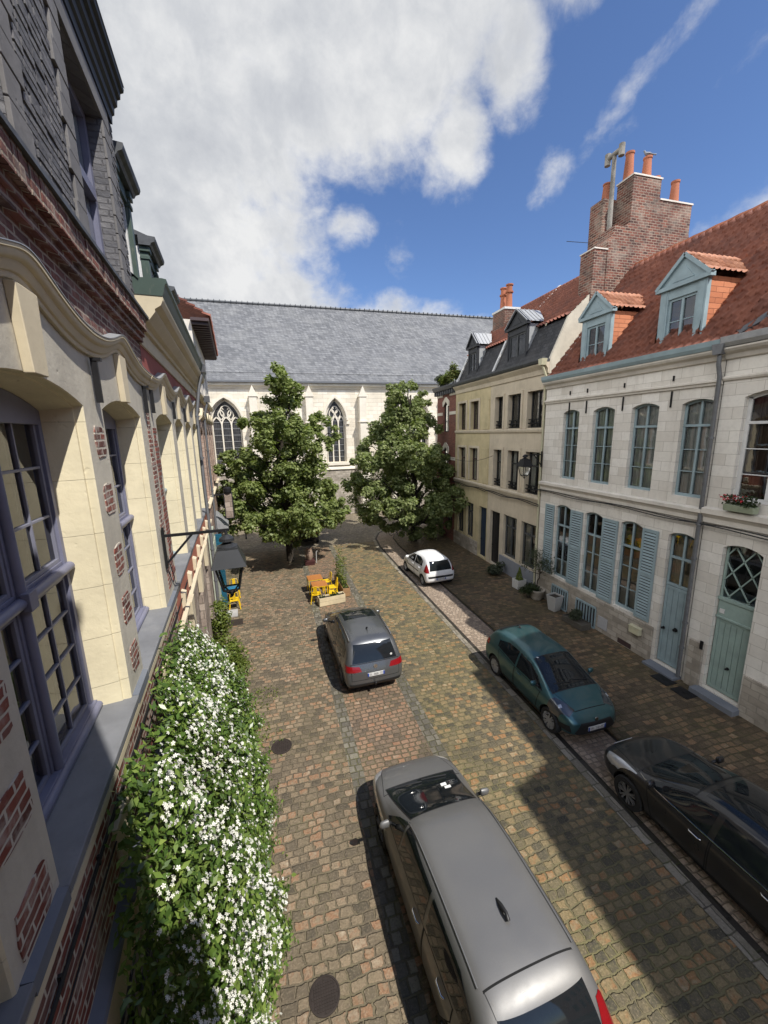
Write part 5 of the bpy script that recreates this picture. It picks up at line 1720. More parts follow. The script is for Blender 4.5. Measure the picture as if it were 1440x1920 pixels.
for a in (20.2, 23.0, 25.8):
    window(Cc, a, a + 1.0, 9.7, 11.7, 0.1, 'white_paint', 0, 0.07, 2)
for a, c in ((20.4, 22.4), (23.4, 25.4)):
    window(Cc, a, c, 0.7, 3.2, 0.15, 'shop_blue', 0, 0.09, 3, 2.6)
plank_door(Cc, 18.0, 19.2, 0.2, 3.1, 0.12, 'shop_blue', 4)
b = MB()
for s in np.arange(SC0, SC1 - 1, 2.0):
    m = float(s) + 1.09
    pts = [(float(s) + 0.1 + 1.98 * k / 12, 8.3 + 0.35 * math.exp(-((k - 6) / 3.0) ** 2)) for k in range(13)]
    b.sweep(pts, [(0.0, 0.0), (0.06, 0.0), (0.16, 0.1), (0.16, 0.16), (0.0, 0.18)])
b.sweep([(SC0, 4.75), (SC1, 4.75)], [(0.0, 0.0), (0.1, 0.0), (0.14, 0.1), (0.14, 0.16), (0.0, 0.2)])
b.sweep([(SC0, 9.2), (SC1, 9.2)], [(0.0, 0.0), (0.1, 0.0), (0.2, 0.1), (0.2, 0.16), (0.0, 0.2)])
b.build('stone_bands', M['cream_trim'], Cc)
tile_roof('roof', Cc, (19.2, -0.75, 12.55), (9.2, 0, 0), (0, 4.6, 2.6), M['pantile'])
b = MB()
b.box(19.25, 28.3, -0.72, 0.0, 12.42, 12.54)
for s in np.arange(19.4, 28.2, 0.42):
    b.box(float(s), float(s) + 0.09, -0.68, -0.02, 12.3, 12.419)
b.build('eaves', M['brown_wood'], Cc)
b = MB()
b.add([(SC0, -0.1, 9.35), (19.5, -0.1, 9.35), (19.5, 4, 12.4), (SC0, 4, 12.4)], [(0, 1, 2, 3)])
b.add([(SC0, 7, 0), (SC1, 7, 0), (SC1, 7, 12.4), (SC0, 7, 12.4)], [(0, 1, 2, 3)])
b.add([(SC1, -0.01, 0), (SC1, 7, 0), (SC1, 7, 12.5), (SC1, -0.01, 12.5)], [(0, 1, 2, 3)])
b.build('rear_wall', M['pink_brick'], Cc, fix=False)
downpipe(Cc, [(19.45, -0.3, 9.1), (19.4, -0.12, 8.5), (19.4, -0.12, 0.3)], 0.05, 'zinc', True, (7.0, 5.2, 3.4))
# blue leaves folded out into the street
for (s, w) in ((17.75, 0.34), (19.25, 0.3)):
    b = MB()
    b.box(s, s + 0.05, -0.02 - w, -0.02, 0.3, 3.2)
    for zz in (0.4, 1.35, 2.3):
        b.box(s - 0.012, s + 0.062, -w + 0.03, -0.07, zz, zz + 0.8)
    b.build('shutter', M['shop_blue'], Cc, bevel=0.004)
# awning
b = MB()
b.add([(20.2, -0.02, 3.75), (22.6, -0.02, 3.75), (22.6, -0.62, 3.3), (20.2, -0.62, 3.3), (22.6, -0.62, 3.12), (20.2, -0.62, 3.12)], [(0, 1, 2, 3), (3, 2, 4, 5)])
b.add([(20.2, -0.02, 3.75), (20.2, -0.62, 3.3), (20.2, -0.62, 3.12), (20.2, -0.02, 3.12)], [(0, 1, 2, 3)])
b.build('awning', M['zinc_light'], Cc, fix=False)
# projecting sign box
b = MB()
b.box(19.95, 20.1, -0.95, -0.55, 3.75, 5.0)
so = b.build('projecting_sign', M['lamp_iron'], None, loc=LORG, bevel=0.01)
so.rotation_euler = (0, 0, RZL)
tag(so, 'narrow dark framed sign box projecting from the pink brick house behind the lantern', 'sign')
b = MB()
b.box(19.94, 19.949, -0.91, -0.59, 3.8, 4.95)
b.build('sign_panel', M['old_stone'], so)
b = MB()
b.box(19.97, 20.08, -0.55, 0.0, 4.9, 4.96)
b.lathe([(0.17, 5.0), (0.19, 5.06), (0.19, 5.22), (0.1, 5.28)], (20.02, -0.75, 0), 12)
b.build('sign_bracket', M['iron'], so)

# ---------------------------------------------------------------- church closing the street
CH = thing('church', 'pale stone church with traceried windows and long grey slate roof', 'church', (0, 37, 0), 0)
CWS = [(-3.72, 1.27), (1.0, 0.95), (5.75, 0.95), (14.0, 0.95), (-8.5, 1.2), (18.8, 0.95)]
b = MB()
b.wall([(-16, -0.1), (34, -0.1), (34, 11.9), (-16, 11.9)], [arch(c - w, c + w, 5.05, 10.78, 1.95, 12, pointed=True) for c, w in CWS], 0.0, 0.55, splay=0.12)
b.add([(-16, 0, 0), (-16, 16, 0), (-16, 16, 11.9), (-16, 0, 11.9)], [(0, 1, 2, 3)])
b.add([(34, 0, 0), (34, 16, 0), (34, 16, 11.9), (34, 0, 11.9)], [(0, 1, 2, 3)])
b.build('wall', M['church_stone'], CH)
b = MB()
b.add([(-15.9, 1.6, 0), (33.9, 1.6, 0), (33.9, 1.6, 12), (-15.9, 1.6, 12)], [(0, 1, 2, 3)])
b.build('interior', M['unlit_dark'], CH, fix=False)
b = MB()
for c, w in CWS:
    L = arch(c - w - 0.22, c + w + 0.22, 7.9, 11.1, 2.2, 12, pointed=True)[2:]
    Li = arch(c - w - 0.06, c + w + 0.06, 7.9, 10.86, 2.02, 12, pointed=True)[2:]
    n = len(L)
    for k in range(n - 1):
        q = [L[k], L[k + 1], Li[k + 1], Li[k]]
        b.prism(q, 'y', -0.13, -0.003)
    for sx in (-1, 1):
        b.box(c + sx * (w + 0.19) - 0.14, c + sx * (w + 0.19) + 0.14, -0.14, -0.003, 8.5, 8.72)
    b.prism([(c - w - 0.3, 4.75), (c + w + 0.3, 4.75), (c + w + 0.3, 5.0), (c - w - 0.3, 5.0)], 'y', -0.16, -0.003)
b.build('hood_mould', M['church_trim'], CH)
b = MB()
b.sweep([(-16, 11.62), (34, 11.62)], [(0.0, 0.0), (0.06, 0.0), (0.12, 0.12), (0.2, 0.2), (0.3, 0.24), (0.3, 0.34), (0.34, 0.36), (0.34, 0.5), (0.0, 0.55)])
b.sweep([(-16, 4.35), (34, 4.35)], [(0.0, 0.0), (0.16, 0.0), (0.1, 0.2), (0.0, 0.28)])
b.build('cornice', M['church_trim'], CH)
b = MB()
b.box(-16, 34, -0.06, -0.003, 0.0, 4.34)
b.build('plinth', M['plinth_stone'], CH)
for bx in (-6.3, -1.35, 3.4, 8.25, 11.2, 16.5):
    b = MB()
    b.box(bx - 0.42, bx + 0.42, -1.15, -0.004, 0.0, 5.2)
    b.prism([(-1.15, 5.2), (-0.004, 5.2), (-0.004, 6.2), (-0.85, 5.6)], 'x', bx - 0.42, bx + 0.42)
    b.box(bx - 0.36, bx + 0.36, -0.82, -0.004, 5.6, 8.7)
    b.box(bx - 0.46, bx + 0.46, -0.9, -0.004, 8.62, 8.78)
    b.box(bx - 0.32, bx + 0.32, -0.6, -0.004, 8.78, 10.9)
    b.prism([(bx - 0.42, 10.9), (bx + 0.42, 10.9), (bx, 11.85)], 'y', -0.66, -0.004)
    b.build('buttress', M['church_trim'], CH, bevel=0.02)


def tracery(c, w):
    b = MB()
    y = 0.3
    t = 0.11
    z0, zs, za = 5.05, 8.83, 10.66
    w = w - 0.1
    for k in (-1, 1):
        b.box(c + k * w / 3 - t / 2, c + k * w / 3 + t / 2, y, y + 0.16, z0, zs)
    b.box(c - w, c - w + t * 0.7, y, y + 0.16, z0, zs)
    b.box(c + w - t * 0.7, c + w, y, y + 0.16, z0, zs)
    lw = 2 * w / 3
    for k in (-1, 0, 1):
        L = arch(c + k * lw - lw / 2, c + k * lw + lw / 2, zs - 0.5, zs + 0.42, 0.72, 6, pointed=True)[2:]
        for i in range(len(L) - 1):
            b.bar((L[i][0], y + 0.08, L[i][1]), (L[i + 1][0], y + 0.08, L[i + 1][1]), t, 0.15, 0, (0, 1, 0))
    for k in (-1, 1):
        px = c + k * lw / 2
        for sg in (-1, 1):
            pts = [(px + sg * (0.02 + 0.22 * math.sin(i / 8 * math.pi)), zs + 0.2 + i / 8 * 0.85) for i in range(9)]
            for i in range(8):
                b.bar((pts[i][0], y + 0.08, pts[i][1]), (pts[i + 1][0], y + 0.08, pts[i + 1][1]), t * 0.8, 0.14, 0, (0, 1, 0))
    if w > 1.05:
        oc, r = (c, 9.72), 0.44
    else:
        oc, r = (c, 9.82), 0.27
    for i in range(16):
        a0, a1 = i / 16 * 2 * math.pi, (i + 1) / 16 * 2 * math.pi
        b.bar((oc[0] + r * math.cos(a0), y + 0.08, oc[1] + r * 1.15 * math.sin(a0)), (oc[0] + r * math.cos(a1), y + 0.08, oc[1] + r * 1.15 * math.sin(a1)), t * 0.85, 0.145, 0, (0, 1, 0))
    for q in range(4):
        a0 = q * math.pi / 2 + math.pi / 4
        b.bar((oc[0] + r * math.cos(a0), y + 0.08, oc[1] + r * 1.15 * math.sin(a0)), (oc[0] + r * 0.5 * math.cos(a0), y + 0.08, oc[1] + r * 0.55 * math.sin(a0)), t * 0.6, 0.12, 0, (0, 1, 0))
    L = arch(c - w, c + w, zs - 0.3, za, 1.85, 10, pointed=True)[2:]
    for i in range(len(L) - 1):
        b.bar((L[i][0], y + 0.08, L[i][1]), (L[i + 1][0], y + 0.08, L[i + 1][1]), t * 1.1, 0.16, 0, (0, 1, 0))
    o = b.build('window', M['church_trim'], CH)
    g = MB()
    G = arch(c - w - 0.1, c + w + 0.1, z0, za + 0.1, 1.9, 10, pointed=True)
    g.add([(p[0], y + 0.1, p[1]) for p in G], [tuple(range(len(G)))])
    g.build('pane', M['church_glass'], o, fix=False)
    g = MB()
    for zz in np.arange(5.5, 8.8, 0.55):
        g.box(c - w, c + w, y + 0.06, y + 0.085, float(zz), float(zz) + 0.035)
    g.build('saddle_bar', M['zinc_light'], o)


mm, N_ = new_mat('leaded_church_glass')
vec_, _n = face_coord(N_)
bk = N_.node('TexBrick', {'Vector': vec_, 'Color1': (0.02, 0.022, 0.026), 'Color2': (0.05, 0.05, 0.052), 'Mortar': (0.085, 0.085, 0.085), 'Scale': 1.0, 'Mortar Size': 0.012, 'Brick Width': 0.16, 'Row Height': 0.2}, offset=0.0)
M['church_glass'] = finish(mm, N_, bk.outputs[0], 0.35, None, spec=0.4)
for c, w in CWS:
    tracery(c, w)
b = MB()
b.prism([(-0.45, 12.12), (-0.45, 12.24), (7.6, 20.55), (15.6, 12.24), (15.6, 12.1), (7.6, 20.4)], 'x', -17, 35)
b.build('roof', M['slate'], CH)
b = MB()
b.tube([(-17, 7.6, 20.6), (35, 7.6, 20.6)], 0.13, 8)
for k in range(100):
    b.box(-17 + k * 0.52, -17 + k * 0.52 + 0.05, 7.4, 7.8, 20.55, 20.76)
b.build('ridge', M['lead'], CH)
b = MB()
b.box(-17, 35, -0.5, -0.36, 12.1, 12.26)
b.tube([(-17, 0.18, 12.98), (35, 0.18, 12.98)], 0.022, 6)
for k in range(50):
    b.bar((-16.8 + k * 1.04, 0.2, 12.8), (-16.8 + k * 1.04, 0.16, 13.06), 0.03, 0.03)
b.build('snow_rail', M['zinc'], CH)

# ---------------------------------------------------------------- cars
def car_paint(name, col, met=0.75, rough=0.34, dust=0.15, coat=0.5):
    m, N = new_mat(name)
    oc = N.n('TexCoord', out=3)
    fl = N.n('TexWhiteNoise', {0: N.vmath('SNAP', oc, (0.003, 0.003, 0.003))})
    c = N.mix(N.math('MULTIPLY', fl, 0.22), col, tuple(min(1, x * 1.5) for x in col))
    d = N.rng(N.noise(oc, 1.6, 6.0, 0.65), 0.42, 0.75)
    c = N.mix(N.math('MULTIPLY', d, dust), c, (0.22, 0.20, 0.17))
    ro = N.rng(N.noise(oc, 2.4, 5.0, 0.6), 0.3, 0.75, rough * 0.85, rough * 1.2)
    return finish(m, N, c, ro, None, metal=met, spec=0.4, coat=coat)


P_SILVER = car_paint('silver_grey_car_paint', (0.165, 0.163, 0.158), 0.45, 0.46, coat=0.34)
P_GREY = car_paint('dark_grey_car_paint', (0.115, 0.12, 0.125), 0.6, 0.3)
P_TEAL = car_paint('teal_car_paint', (0.040, 0.112, 0.125), 0.6, 0.32)
P_BLACKISH = car_paint('charcoal_car_paint', (0.035, 0.034, 0.034), 0.5, 0.3, 0.08)
P_WHITE = car_paint('white_car_paint', (0.74, 0.74, 0.73), 0.0, 0.3, 0.08)
P_BLACK = car_paint('black_car_paint', (0.012, 0.012, 0.014), 0.3, 0.3, 0.05)
C_GLASS = plain('dark_car_glass', (0.012, 0.015, 0.017), 0.04, spec=0.45)
C_BLACK = plain('black_plastic', (0.014, 0.014, 0.015), 0.5)
C_GAP = plain('panel_gap', (0.006, 0.006, 0.006), 0.9)
C_RUBBER = plain('tyre_rubber', (0.018, 0.018, 0.018), 0.85)
C_RIM = plain('alloy_rim', (0.45, 0.45, 0.46), 0.3, met=0.85)
C_COVER = plain('silver_wheel_cover', (0.5, 0.5, 0.5), 0.4, met=0.4)
C_RED = plain('red_lamp_lens', (0.22, 0.006, 0.009), 0.2, coat=0.4)
C_CLEAR = plain('clear_lamp_lens', (0.52, 0.53, 0.54), 0.12, met=0.3, coat=0.8)
C_DARKLAMP = plain('smoked_lamp_lens', (0.07, 0.075, 0.08), 0.08, met=0.3, coat=0.8)
C_CHROME = plain('chrome', (0.65, 0.65, 0.66), 0.12, met=1.0)
C_PLATE = plain('white_plate', (0.68, 0.68, 0.66), 0.4)
C_BLUE = plain('plate_blue', (0.02, 0.07, 0.35), 0.4)
C_INK = plain('plate_black', (0.01, 0.01, 0.01), 0.5)
C_STICK = plain('white_sticker', (0.75, 0.75, 0.72), 0.5)

SEG = {'0': 'abcdef', '1': 'bc', '2': 'abged', '3': 'abgcd', '4': 'fgbc', '5': 'afgcd', '6': 'afgedc', '7': 'abc', '8': 'abcdefg', '9': 'abcdfg', '-': 'g', 'H': 'fbgec', 'N': 'febcx', 'P': 'fabge',
       'G': 'afedc', 'M': 'febcy', 'D': 'abcdef', 'L': 'fed', 'C': 'afed', 'A': 'fabgec', 'F': 'afge', 'J': 'bcd', 'E': 'afged', 'T': 'ai', 'K': 'feyx'}


def plate_text(mb, txt, x0, x1, z0, z1, y, sgn):
    """block characters of a number plate, facing -y (sgn=1) or +y (sgn=-1)"""
    n = len(txt)
    cw = (x1 - x0) / n
    t = cw * 0.17
    for i, ch in enumerate(txt):
        if ch == ' ':
            continue
        a, b = x0 + cw * i + cw * 0.14, x0 + cw * (i + 1) - cw * 0.14
        m = (z0 + z1) / 2
        S = {'a': (a, b, z1 - t, z1), 'd': (a, b, z0, z0 + t), 'g': (a, b, m - t / 2, m + t / 2), 'f': (a, a + t, m, z1), 'e': (a, a + t, z0, m), 'b': (b - t, b, m, z1), 'c': (b - t, b, z0, m),
             'x': ((a + b) / 2 - t / 2, (a + b) / 2 + t / 2, z0 + t, z1 - t), 'y': ((a + b) / 2 - t / 2, (a + b) / 2 + t / 2, m, z1), 'i': ((a + b) / 2 - t / 2, (a + b) / 2 + t / 2, z0, z1)}
        for s in SEG.get(ch, 'abcdef'):
            p, q, r, u = S[s]
            if sgn < 0:
                p, q = -q, -p
            mb.add([(p, y, r), (q, y, r), (q, y, u), (p, y, u)], [(0, 1, 2, 3)])


class Shell:
    def __init__(s, stations, L, W, H, z_low):
        n_half = 9
        rows = []
        for (y, zb, zs, zt, w, wr) in stations:
            cab = min(1.0, max(0.0, (zt - zs - 0.12) / 0.3))
            zre = zt - (0.03 + 0.05 * cab)
            half = [(0, zb), (w * 0.8, zb), (w * 0.965, zb + 0.05), (w * 0.995, zb + (zs - zb) * 0.42), (w, zb + (zs - zb) * 0.72), (w * (0.965 - 0.01 * cab), zs + 0.01), (wr + (w - wr) * 0.42 * (1 - 0.1 * cab), zs + (zre - zs) * 0.55),
                    (wr, zre), (wr * 0.62, zt - 0.012), (0, zt)]
            full = [(-x, z) for (x, z) in half[1:-1]]
            loop = half + full[::-1]
            rows.append([(x, y, z) for (x, z) in loop])
        k = len(rows[0])
        V = [p for r in rows for p in r]
        F = []
        for i in range(len(rows) - 1):
            for j in range(k):
                j2 = (j + 1) % k
                F.append((i * k + j, i * k + j2, (i + 1) * k + j2, (i + 1) * k + j))
        hn = 10
        for base, rev in ((0, False), ((len(rows) - 1) * k, True)):
            for j in range(hn - 1):
                a, b = base + j, base + j + 1
                a2, b2 = base + (k - j) % k, base + (k - j - 1) % k
                q = (a, a2, b2, b)
                q = tuple(dict.fromkeys(q))
                if len(q) >= 3:
                    F.append(q if not rev else tuple(reversed(q)))
        me = bpy.data.meshes.new('shell')
        me.from_pydata(V, [], F)
        bm = bmesh.new()
        bm.from_mesh(me)
        bmesh.ops.recalc_face_normals(bm, faces=bm.faces)
        bm.to_mesh(me)
        bm.free()
        o = bpy.data.objects.new('shell', me)
        COL.objects.link(o)
        md = o.modifiers.new('s', 'SUBSURF')
        md.levels = 3
        md.render_levels = 3
        dg = bpy.context.evaluated_depsgraph_get()
        ev = o.evaluated_get(dg)
        m2 = bpy.data.meshes.new_from_object(ev)
        bpy.data.objects.remove(o)
        bpy.data.meshes.remove(me)
        n = len(m2.vertices)
        co = np.empty(n * 3)
        m2.vertices.foreach_get('co', co)
        co = co.reshape(-1, 3)
        lo, hi = co.min(0), co.max(0)
        co[:, 0] *= (W / 2) / hi[0]
        co[:, 1] = (co[:, 1] - lo[1]) / (hi[1] - lo[1]) * L - L / 2
        co[:, 2] = z_low + (co[:, 2] - lo[2]) / (hi[2] - lo[2]) * (H - z_low)
        m2.vertices.foreach_set('co', co.ravel())
        m2.update()
        s.me = m2
        s.co = co
        nr = np.empty(n * 3)
        m2.vertices.foreach_get('normal', nr)
        s.nr = nr.reshape(-1, 3)
        s.F = [tuple(p.vertices) for p in m2.polygons]
        fa = np.array([list(f) if len(f) == 4 else list(f) + [f[-1]] for f in s.F])
        s.fa = fa
        s.fmin = co[fa].min(1)
        s.fmax = co[fa].max(1)
        s.fn = s.nr[fa].mean(1)
        s.fc = co[fa].mean(1)

    def patch(s, name, poly, proj, mats, parent, off=0.004, pred=None, clip=()):
        """a patch of the shell inside a convex polygon seen along an axis; proj 'side' (y,z), 'top' (x,y), 'end' (x,z)"""
        ax = {'side': (1, 2), 'top': (0, 1), 'end': (0, 2)}[proj]
        pts = [Vector(p) for p in poly]
        area = sum(pts[i].x * pts[(i + 1) % len(pts)].y - pts[(i + 1) % len(pts)].x * pts[i].y for i in range(len(pts)))
        if area < 0:
            pts.reverse()
        lo = (min(p.x for p in pts), min(p.y for p in pts))
        hi = (max(p.x for p in pts), max(p.y for p in pts))
        ok = (s.fmax[:, ax[0]] > lo[0]) & (s.fmin[:, ax[0]] < hi[0]) & (s.fmax[:, ax[1]] > lo[1]) & (s.fmin[:, ax[1]] < hi[1])
        if pred is not None:
            ok &= pred(s.fc, s.fn)
        idx = np.nonzero(ok)[0]
        if not len(idx):
            return None
        bm = bmesh.new()
        vm = {}
        for i in idx:
            vs = []
            for v in s.F[i]:
                if v not in vm:
                    vm[v] = bm.verts.new(s.co[v] + s.nr[v] * off)
                vs.append(vm[v])
            try:
                bm.faces.new(vs)
            except ValueError:
                pass
        for i in range(len(pts)):
            a, b = pts[i], pts[(i + 1) % len(pts)]
            d = b - a
            nn = [0, 0, 0]
            nn[ax[0]], nn[ax[1]] = d.y, -d.x
            pc = [0, 0, 0]
            pc[ax[0]], pc[ax[1]] = a.x, a.y
            bmesh.ops.bisect_plane(bm, geom=bm.verts[:] + bm.edges[:] + bm.faces[:], plane_co=pc, plane_no=nn, clear_outer=True)
        for pc, nn in clip:
            bmesh.ops.bisect_plane(bm, geom=bm.verts[:] + bm.edges[:] + bm.faces[:], plane_co=pc, plane_no=nn, clear_outer=True)
        if not bm.faces:
            bm.free()
            return None
        me = bpy.data.meshes.new(name)
        bm.to_mesh(me)
        bm.free()
        me.polygons.foreach_set('use_smooth', [True] * len(me.polygons))
        me.materials.append(mats)
        o = bpy.data.objects.new(name, me)
        COL.objects.link(o)
        o.parent = parent
        return o

    def z_at(s, x, y):
        d = (s.co[:, 0] - x) ** 2 + (s.co[:, 1] - y) ** 2 - 0.002 * s.co[:, 2]
        return float(s.co[np.argmin(d), 2])

    def x_at(s, y, z):
        d = (s.co[:, 1] - y) ** 2 + (s.co[:, 2] - z) ** 2 - 0.002 * s.co[:, 0]
        return float(s.co[np.argmin(d), 0])


def wheel(parent, x, y, r, sgn, w=0.2, spokes=5, rim_mat=None, rim_r=0.66):
    e = bpy.data.objects.new('wheel', None)
    t = MB()
    prof = [(r * rim_r, -w / 2), (r * 0.93, -w / 2), (r * 0.985, -w / 2 + 0.02), (r, -w / 2 + 0.05), (r, w / 2 - 0.05), (r * 0.985, w / 2 - 0.02), (r * 0.93, w / 2), (r * rim_r, w / 2 - 0.005), (r * rim_r, 0)]
    t.lathe(prof, (0, 0, 0), 28, axis='x')
    t.f = [f for f in t.f if len(f) == 4]
    t.m = [0] * len(t.f)
    wo = t.build('wheel', C_RUBBER, parent, smooth=40, loc=(x, y, r))
    m = MB()
    xo = sgn * (w / 2 - 0.012)
    rr = r * rim_r
    m.lathe([(rr * 0.99, xo), (rr * 0.99, xo - sgn * 0.03), (rr * 0.9, xo - sgn * 0.03), (rr * 0.9, xo)], (0, 0, 0), 28, axis='x')
    m.f = [f for f in m.f if len(f) == 4]
    m.m = [0] * len(m.f)
    for k in range(spokes):
        a = 2 * math.pi * k / spokes
        for da in (-0.16, 0.16):
            p = Vector((xo - sgn * 0.012, math.cos(a) * rr * 0.15, math.sin(a) * rr * 0.15))
            q = Vector((xo - sgn * 0.004, math.cos(a + da) * rr * 0.95, math.sin(a + da) * rr * 0.95))
            m.bar(p, q, rr * 0.13, 0.03, 0, (1, 0, 0))
    m.lathe([(rr * 0.24, xo - sgn * 0.02), (rr * 0.22, xo + sgn * 0.004), (0.01, xo + sgn * 0.006)], (0, 0, 0), 14, axis='x')
    m.build('rim', rim_mat or C_RIM, wo)
    k = MB()
    k.lathe([(rr * 0.93, xo - sgn * 0.07), (0.01, xo - sgn * 0.07)], (0, 0, 0), 24, axis='x')
    k.build('brake_disc', C_GAP, wo, fix=False)
    bpy.data.objects.remove(e)
    return wo


def make_car(label, loc, rz, st, L, W, H, paint_m, wheels, r, side_win, ws, rw, doors, spokes=5, rim=None, tail=None, head=None, plate=None, plate_z=0.75, plate_end='rear', extra=None, mirror=None, handle_y=(), belt=1.0, z_low=0.19, group='cars parked along the street', grille=None, lower=0.36, rim_r=0.66):
    t = thing('parked_car', label, 'car', (loc[0], loc[1], 0), rz, group)
    sh = Shell(st, L, W, H, z_low)
    # body with wheel arches cut out
    body = bpy.data.objects.new('body', sh.me.copy())
    COL.objects.link(body)
    cut = MB()
    for wy in wheels:
        for sg in (-1, 1):
            cut.lathe([(r + 0.055, sg * (W / 2 - 0.27)), (r + 0.055, sg * (W / 2 + 0.2))], (0, wy, r + 0.01), 40, axis='x')
    co = cut.build('cut', C_GAP)
    md = body.modifiers.new('b', 'BOOLEAN')
    md.object = co
    md.operation = 'DIFFERENCE'
    md.solver = 'EXACT'
    dg = bpy.context.evaluated_depsgraph_get()
    me = bpy.data.meshes.new_from_object(body.evaluated_get(dg))
    bpy.data.objects.remove(body)
    bpy.data.objects.remove(co)
    me.name = 'body'
    me.materials.clear()
    me.materials.append(paint_m)
    me.materials.append(C_GAP)
    mi = np.zeros(len(me.polygons), dtype=np.int32)
    for i, p in enumerate(me.polygons):
        c = p.center
        for wy in wheels:
            dd = math.hypot(c.y - wy, c.z - r - 0.01)
            nx = abs(p.normal.x)
            if dd < r + 0.06 and (nx < 0.35 or abs(c.x) < W / 2 - 0.2) and abs(c.x) > W / 2 - 0.35:
                mi[i] = 1
        if c.z < z_low + 0.04:
            mi[i] = 1
    me.polygons.foreach_set('material_index', mi)
    me.polygons.foreach_set('use_smooth', [True] * len(me.polygons))
    me.set_sharp_from_angle(angle=rad(38))
    bo = bpy.data.objects.new('body', me)
    COL.objects.link(bo)
    bo.parent = t
    S = {-1: (lambda c, n: (c[:, 0] < -0.3) & (n[:, 0] < -0.3)), 1: (lambda c, n: (c[:, 0] > 0.3) & (n[:, 0] > 0.3))}
    for sg in (-1, 1):
        for poly in side_win:
            sh.patch('side_window', poly, 'side', C_GLASS, t, 0.005, S[sg])
        cxs = [p[0] for q in side_win for p in q]
        for (poly) in doors:
            g = []
            cy = sum(p[0] for p in poly) / len(poly)
            cz = sum(p[1] for p in poly) / len(poly)
            for p in poly:
                dx, dz = p[0] - cy, p[1] - cz
                ln = math.hypot(dx, dz)
                g.append((p[0] + dx / ln * 0.022, p[1] + dz / ln * 0.022))
            d = sh.patch('door', poly, 'side', paint_m, t, 0.0032, S[sg])
            if d:
                sh.patch('door_gap', g, 'side', C_GAP, d, 0.0012, S[sg])
        # sills and lower black trim
        sh.patch('sill_trim', [(wheels[0] + r + 0.08, z_low), (wheels[1] - r - 0.08, z_low), (wheels[1] - r - 0.08, lower - 0.06), (wheels[0] + r + 0.08, lower - 0.06)], 'side', C_BLACK, t, 0.006, S[sg])
        for hy, hz in handle_y:
            hx = sh.x_at(hy, hz)
            h = MB()
            h.tube([(sg * (hx + 0.008), hy - 0.1, hz), (sg * (hx + 0.035), hy - 0.07, hz + 0.005), (sg * (hx + 0.035), hy + 0.07, hz + 0.005), (sg * (hx + 0.008), hy + 0.1, hz)], [0.012, 0.016, 0.016, 0.012], 8)
            h.build('handle', extra.get('handle_mat', paint_m) if extra else paint_m, t, smooth=50)
        for wy in wheels:
            wheel(t, sg * (W / 2 - 0.115), wy, r, sg, 0.21, spokes, rim, rim_r)
        if mirror:
            my, mz = mirror
            mx = sh.x_at(my, mz - 0.03)
            m = MB()
            m.tube([(sg * (mx + 0.02), my + 0.06, mz - 0.04), (sg * (mx + 0.1), my + 0.03, mz)], 0.028, 8)
            mo = m.build('mirror', C_BLACK, t, smooth=50)
            m = MB()
            m.tube([(sg * (mx + 0.06), my + 0.02, mz + 0.03), (sg * (mx + 0.085), my + 0.02, mz + 0.03), (sg * (mx + 0.2), my, mz + 0.035), (sg * (mx + 0.235), my - 0.01, mz + 0.03)], [0.03, 0.075, 0.07, 0.03], 12)
            for i, p in enumerate(m.v):
                m.v[i] = (p[0], my + (p[1] - my) * 0.62, p[2])
            m.build('mirror_cap', paint_m, mo, smooth=60)
    top_f = lambda c, n: (c[:, 2] > belt - 0.25)
    sh.patch('windscreen_seal', [(p[0] * 1.03, p[1] + (0.03 if i < 2 else -0.02)) for i, p in enumerate(ws)], 'top', C_BLACK, t, 0.0035, top_f)
    sh.patch('windscreen', ws, 'top', C_GLASS, t, 0.006, top_f)
    rear_f = lambda c, n: (c[:, 1] < -L / 5) & (n[:, 1] < 0.2)
    sh.patch('rear_window', rw, 'end', C_GLASS, t, 0.006, rear_f)
    front_f = lambda c, n: (c[:, 1] > L / 4) & (n[:, 1] > -0.1)
    # tailgate outline
    if extra and 'tailgate' in extra:
        tg = extra['tailgate']
        g = [(p[0] * 1.02, p[1] + (0.016 if p[1] > 0.9 else -0.016)) for p in tg]
        o = sh.patch('tailgate', tg, 'end', paint_m, t, 0.0034, rear_f)
        if o:
            sh.patch('tailgate_gap', g, 'end', C_GAP, o, 0.0014, rear_f)
    if extra and 'bonnet' in extra:
        bn = extra['bonnet']
        o = sh.patch('bonnet', bn, 'top', paint_m, t, 0.0034, lambda c, n: (n[:, 2] > 0.35) & (c[:, 1] > 0))
        if o:
            cyb = sum(p[1] for p in bn) / len(bn)
            sh.patch('bonnet_gap', [(p[0] * 1.015, p[1] + (0.014 if p[1] > cyb else -0.014)) for p in bn], 'top', C_GAP, o, 0.0014, lambda c, n: (n[:, 2] > 0.35) & (c[:, 1] > 0))
    for sg in (-1, 1):
        for poly, proj, mt in (tail or []):
            pp = [(p[0] * sg, p[1]) if proj != 'side' else p for p in poly]
            sh.patch('tail_lamp', pp, proj, mt, t, 0.007, rear_f, clip=(((0, -L / 2 + 0.34, 0), (0, 1, 0)),))
        for poly, proj, mt in (head or []):
            pp = [(p[0] * sg, p[1]) if proj != 'side' else p for p in poly]
            sh.patch('headlight', pp, proj, mt, t, 0.007, (lambda c, n, sg=sg: (c[:, 0] * sg > 0.1) & (c[:, 1] > L / 5) & (n[:, 2] > -0.2)), clip=(((0, 0, 0.6), (0, 0, -1)),))
    for poly, proj, mt, nm in (grille or []):
        sh.patch(nm, poly, proj, mt, t, 0.008, front_f if poly and nm != 'rear_bumper_trim' else rear_f)
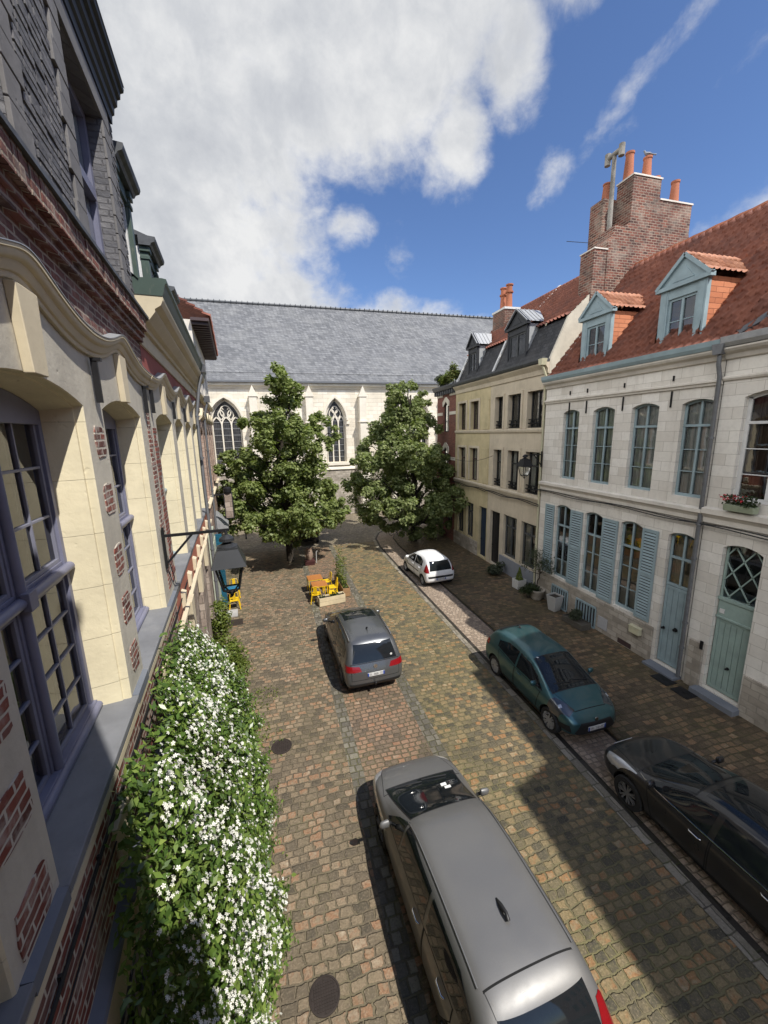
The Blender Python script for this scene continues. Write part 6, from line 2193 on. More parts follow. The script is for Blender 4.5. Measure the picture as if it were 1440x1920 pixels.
    if plate:
        # number plate on the rear (facing -y) or the front (facing +y)
        if plate_end == 'rear':
            yp = float(sh.co[(np.abs(sh.co[:, 0]) < 0.3) & (np.abs(sh.co[:, 2] - plate_z) < 0.06), 1].min()) - 0.012
            sg = 1
        else:
            yp = float(sh.co[(np.abs(sh.co[:, 0]) < 0.3) & (np.abs(sh.co[:, 2] - plate_z) < 0.06), 1].max()) + 0.012
            sg = -1
        p = MB()
        p.box(-0.26, 0.26, yp - 0.006, yp + 0.006, plate_z - 0.055, plate_z + 0.055)
        po = p.build('number_plate', C_PLATE, t)
        p = MB()
        for e in (-1, 1):
            p.box(e * 0.237 - 0.022, e * 0.237 + 0.022, yp - 0.0075, yp + 0.0075, plate_z - 0.054, plate_z + 0.054)
        p.build('plate_band', C_BLUE, po)
        p = MB()
        plate_text(p, plate, -0.2, 0.2, plate_z - 0.035, plate_z + 0.035, yp - sg * 0.0085, sg)
        p.build('plate_text', C_INK, po, fix=False)
    return t, sh


# stations: y from the rear, underside z, shoulder z, top z, half width, half width at the roof edge
MPV = [(0.0, .42, .62, .74, .60, .52), (0.05, .32, .74, .90, .80, .70), (0.14, .26, .92, 1.12, .885, .72), (0.24, .24, .98, 1.32, .90, .74), (0.40, .23, .99, 1.53, .905, .72), (0.62, .22, .99, 1.61, .91, .72), (1.0, .21, .98, 1.64, .915, .72),
       (1.6, .21, .97, 1.65, .915, .725), (2.2, .21, .96, 1.63, .915, .72), (2.55, .21, .955, 1.55, .915, .71), (2.95, .21, .95, 1.32, .915, .71), (3.35, .21, .94, 1.10, .91, .70), (3.55, .21, .93, 1.02, .90, .72), (3.9, .22, .87, .95, .88, .70),
       (4.18, .24, .76, .85, .82, .64), (4.34, .27, .64, .74, .70, .54), (4.42, .32, .52, .60, .52, .42)]
HATCH = [(0.0, .42, .60, .72, .58, .48), (0.05, .32, .72, .88, .76, .64), (0.13, .26, .88, 1.08, .845, .68), (0.22, .24, .93, 1.26, .865, .62), (0.38, .23, .93, 1.41, .872, .65), (0.68, .22, .92, 1.485, .875, .65), (1.2, .21, .91, 1.51, .875, .58),
         (1.75, .21, .90, 1.51, .875, .655), (2.15, .21, .89, 1.47, .875, .645), (2.48, .21, .885, 1.35, .875, .65), (2.85, .21, .88, 1.13, .87, .68), (3.08, .21, .87, 1.02, .865, .69), (3.36, .22, .83, .95, .85, .68), (3.6, .24, .73, .83, .80, .63), (3.78, .27, .62, .72, .70, .54),
         (3.88, .32, .50, .58, .5, .4)]
WAGON = [(0.0, .42, .62, .74, .60, .50), (0.06, .32, .74, .90, .78, .66), (0.16, .26, .90, 1.08, .86, .68), (0.36, .24, .94, 1.26, .885, .60), (0.7, .22, .94, 1.40, .895, .56), (1.1, .21, .93, 1.46, .90, .57), (1.6, .21, .92, 1.48, .90, .58), (2.1, .21, .91, 1.47, .90, .585),
         (2.5, .21, .90, 1.41, .90, .58), (2.85, .21, .895, 1.26, .90, .61), (3.2, .21, .89, 1.06, .895, .66), (3.42, .21, .88, .98, .89, .69), (3.8, .22, .83, .92, .87, .68), (4.15, .24, .74, .83, .81, .62), (4.38, .27, .62, .72, .70, .54), (4.5, .32, .50, .58, .5, .4)]


# --- silver-grey people carrier, closest to the camera
Ls = 4.72
hs = Ls / 2
t, sh = make_car('silver-grey people carrier seen from above, black fin aerial on its plain roof', (2.36, 4.60), rad(2.0), MPV, Ls, 1.83, 1.60, P_SILVER, (-1.48, 1.36), 0.325,
                 [[(0.42, 0.99), (1.0, 0.99), (0.72, 1.22), (0.42, 1.40)], [(-0.62, 0.99), (0.36, 0.99), (0.36, 1.41), (0.1, 1.46), (-0.62, 1.46)], [(-1.75, 1.06), (-0.70, 0.99), (-0.70, 1.45), (-1.45, 1.42), (-1.78, 1.27)]],
                 [(-0.70, 1.52), (0.70, 1.52), (0.60, 0.50), (-0.60, 0.50)], [(-0.64, 1.06), (0.64, 1.06), (0.56, 1.44), (-0.56, 1.44)],
                 [[(-0.66, 0.36), (0.55, 0.36), (0.95, 0.9), (0.9, 0.96), (-0.66, 0.96)], [(-1.5, 0.8), (-1.2, 0.36), (-0.70, 0.36), (-0.70, 0.96), (-1.5, 0.98)]],
                 spokes=5, tail=[([(0.62, 0.85), (0.93, 0.85), (0.93, 1.28), (0.66, 1.28)], 'end', C_RED)],
                 head=[([(0.50, 0.66), (0.93, 0.68), (0.93, 0.84), (0.66, 0.82)], 'end', C_CLEAR)],
                 plate='GD-641-FK', plate_z=0.72, mirror=(0.78, 1.05), handle_y=((-0.45, 0.86), (-1.25, 0.88)), belt=1.0,
                 extra={'bonnet': [(-0.60, 2.2), (0.60, 2.2), (0.78, 1.42), (-0.78, 1.42)], 'tailgate': [(-0.70, 0.6), (0.70, 0.6), (0.70, 1.02), (-0.70, 1.02)], 'handle_mat': C_CHROME},
                 grille=[([(-0.5, 0.30), (0.5, 0.30), (0.6, 0.46), (-0.6, 0.46)], 'end', C_BLACK, 'grille')])
b = MB()
zz = sh.z_at(0, -1.2)
b.tube([(0.0, -1.05, zz + 0.005), (0, -1.15, zz + 0.03), (0, -1.27, zz + 0.075), (0, -1.31, zz + 0.02)], [0.012, 0.03, 0.022, 0.03], 10)
b.build('aerial_fin', C_BLACK, t, smooth=50)
for sg in (-1, 1):
    b = MB()
    b.tube([(sg * 0.655, y, sh.z_at(sg * 0.65, y) + 0.006) for y in np.linspace(-1.68, 0.46, 14)], 0.011, 6)
    b.build('roof_trim', P_SILVER, t, smooth=50)
rear_roof = sh.patch('rear_spoiler', [(-0.60, -1.74), (0.60, -1.74), (0.53, -2.17), (0.3, -2.24), (-0.3, -2.24), (-0.53, -2.17)], 'top', P_SILVER, t, 0.012, lambda c, n: (c[:, 2] > 0.9), clip=(((0, 0, 1.43), (0, 0, -1)),))
sh.patch('roof_gap', [(-0.61, -1.715), (0.61, -1.715), (0.61, -1.74), (-0.61, -1.74)], 'top', C_GAP, t, 0.002, lambda c, n: (c[:, 2] > 1.3))
for (x0, x1) in ((-0.55, -0.02), (0.0, 0.5)):
    b = MB()
    b.tube([(x0, 1.48, sh.z_at(x0, 1.48) + 0.02), ((x0 + x1) / 2, 1.44, sh.z_at((x0 + x1) / 2, 1.44) + 0.028), (x1, 1.42, sh.z_at(x1, 1.42) + 0.025)], 0.012, 6)
    b.build('wiper', C_BLACK, t)
b = MB()
zw = sh.z_at(0.33, 1.12) + 0.012
b.box(0.25, 0.36, 1.1, 1.16, zw, zw + 0.004)
b.box(0.28, 0.4, 1.0, 1.05, zw + 0.04, zw + 0.044)
b.build('paper_notice', C_STICK, t)

# --- dark grey people carrier
t, sh = make_car('dark grey people carrier with silver roof rails, parked before the pale planter box', (2.36, 12.42), rad(2.2), MPV, 4.53, 1.83, 1.66, P_GREY, (-1.42, 1.37), 0.33,
                 [[(0.42, 0.99), (1.05, 0.99), (0.72, 1.24), (0.42, 1.42)], [(-0.62, 0.99), (0.36, 0.99), (0.36, 1.44), (0.1, 1.50), (-0.62, 1.50)], [(-1.75, 1.06), (-0.70, 0.99), (-0.70, 1.50), (-1.5, 1.47), (-1.75, 1.30)]],
                 [(-0.70, 1.45), (0.70, 1.45), (0.60, 0.42), (-0.60, 0.42)], [(-0.68, 1.03), (0.68, 1.03), (0.58, 1.48), (-0.58, 1.48)],
                 [[(-0.66, 0.36), (0.55, 0.36), (0.95, 0.9), (0.9, 0.96), (-0.66, 0.96)], [(-1.5, 0.8), (-1.2, 0.36), (-0.70, 0.36), (-0.70, 0.96), (-1.5, 0.98)]],
                 spokes=5, tail=[([(0.42, 0.80), (0.95, 0.80), (0.95, 1.0), (0.48, 0.94)], 'end', C_RED)],
                 head=[([(0.50, 0.66), (0.93, 0.68), (0.93, 0.84), (0.66, 0.82)], 'end', C_CLEAR)],
                 plate='EL-868-TW', plate_z=0.68, mirror=(0.78, 1.06), handle_y=((-0.45, 0.87), (-1.25, 0.89)),
                 extra={'bonnet': [(-0.60, 2.1), (0.60, 2.1), (0.78, 1.35), (-0.78, 1.35)], 'tailgate': [(-0.72, 0.55), (0.72, 0.55), (0.72, 1.0), (-0.72, 1.0)]},
                 grille=[([(-0.75, 0.26), (0.75, 0.26), (0.8, 0.42), (-0.8, 0.42)], 'end', C_BLACK, 'rear_bumper_trim')])
for sg in (-1, 1):
    b = MB()
    b.tube([(sg * 0.66, y, sh.z_at(sg * 0.65, y) + 0.04) for y in np.linspace(-1.75, 0.3, 12)], 0.018, 8)
    b.build('roof_rail', C_CHROME, t, smooth=50)
sh.patch('roof_glass', [(-0.54, -0.55), (0.54, -0.55), (0.54, 0.3), (-0.54, 0.3)], 'top', C_GLASS, t, 0.004, lambda c, n: (c[:, 2] > 1.4))
b = MB()
zz = sh.z_at(0, -1.0)
b.tube([(0, -1.3, zz), (0, -1.36, zz + 0.05), (0, -1.45, zz + 0.08)], [0.03, 0.02, 0.008], 8)
b.build('aerial_fin', C_BLACK, t)
b = MB()
b.lathe([(0.035, 0.0), (0.035, 0.004)], (0.52, 0, 0), 14, axis='y')
yr_ = float(sh.co[(np.abs(sh.co[:, 0] - 0.5) < 0.08) & (np.abs(sh.co[:, 2] - 1.14) < 0.05), 1].min())
b.v = [(p[0], p[1] + yr_ - 0.015, p[2] + 1.14) for p in b.v]
b.build('white_sticker', C_STICK, t)
b = MB()
ye_ = float(sh.co[(np.abs(sh.co[:, 0]) < 0.1) & (np.abs(sh.co[:, 2] - 0.88) < 0.05), 1].min())
b.lathe([(0.06, ye_ - 0.012), (0.06, ye_ - 0.004)], (0, 0, 0.9), 18, axis='y')
b.build('badge', C_CHROME, t)
b = MB()
b.tube([(-0.04, -2.1, 0.36), (-0.04, -2.32, 0.36), (-0.04, -2.36, 0.44)], 0.025, 8)
b.lathe([(0.03, 0.42), (0.035, 0.45), (0.02, 0.48)], (-0.04, -2.36, 0), 10)
b.build('tow_bar', C_BLACK, t)

# --- teal hatchback facing the camera
t, sh = make_car('teal hatchback with dark headlights parked before the shuttered white house', (7.15, 8.72), rad(180.5), HATCH, 3.95, 1.745, 1.50, P_TEAL, (-1.24, 1.30), 0.315,
                 [[(-0.18, 0.92), (0.95, 0.90), (0.62, 1.12), (0.3, 1.27), (-0.18, 1.33)], [(-1.18, 1.02), (-0.26, 0.93), (-0.26, 1.33), (-0.8, 1.31), (-1.2, 1.2)]],
                 [(-0.68, 1.18), (0.68, 1.18), (0.56, 0.26), (-0.56, 0.26)], [(-0.6, 1.0), (0.6, 1.0), (0.5, 1.34), (-0.5, 1.34)],
                 [[(-0.22, 0.34), (0.75, 0.34), (0.88, 0.84), (-0.22, 0.88)], [(-1.05, 0.78), (-0.85, 0.34), (-0.27, 0.34), (-0.27, 0.88), (-1.1, 0.96)]],
                 spokes=8, rim=C_COVER, tail=[([(0.4, 0.86), (0.9, 0.86), (0.9, 1.02), (0.45, 1.0)], 'end', C_RED)],
                 head=[([(0.44, 1.70), (0.70, 1.30), (0.86, 1.22), (0.86, 1.55), (0.66, 1.78)], 'top', C_DARKLAMP)],
                 plate='HH-710-PG', plate_z=0.44, plate_end='front', mirror=(0.72, 0.98), handle_y=((-0.02, 0.82),), belt=0.92,
                 extra={'bonnet': [(-0.46, 1.72), (0.46, 1.72), (0.70, 1.08), (-0.70, 1.08)]},
                 grille=[([(-0.46, 0.25), (0.46, 0.25), (0.60, 0.36), (0.44, 0.60), (-0.44, 0.60), (-0.60, 0.36)], 'end', C_BLACK, 'grille')], rim_r=0.70)
for sg in (-1, 1):
    sh.patch('fog_lamp_surround', [(sg * 0.66, 0.36), (sg * 0.86, 0.40), (sg * 0.86, 0.52), (sg * 0.70, 0.54)], 'end', C_BLACK, t, 0.008, lambda c, n: c[:, 1] > 1.0)
    sh.patch('lamp_bulb', [(sg * 0.68, 1.50), (sg * 0.75, 1.47), (sg * 0.78, 1.53), (sg * 0.70, 1.57)], 'top', C_CLEAR, t, 0.009, lambda c, n: c[:, 1] > 1.0)
b = MB()
ye_ = float(sh.co[(np.abs(sh.co[:, 0]) < 0.1) & (np.abs(sh.co[:, 2] - 0.64) < 0.04), 1].max())
b.lathe([(0.055, ye_ + 0.004), (0.055, ye_ + 0.012)], (0, 0, 0.645), 18, axis='y')
b.build('badge', C_CHROME, t)
b = MB()
for (x0, x1) in ((-0.52, 0.02), (0.0, 0.5)):
    b.tube([(x0, 1.06, sh.z_at(x0, 1.06) + 0.02), (x1, 1.0, sh.z_at(x1, 1.0) + 0.022)], 0.011, 6)
b.build('wiper', C_BLACK, t)
b = MB()
b.tube([(0, -1.2, sh.z_at(0, -1.2)), (0, -1.28, sh.z_at(0, -1.2) + 0.06), (0, -1.36, sh.z_at(0, -1.3) + 0.03)], [0.03, 0.02, 0.02], 8)
b.build('aerial_fin', C_BLACK, t)
b = MB()
zq = sh.z_at(0.45, 0.30) + 0.01
b.box(0.44, 0.50, 0.24, 0.29, zq, zq + 0.004)
b.build('windscreen_sticker', C_STICK, t)
sh.patch('rear_spoiler', [(-0.56, -1.42), (0.56, -1.42), (0.50, -1.62), (-0.50, -1.62)], 'top', C_BLACK, t, 0.014, lambda c, n: (c[:, 2] > 0.9))

# --- charcoal estate at the right edge
t, sh = make_car('charcoal black hatchback with chrome window strip, parked nose to nose with the teal car', (7.34, 3.86), rad(1.0), WAGON, 4.48, 1.80, 1.46, P_BLACKISH, (-1.42, 1.33), 0.325,
                 [[(-0.10, 0.93), (1.05, 0.90), (0.75, 1.08), (0.4, 1.23), (-0.10, 1.30)], [(-1.12, 0.97), (-0.20, 0.94), (-0.20, 1.30), (-0.8, 1.29)], [(-1.75, 1.02), (-1.2, 0.98), (-0.9, 1.27), (-1.4, 1.2)]],
                 [(-0.70, 1.22), (0.70, 1.22), (0.58, 0.30), (-0.58, 0.30)], [(-0.6, 1.0), (0.6, 1.0), (0.5, 1.3), (-0.5, 1.3)],
                 [[(-0.15, 0.36), (0.8, 0.36), (0.95, 0.84), (-0.15, 0.89)], [(-1.3, 0.78), (-1.1, 0.36), (-0.2, 0.36), (-0.2, 0.90), (-1.35, 0.93)]],
                 spokes=7, tail=[([(0.4, 0.86), (0.9, 0.86), (0.9, 1.0), (0.45, 0.98)], 'end', C_RED)],
                 head=[([(0.68, 1.98), (0.745, 1.6), (0.80, 1.22), (0.83, 1.22), (0.86, 1.6), (0.80, 1.98)], 'top', C_CLEAR)],
                 plate='FA-305-MD', plate_z=0.5, plate_end='front', mirror=(0.86, 0.99), handle_y=((0.05, 0.80), (-1.0, 0.84)), belt=0.92,
                 extra={'bonnet': [(-0.5, 2.02), (0.5, 2.02), (0.76, 1.25), (-0.76, 1.25)], 'handle_mat': C_CHROME},
                 grille=[([(-0.5, 0.28), (0.5, 0.28), (0.55, 0.5), (-0.55, 0.5)], 'end', C_BLACK, 'grille')])
for sg in (-1, 1):
    b = MB()
    b.tube([(sg * (sh.x_at(y, 0.915) + 0.004), y, 0.915 + (0.3 - y) * 0.018) for y in np.linspace(-1.6, 1.2, 22)], 0.013, 6)
    b.build('chrome_strip', C_CHROME, t, smooth=50)
sh.patch('roof_glass', [(-0.5, -1.1), (0.5, -1.1), (0.52, 0.18), (-0.52, 0.18)], 'top', C_GLASS, t, 0.004, lambda c, n: (c[:, 2] > 1.2))
b = MB()
zq = sh.z_at(-0.42, 1.0) + 0.012
b.box(-0.5, -0.42, 0.86, 0.93, zq, zq + 0.004)
b.build('windscreen_sticker', C_STICK, t)

# --- small white hatchback under the tree
t, sh = make_car('small white hatchback parked under the broad conical tree', (7.52, 18.86), rad(3.0), HATCH, 3.43, 1.63, 1.47, P_WHITE, (-1.17, 1.13), 0.28,
                 [[(-0.10, 0.93), (0.86, 0.92), (0.55, 1.12), (0.28, 1.27), (-0.10, 1.32)], [(-1.05, 0.98), (-0.17, 0.93), (-0.17, 1.32), (-0.6, 1.32), (-0.98, 1.22)]],
                 [(-0.64, 0.98), (0.64, 0.98), (0.54, 0.18), (-0.54, 0.18)], [(-0.60, 0.86), (0.60, 0.86), (0.52, 1.30), (-0.52, 1.30)],
                 [[(-0.13, 0.34), (0.6, 0.34), (0.75, 0.86), (-0.13, 0.89)], [(-0.95, 0.7), (-0.8, 0.34), (-0.18, 0.34), (-0.18, 0.89), (-0.98, 0.92)]],
                 spokes=6, rim=C_COVER, tail=[([(0.62, 0.78), (0.82, 0.78), (0.82, 1.16), (0.66, 1.18)], 'end', C_RED)],
                 head=[([(0.44, 0.58), (0.82, 0.6), (0.82, 0.76), (0.58, 0.74)], 'end', C_CLEAR)],
                 plate='CM-214-GD', plate_z=0.44, mirror=(0.62, 0.98), handle_y=((0.02, 0.82), (-0.8, 0.84)), belt=0.92,
                 extra={'bonnet': [(-0.5, 1.5), (0.5, 1.5), (0.68, 1.0), (-0.68, 1.0)]},
                 grille=[([(-0.66, 0.50), (0.66, 0.50), (0.70, 0.60), (-0.70, 0.60)], 'end', C_BLACK, 'rear_bumper_trim')])
b = MB()
b.box(-0.815 - 0.012, 0.815 + 0.012, -0.75, 0.75, 0.60, 0.645)
b.build('side_rub_strip', C_BLACK, t)

# --- black car half hidden behind the left tree
t, sh = make_car('black car half hidden behind the trunk of the narrow-topped tree', (1.98, 29.1), rad(-6.0), HATCH, 4.0, 1.76, 1.48, P_BLACK, (-1.25, 1.28), 0.315,
                 [[(-0.18, 0.92), (0.95, 0.90), (0.62, 1.12), (0.3, 1.27), (-0.18, 1.33)], [(-1.18, 1.02), (-0.26, 0.93), (-0.26, 1.33), (-0.8, 1.31), (-1.2, 1.2)]],
                 [(-0.68, 1.18), (0.68, 1.18), (0.56, 0.26), (-0.56, 0.26)], [(-0.6, 0.98), (0.6, 0.98), (0.5, 1.34), (-0.5, 1.34)],
                 [[(-0.22, 0.34), (0.75, 0.34), (0.88, 0.84), (-0.22, 0.88)]], spokes=6, tail=[([(0.5, 0.80), (0.88, 0.80), (0.88, 0.98), (0.55, 0.96)], 'end', C_RED)],
                 head=[([(0.44, 0.58), (0.82, 0.6), (0.82, 0.76), (0.58, 0.74)], 'end', C_CLEAR)], mirror=(0.72, 0.98), belt=0.92)

# ---------------------------------------------------------------- foliage
def leaf_quads(P, Nrm, size, aspect=1.7, jitter=0.5, droop=0.0):
    """one kite-shaped leaf per point, facing roughly along Nrm"""
    n = len(P)
    Nn = Nrm + rng.normal(0, jitter, (n, 3))
    Nn /= np.linalg.norm(Nn, axis=1, keepdims=True)
    T = np.cross(Nn, rng.normal(0, 1, (n, 3)))
    T /= np.linalg.norm(T, axis=1, keepdims=True) + 1e-9
    T[:, 2] -= droop
    T /= np.linalg.norm(T, axis=1, keepdims=True) + 1e-9
    Bt = np.cross(Nn, T)
    s = (size * rng.uniform(0.65, 1.3, n))[:, None]
    a = P - T * s * aspect * 0.5
    b = P + Bt * s * 0.5 - Nn * s * 0.08
    c = P + T * s * aspect * 0.5
    d = P - Bt * s * 0.5 - Nn * s * 0.08
    V = np.stack([a, b, c, d], 1).reshape(-1, 3)
    F = np.arange(n * 4).reshape(n, 4)
    return V, F


def blob_points(c, r, n, shell=0.55, flat=0.72):
    d = rng.normal(0, 1, (n, 3))
    d /= np.linalg.norm(d, axis=1, keepdims=True)
    d[:, 2] = np.where((d[:, 2] < -0.25) & (rng.random(n) < 0.35), -d[:, 2], d[:, 2])
    q = shell + (1 - shell) * rng.random(n) ** 0.6
    lump = 1.0 + 0.28 * np.sin(d[:, 0] * 5.1 + c[0] * 3) * np.sin(d[:, 1] * 4.3 + c[2] * 2) + 0.16 * np.sin(d[:, 2] * 8 + c[0]) + rng.normal(0, 0.05, n)
    P = np.array(c)[None, :] + d * (r * q * lump)[:, None] * np.array([1, 1, flat])[None, :]
    return P, d * np.array([0.7, 0.7, 1.0]) + np.array([0, 0, 0.55])


def branch(mb, p, q, r0, r1, wob=0.15, n=5):
    p, q = Vector(p), Vector(q)
    pts, rs = [], []
    for i in range(n + 1):
        t = i / n
        c = p.lerp(q, t)
        if 0 < i < n:
            c += Vector((random.uniform(-wob, wob), random.uniform(-wob, wob), random.uniform(-wob, wob)))
        pts.append(c)
        rs.append(r0 + (r1 - r0) * t)
    mb.tube(pts, rs, 8)


def tree(label, base, trunk_h, clumps, mat, n_leaf, leaf):
    t = thing('leafy_tree', label, 'tree', base, 0, 'trees in front of the church')
    b = MB()
    top = max(c[2] for c in clumps)
    prev = Vector((0, 0, -0.05))
    pts, rs = [prev], [0.24]
    k = 9
    for i in range(1, k + 1):
        z = top * 0.93 * i / k
        near = [c for c in clumps if abs(c[2] - z) < 1.4]
        cx = sum(c[0] for c in near) / len(near) * 0.5 if near and z > trunk_h else 0
        pts.append(Vector((cx * min(1, z / 6) + random.uniform(-.06, .06), random.uniform(-.08, .08), z)))
        rs.append(0.20 * (1 - 0.86 * i / k) + 0.02)
    b.tube(pts, rs, 10)
    for (x, y, z, r) in clumps:
        zz = max(trunk_h * 0.9, z - r - abs(x) * 0.25 - 0.6)
        i = min(k, max(1, int(zz / (top * 0.93) * k)))
        branch(b, pts[i], (x, y, z), 0.07, 0.02, 0.14)
        for _ in range(2):
            branch(b, (x, y, z), (x + random.uniform(-r, r), y + random.uniform(-r, r), z + random.uniform(-.3, .6) * r), 0.025, 0.008, 0.06, 3)
    b.build('trunk', M['bark'], t, smooth=60)
    w = np.array([c[3] ** 2 for c in clumps])
    w = w / w.sum()
    VV, FF, o = [], [], 0
    for c, wi in zip(clumps, w):
        m = int(n_leaf * wi)
        sub = max(6, int(10 * c[3] / 0.9))
        for _ in range(sub):
            d = rng.normal(0, 1, 3)
            d /= np.linalg.norm(d)
            d[2] *= 0.9
            cc = np.array(c[:3]) + d * c[3] * 0.85 * np.array([1, 1, 0.9])
            P, Nn = blob_points(cc, c[3] * random.uniform(0.27, 0.45), m // sub, 0.45, 0.95)
            V, F = leaf_quads(P, Nn, leaf, 1.35, 0.42)
            VV.append(V)
            FF.append(F + o)
            o += len(V)
    fast_mesh('crown', np.concatenate(VV), np.concatenate(FF), mat, t)
    return t


T1 = [(0.16, -0.75, 10.73, 0.82), (0.7, 0.62, 10.11, 0.72), (0.63, -0.62, 9.99, 0.62), (-0.15, -0.01, 9.84, 0.77), (0.3, 0.46, 8.89, 1.08), (-0.63, -1.32, 8.38, 0.9), (-0.64, 1.32, 8.47, 0.9), (-1.62, 0.9, 8.62, 0.8), (0.89, 0.89, 8.12, 0.95), (0.79, -0.89, 8.09, 0.79), (1.99, -0.13, 8.45, 0.77), (2.61, -0.58, 7.7, 0.69), (-0.25, 1.59, 7.34, 1.43), (-0.29, -1.59, 7.38, 1.12), (1.05, -1.83, 7.21, 1.04), (-1.32, 1.79, 6.72, 1.14), (2.22, -0.91, 7.01, 0.61), (-2.5, -1.58, 6.52, 0.72), (-2.77, 1.58, 6.36, 0.74), (-3.02, -0.21, 5.8, 0.7), (0.72, -1.26, 5.96, 1.13), (0.86, 1.26, 5.77, 1.13), (1.7, -1.26, 5.31, 1.13), (0.13, -1.06, 4.97, 1.28), (0.19, 1.06, 4.72, 1.26), (-1.99, 1.48, 5.29, 1.27), (-2.87, 0.54, 4.95, 0.86), (-2.77, -0.54, 5.07, 0.74), (-3.47, 1.72, 3.95, 0.75), (-2.26, -1.67, 4.21, 1.11), (-2.52, 1.67, 3.7, 1.15), (-1.19, 1.13, 3.46, 1.25), (0.39, 2.32, 2.97, 1.47), (1.9, 1.59, 3.63, 1.28), (2.62, -0.82, 4.01, 0.82), (2.64, 1.62, 2.39, 0.98), (1.01, 0.02, 2.26, 1.06), (-0.58, -2.15, 2.77, 1.09), (-0.58, 2.15, 1.82, 1.17), (-2.15, 1.43, 2.69, 0.97), (-1.27, -1.22, 2.0, 0.6), (0.11, 0.77, 1.27, 0.73), (3.21, -0.45, 2.92, 0.55)]
T2 = [(-0.02, 0.96, 10.79, 0.62), (-1.47, -0.85, 10.15, 0.65), (-0.94, 0.85, 10.32, 0.63), (0.98, 0.83, 9.87, 0.66), (-0.78, 0.45, 9.25, 1.07), (-0.32, 1.85, 9.34, 1.01), (0.55, 0.32, 8.88, 0.99), (-1.8, 0.24, 7.97, 1.06), (-1.4, 1.64, 7.98, 1.0), (-0.29, -0.27, 7.58, 1.26), (1.5, 0.74, 7.99, 0.77), (-2.49, 1.3, 6.69, 1.1), (-1.41, -0.23, 6.46, 1.41), (-0.98, 1.17, 6.39, 1.34), (-0.25, -2.15, 6.33, 1.17), (1.39, 2.15, 6.08, 1.24), (1.89, -0.14, 6.16, 0.74), (2.5, 1.26, 6.08, 0.71), (-3.57, -0.33, 5.6, 0.89), (-2.28, 0.11, 4.87, 1.43), (-0.87, -1.33, 4.87, 1.35), (0.05, 1.33, 4.56, 1.35), (1.21, -0.83, 4.79, 1.23), (1.91, 0.83, 4.59, 1.18), (3.01, 0.04, 4.42, 0.82), (-4.22, 0.22, 4.42, 0.75), (-3.94, 1.62, 4.24, 0.72), (-2.93, 1.46, 3.17, 1.35), (-1.03, 1.2, 2.97, 1.49), (1.1, 1.41, 2.8, 1.5), (2.09, -0.66, 3.05, 1.09), (4.44, 1.35, 3.53, 0.79), (3.07, -1.35, 3.94, 0.64), (-2.74, 0.8, 2.12, 1.0), (-1.08, -0.15, 1.87, 1.26), (0.95, -0.04, 1.49, 1.27), (2.53, 0.0, 1.63, 0.9), (-0.42, -0.48, 0.75, 0.73), (1.93, 1.13, 0.22, 0.78), (-1.76, 0.2, 1.28, 0.68), (4.65, 0.1, 4.14, 0.49)]
T1 += [(-1.5, -2.3, 2.9, 0.95), (1.1, -2.5, 3.1, 0.95), (-2.9, -1.4, 3.0, 0.9), (2.3, -1.6, 3.2, 0.9), (0.2, -3.0, 3.6, 0.85)]
T2 += [(-1.6, -2.6, 2.9, 1.0), (0.6, -2.9, 3.0, 1.0), (2.2, -2.2, 3.2, 0.95), (-3.0, -1.2, 3.4, 1.0)]
tree('leafy tree with stepped crown and narrow pointed top, beside the yellow terrace', (0.55, 24.0, 0), 1.9, T1, M['leaf_tree'], 85000, 0.13)
tree('leafy tree with broad conical crown hanging over the small white car', (9.2, 25.5, 0), 1.8, T2, M['leaf_tree2'], 95000, 0.13)

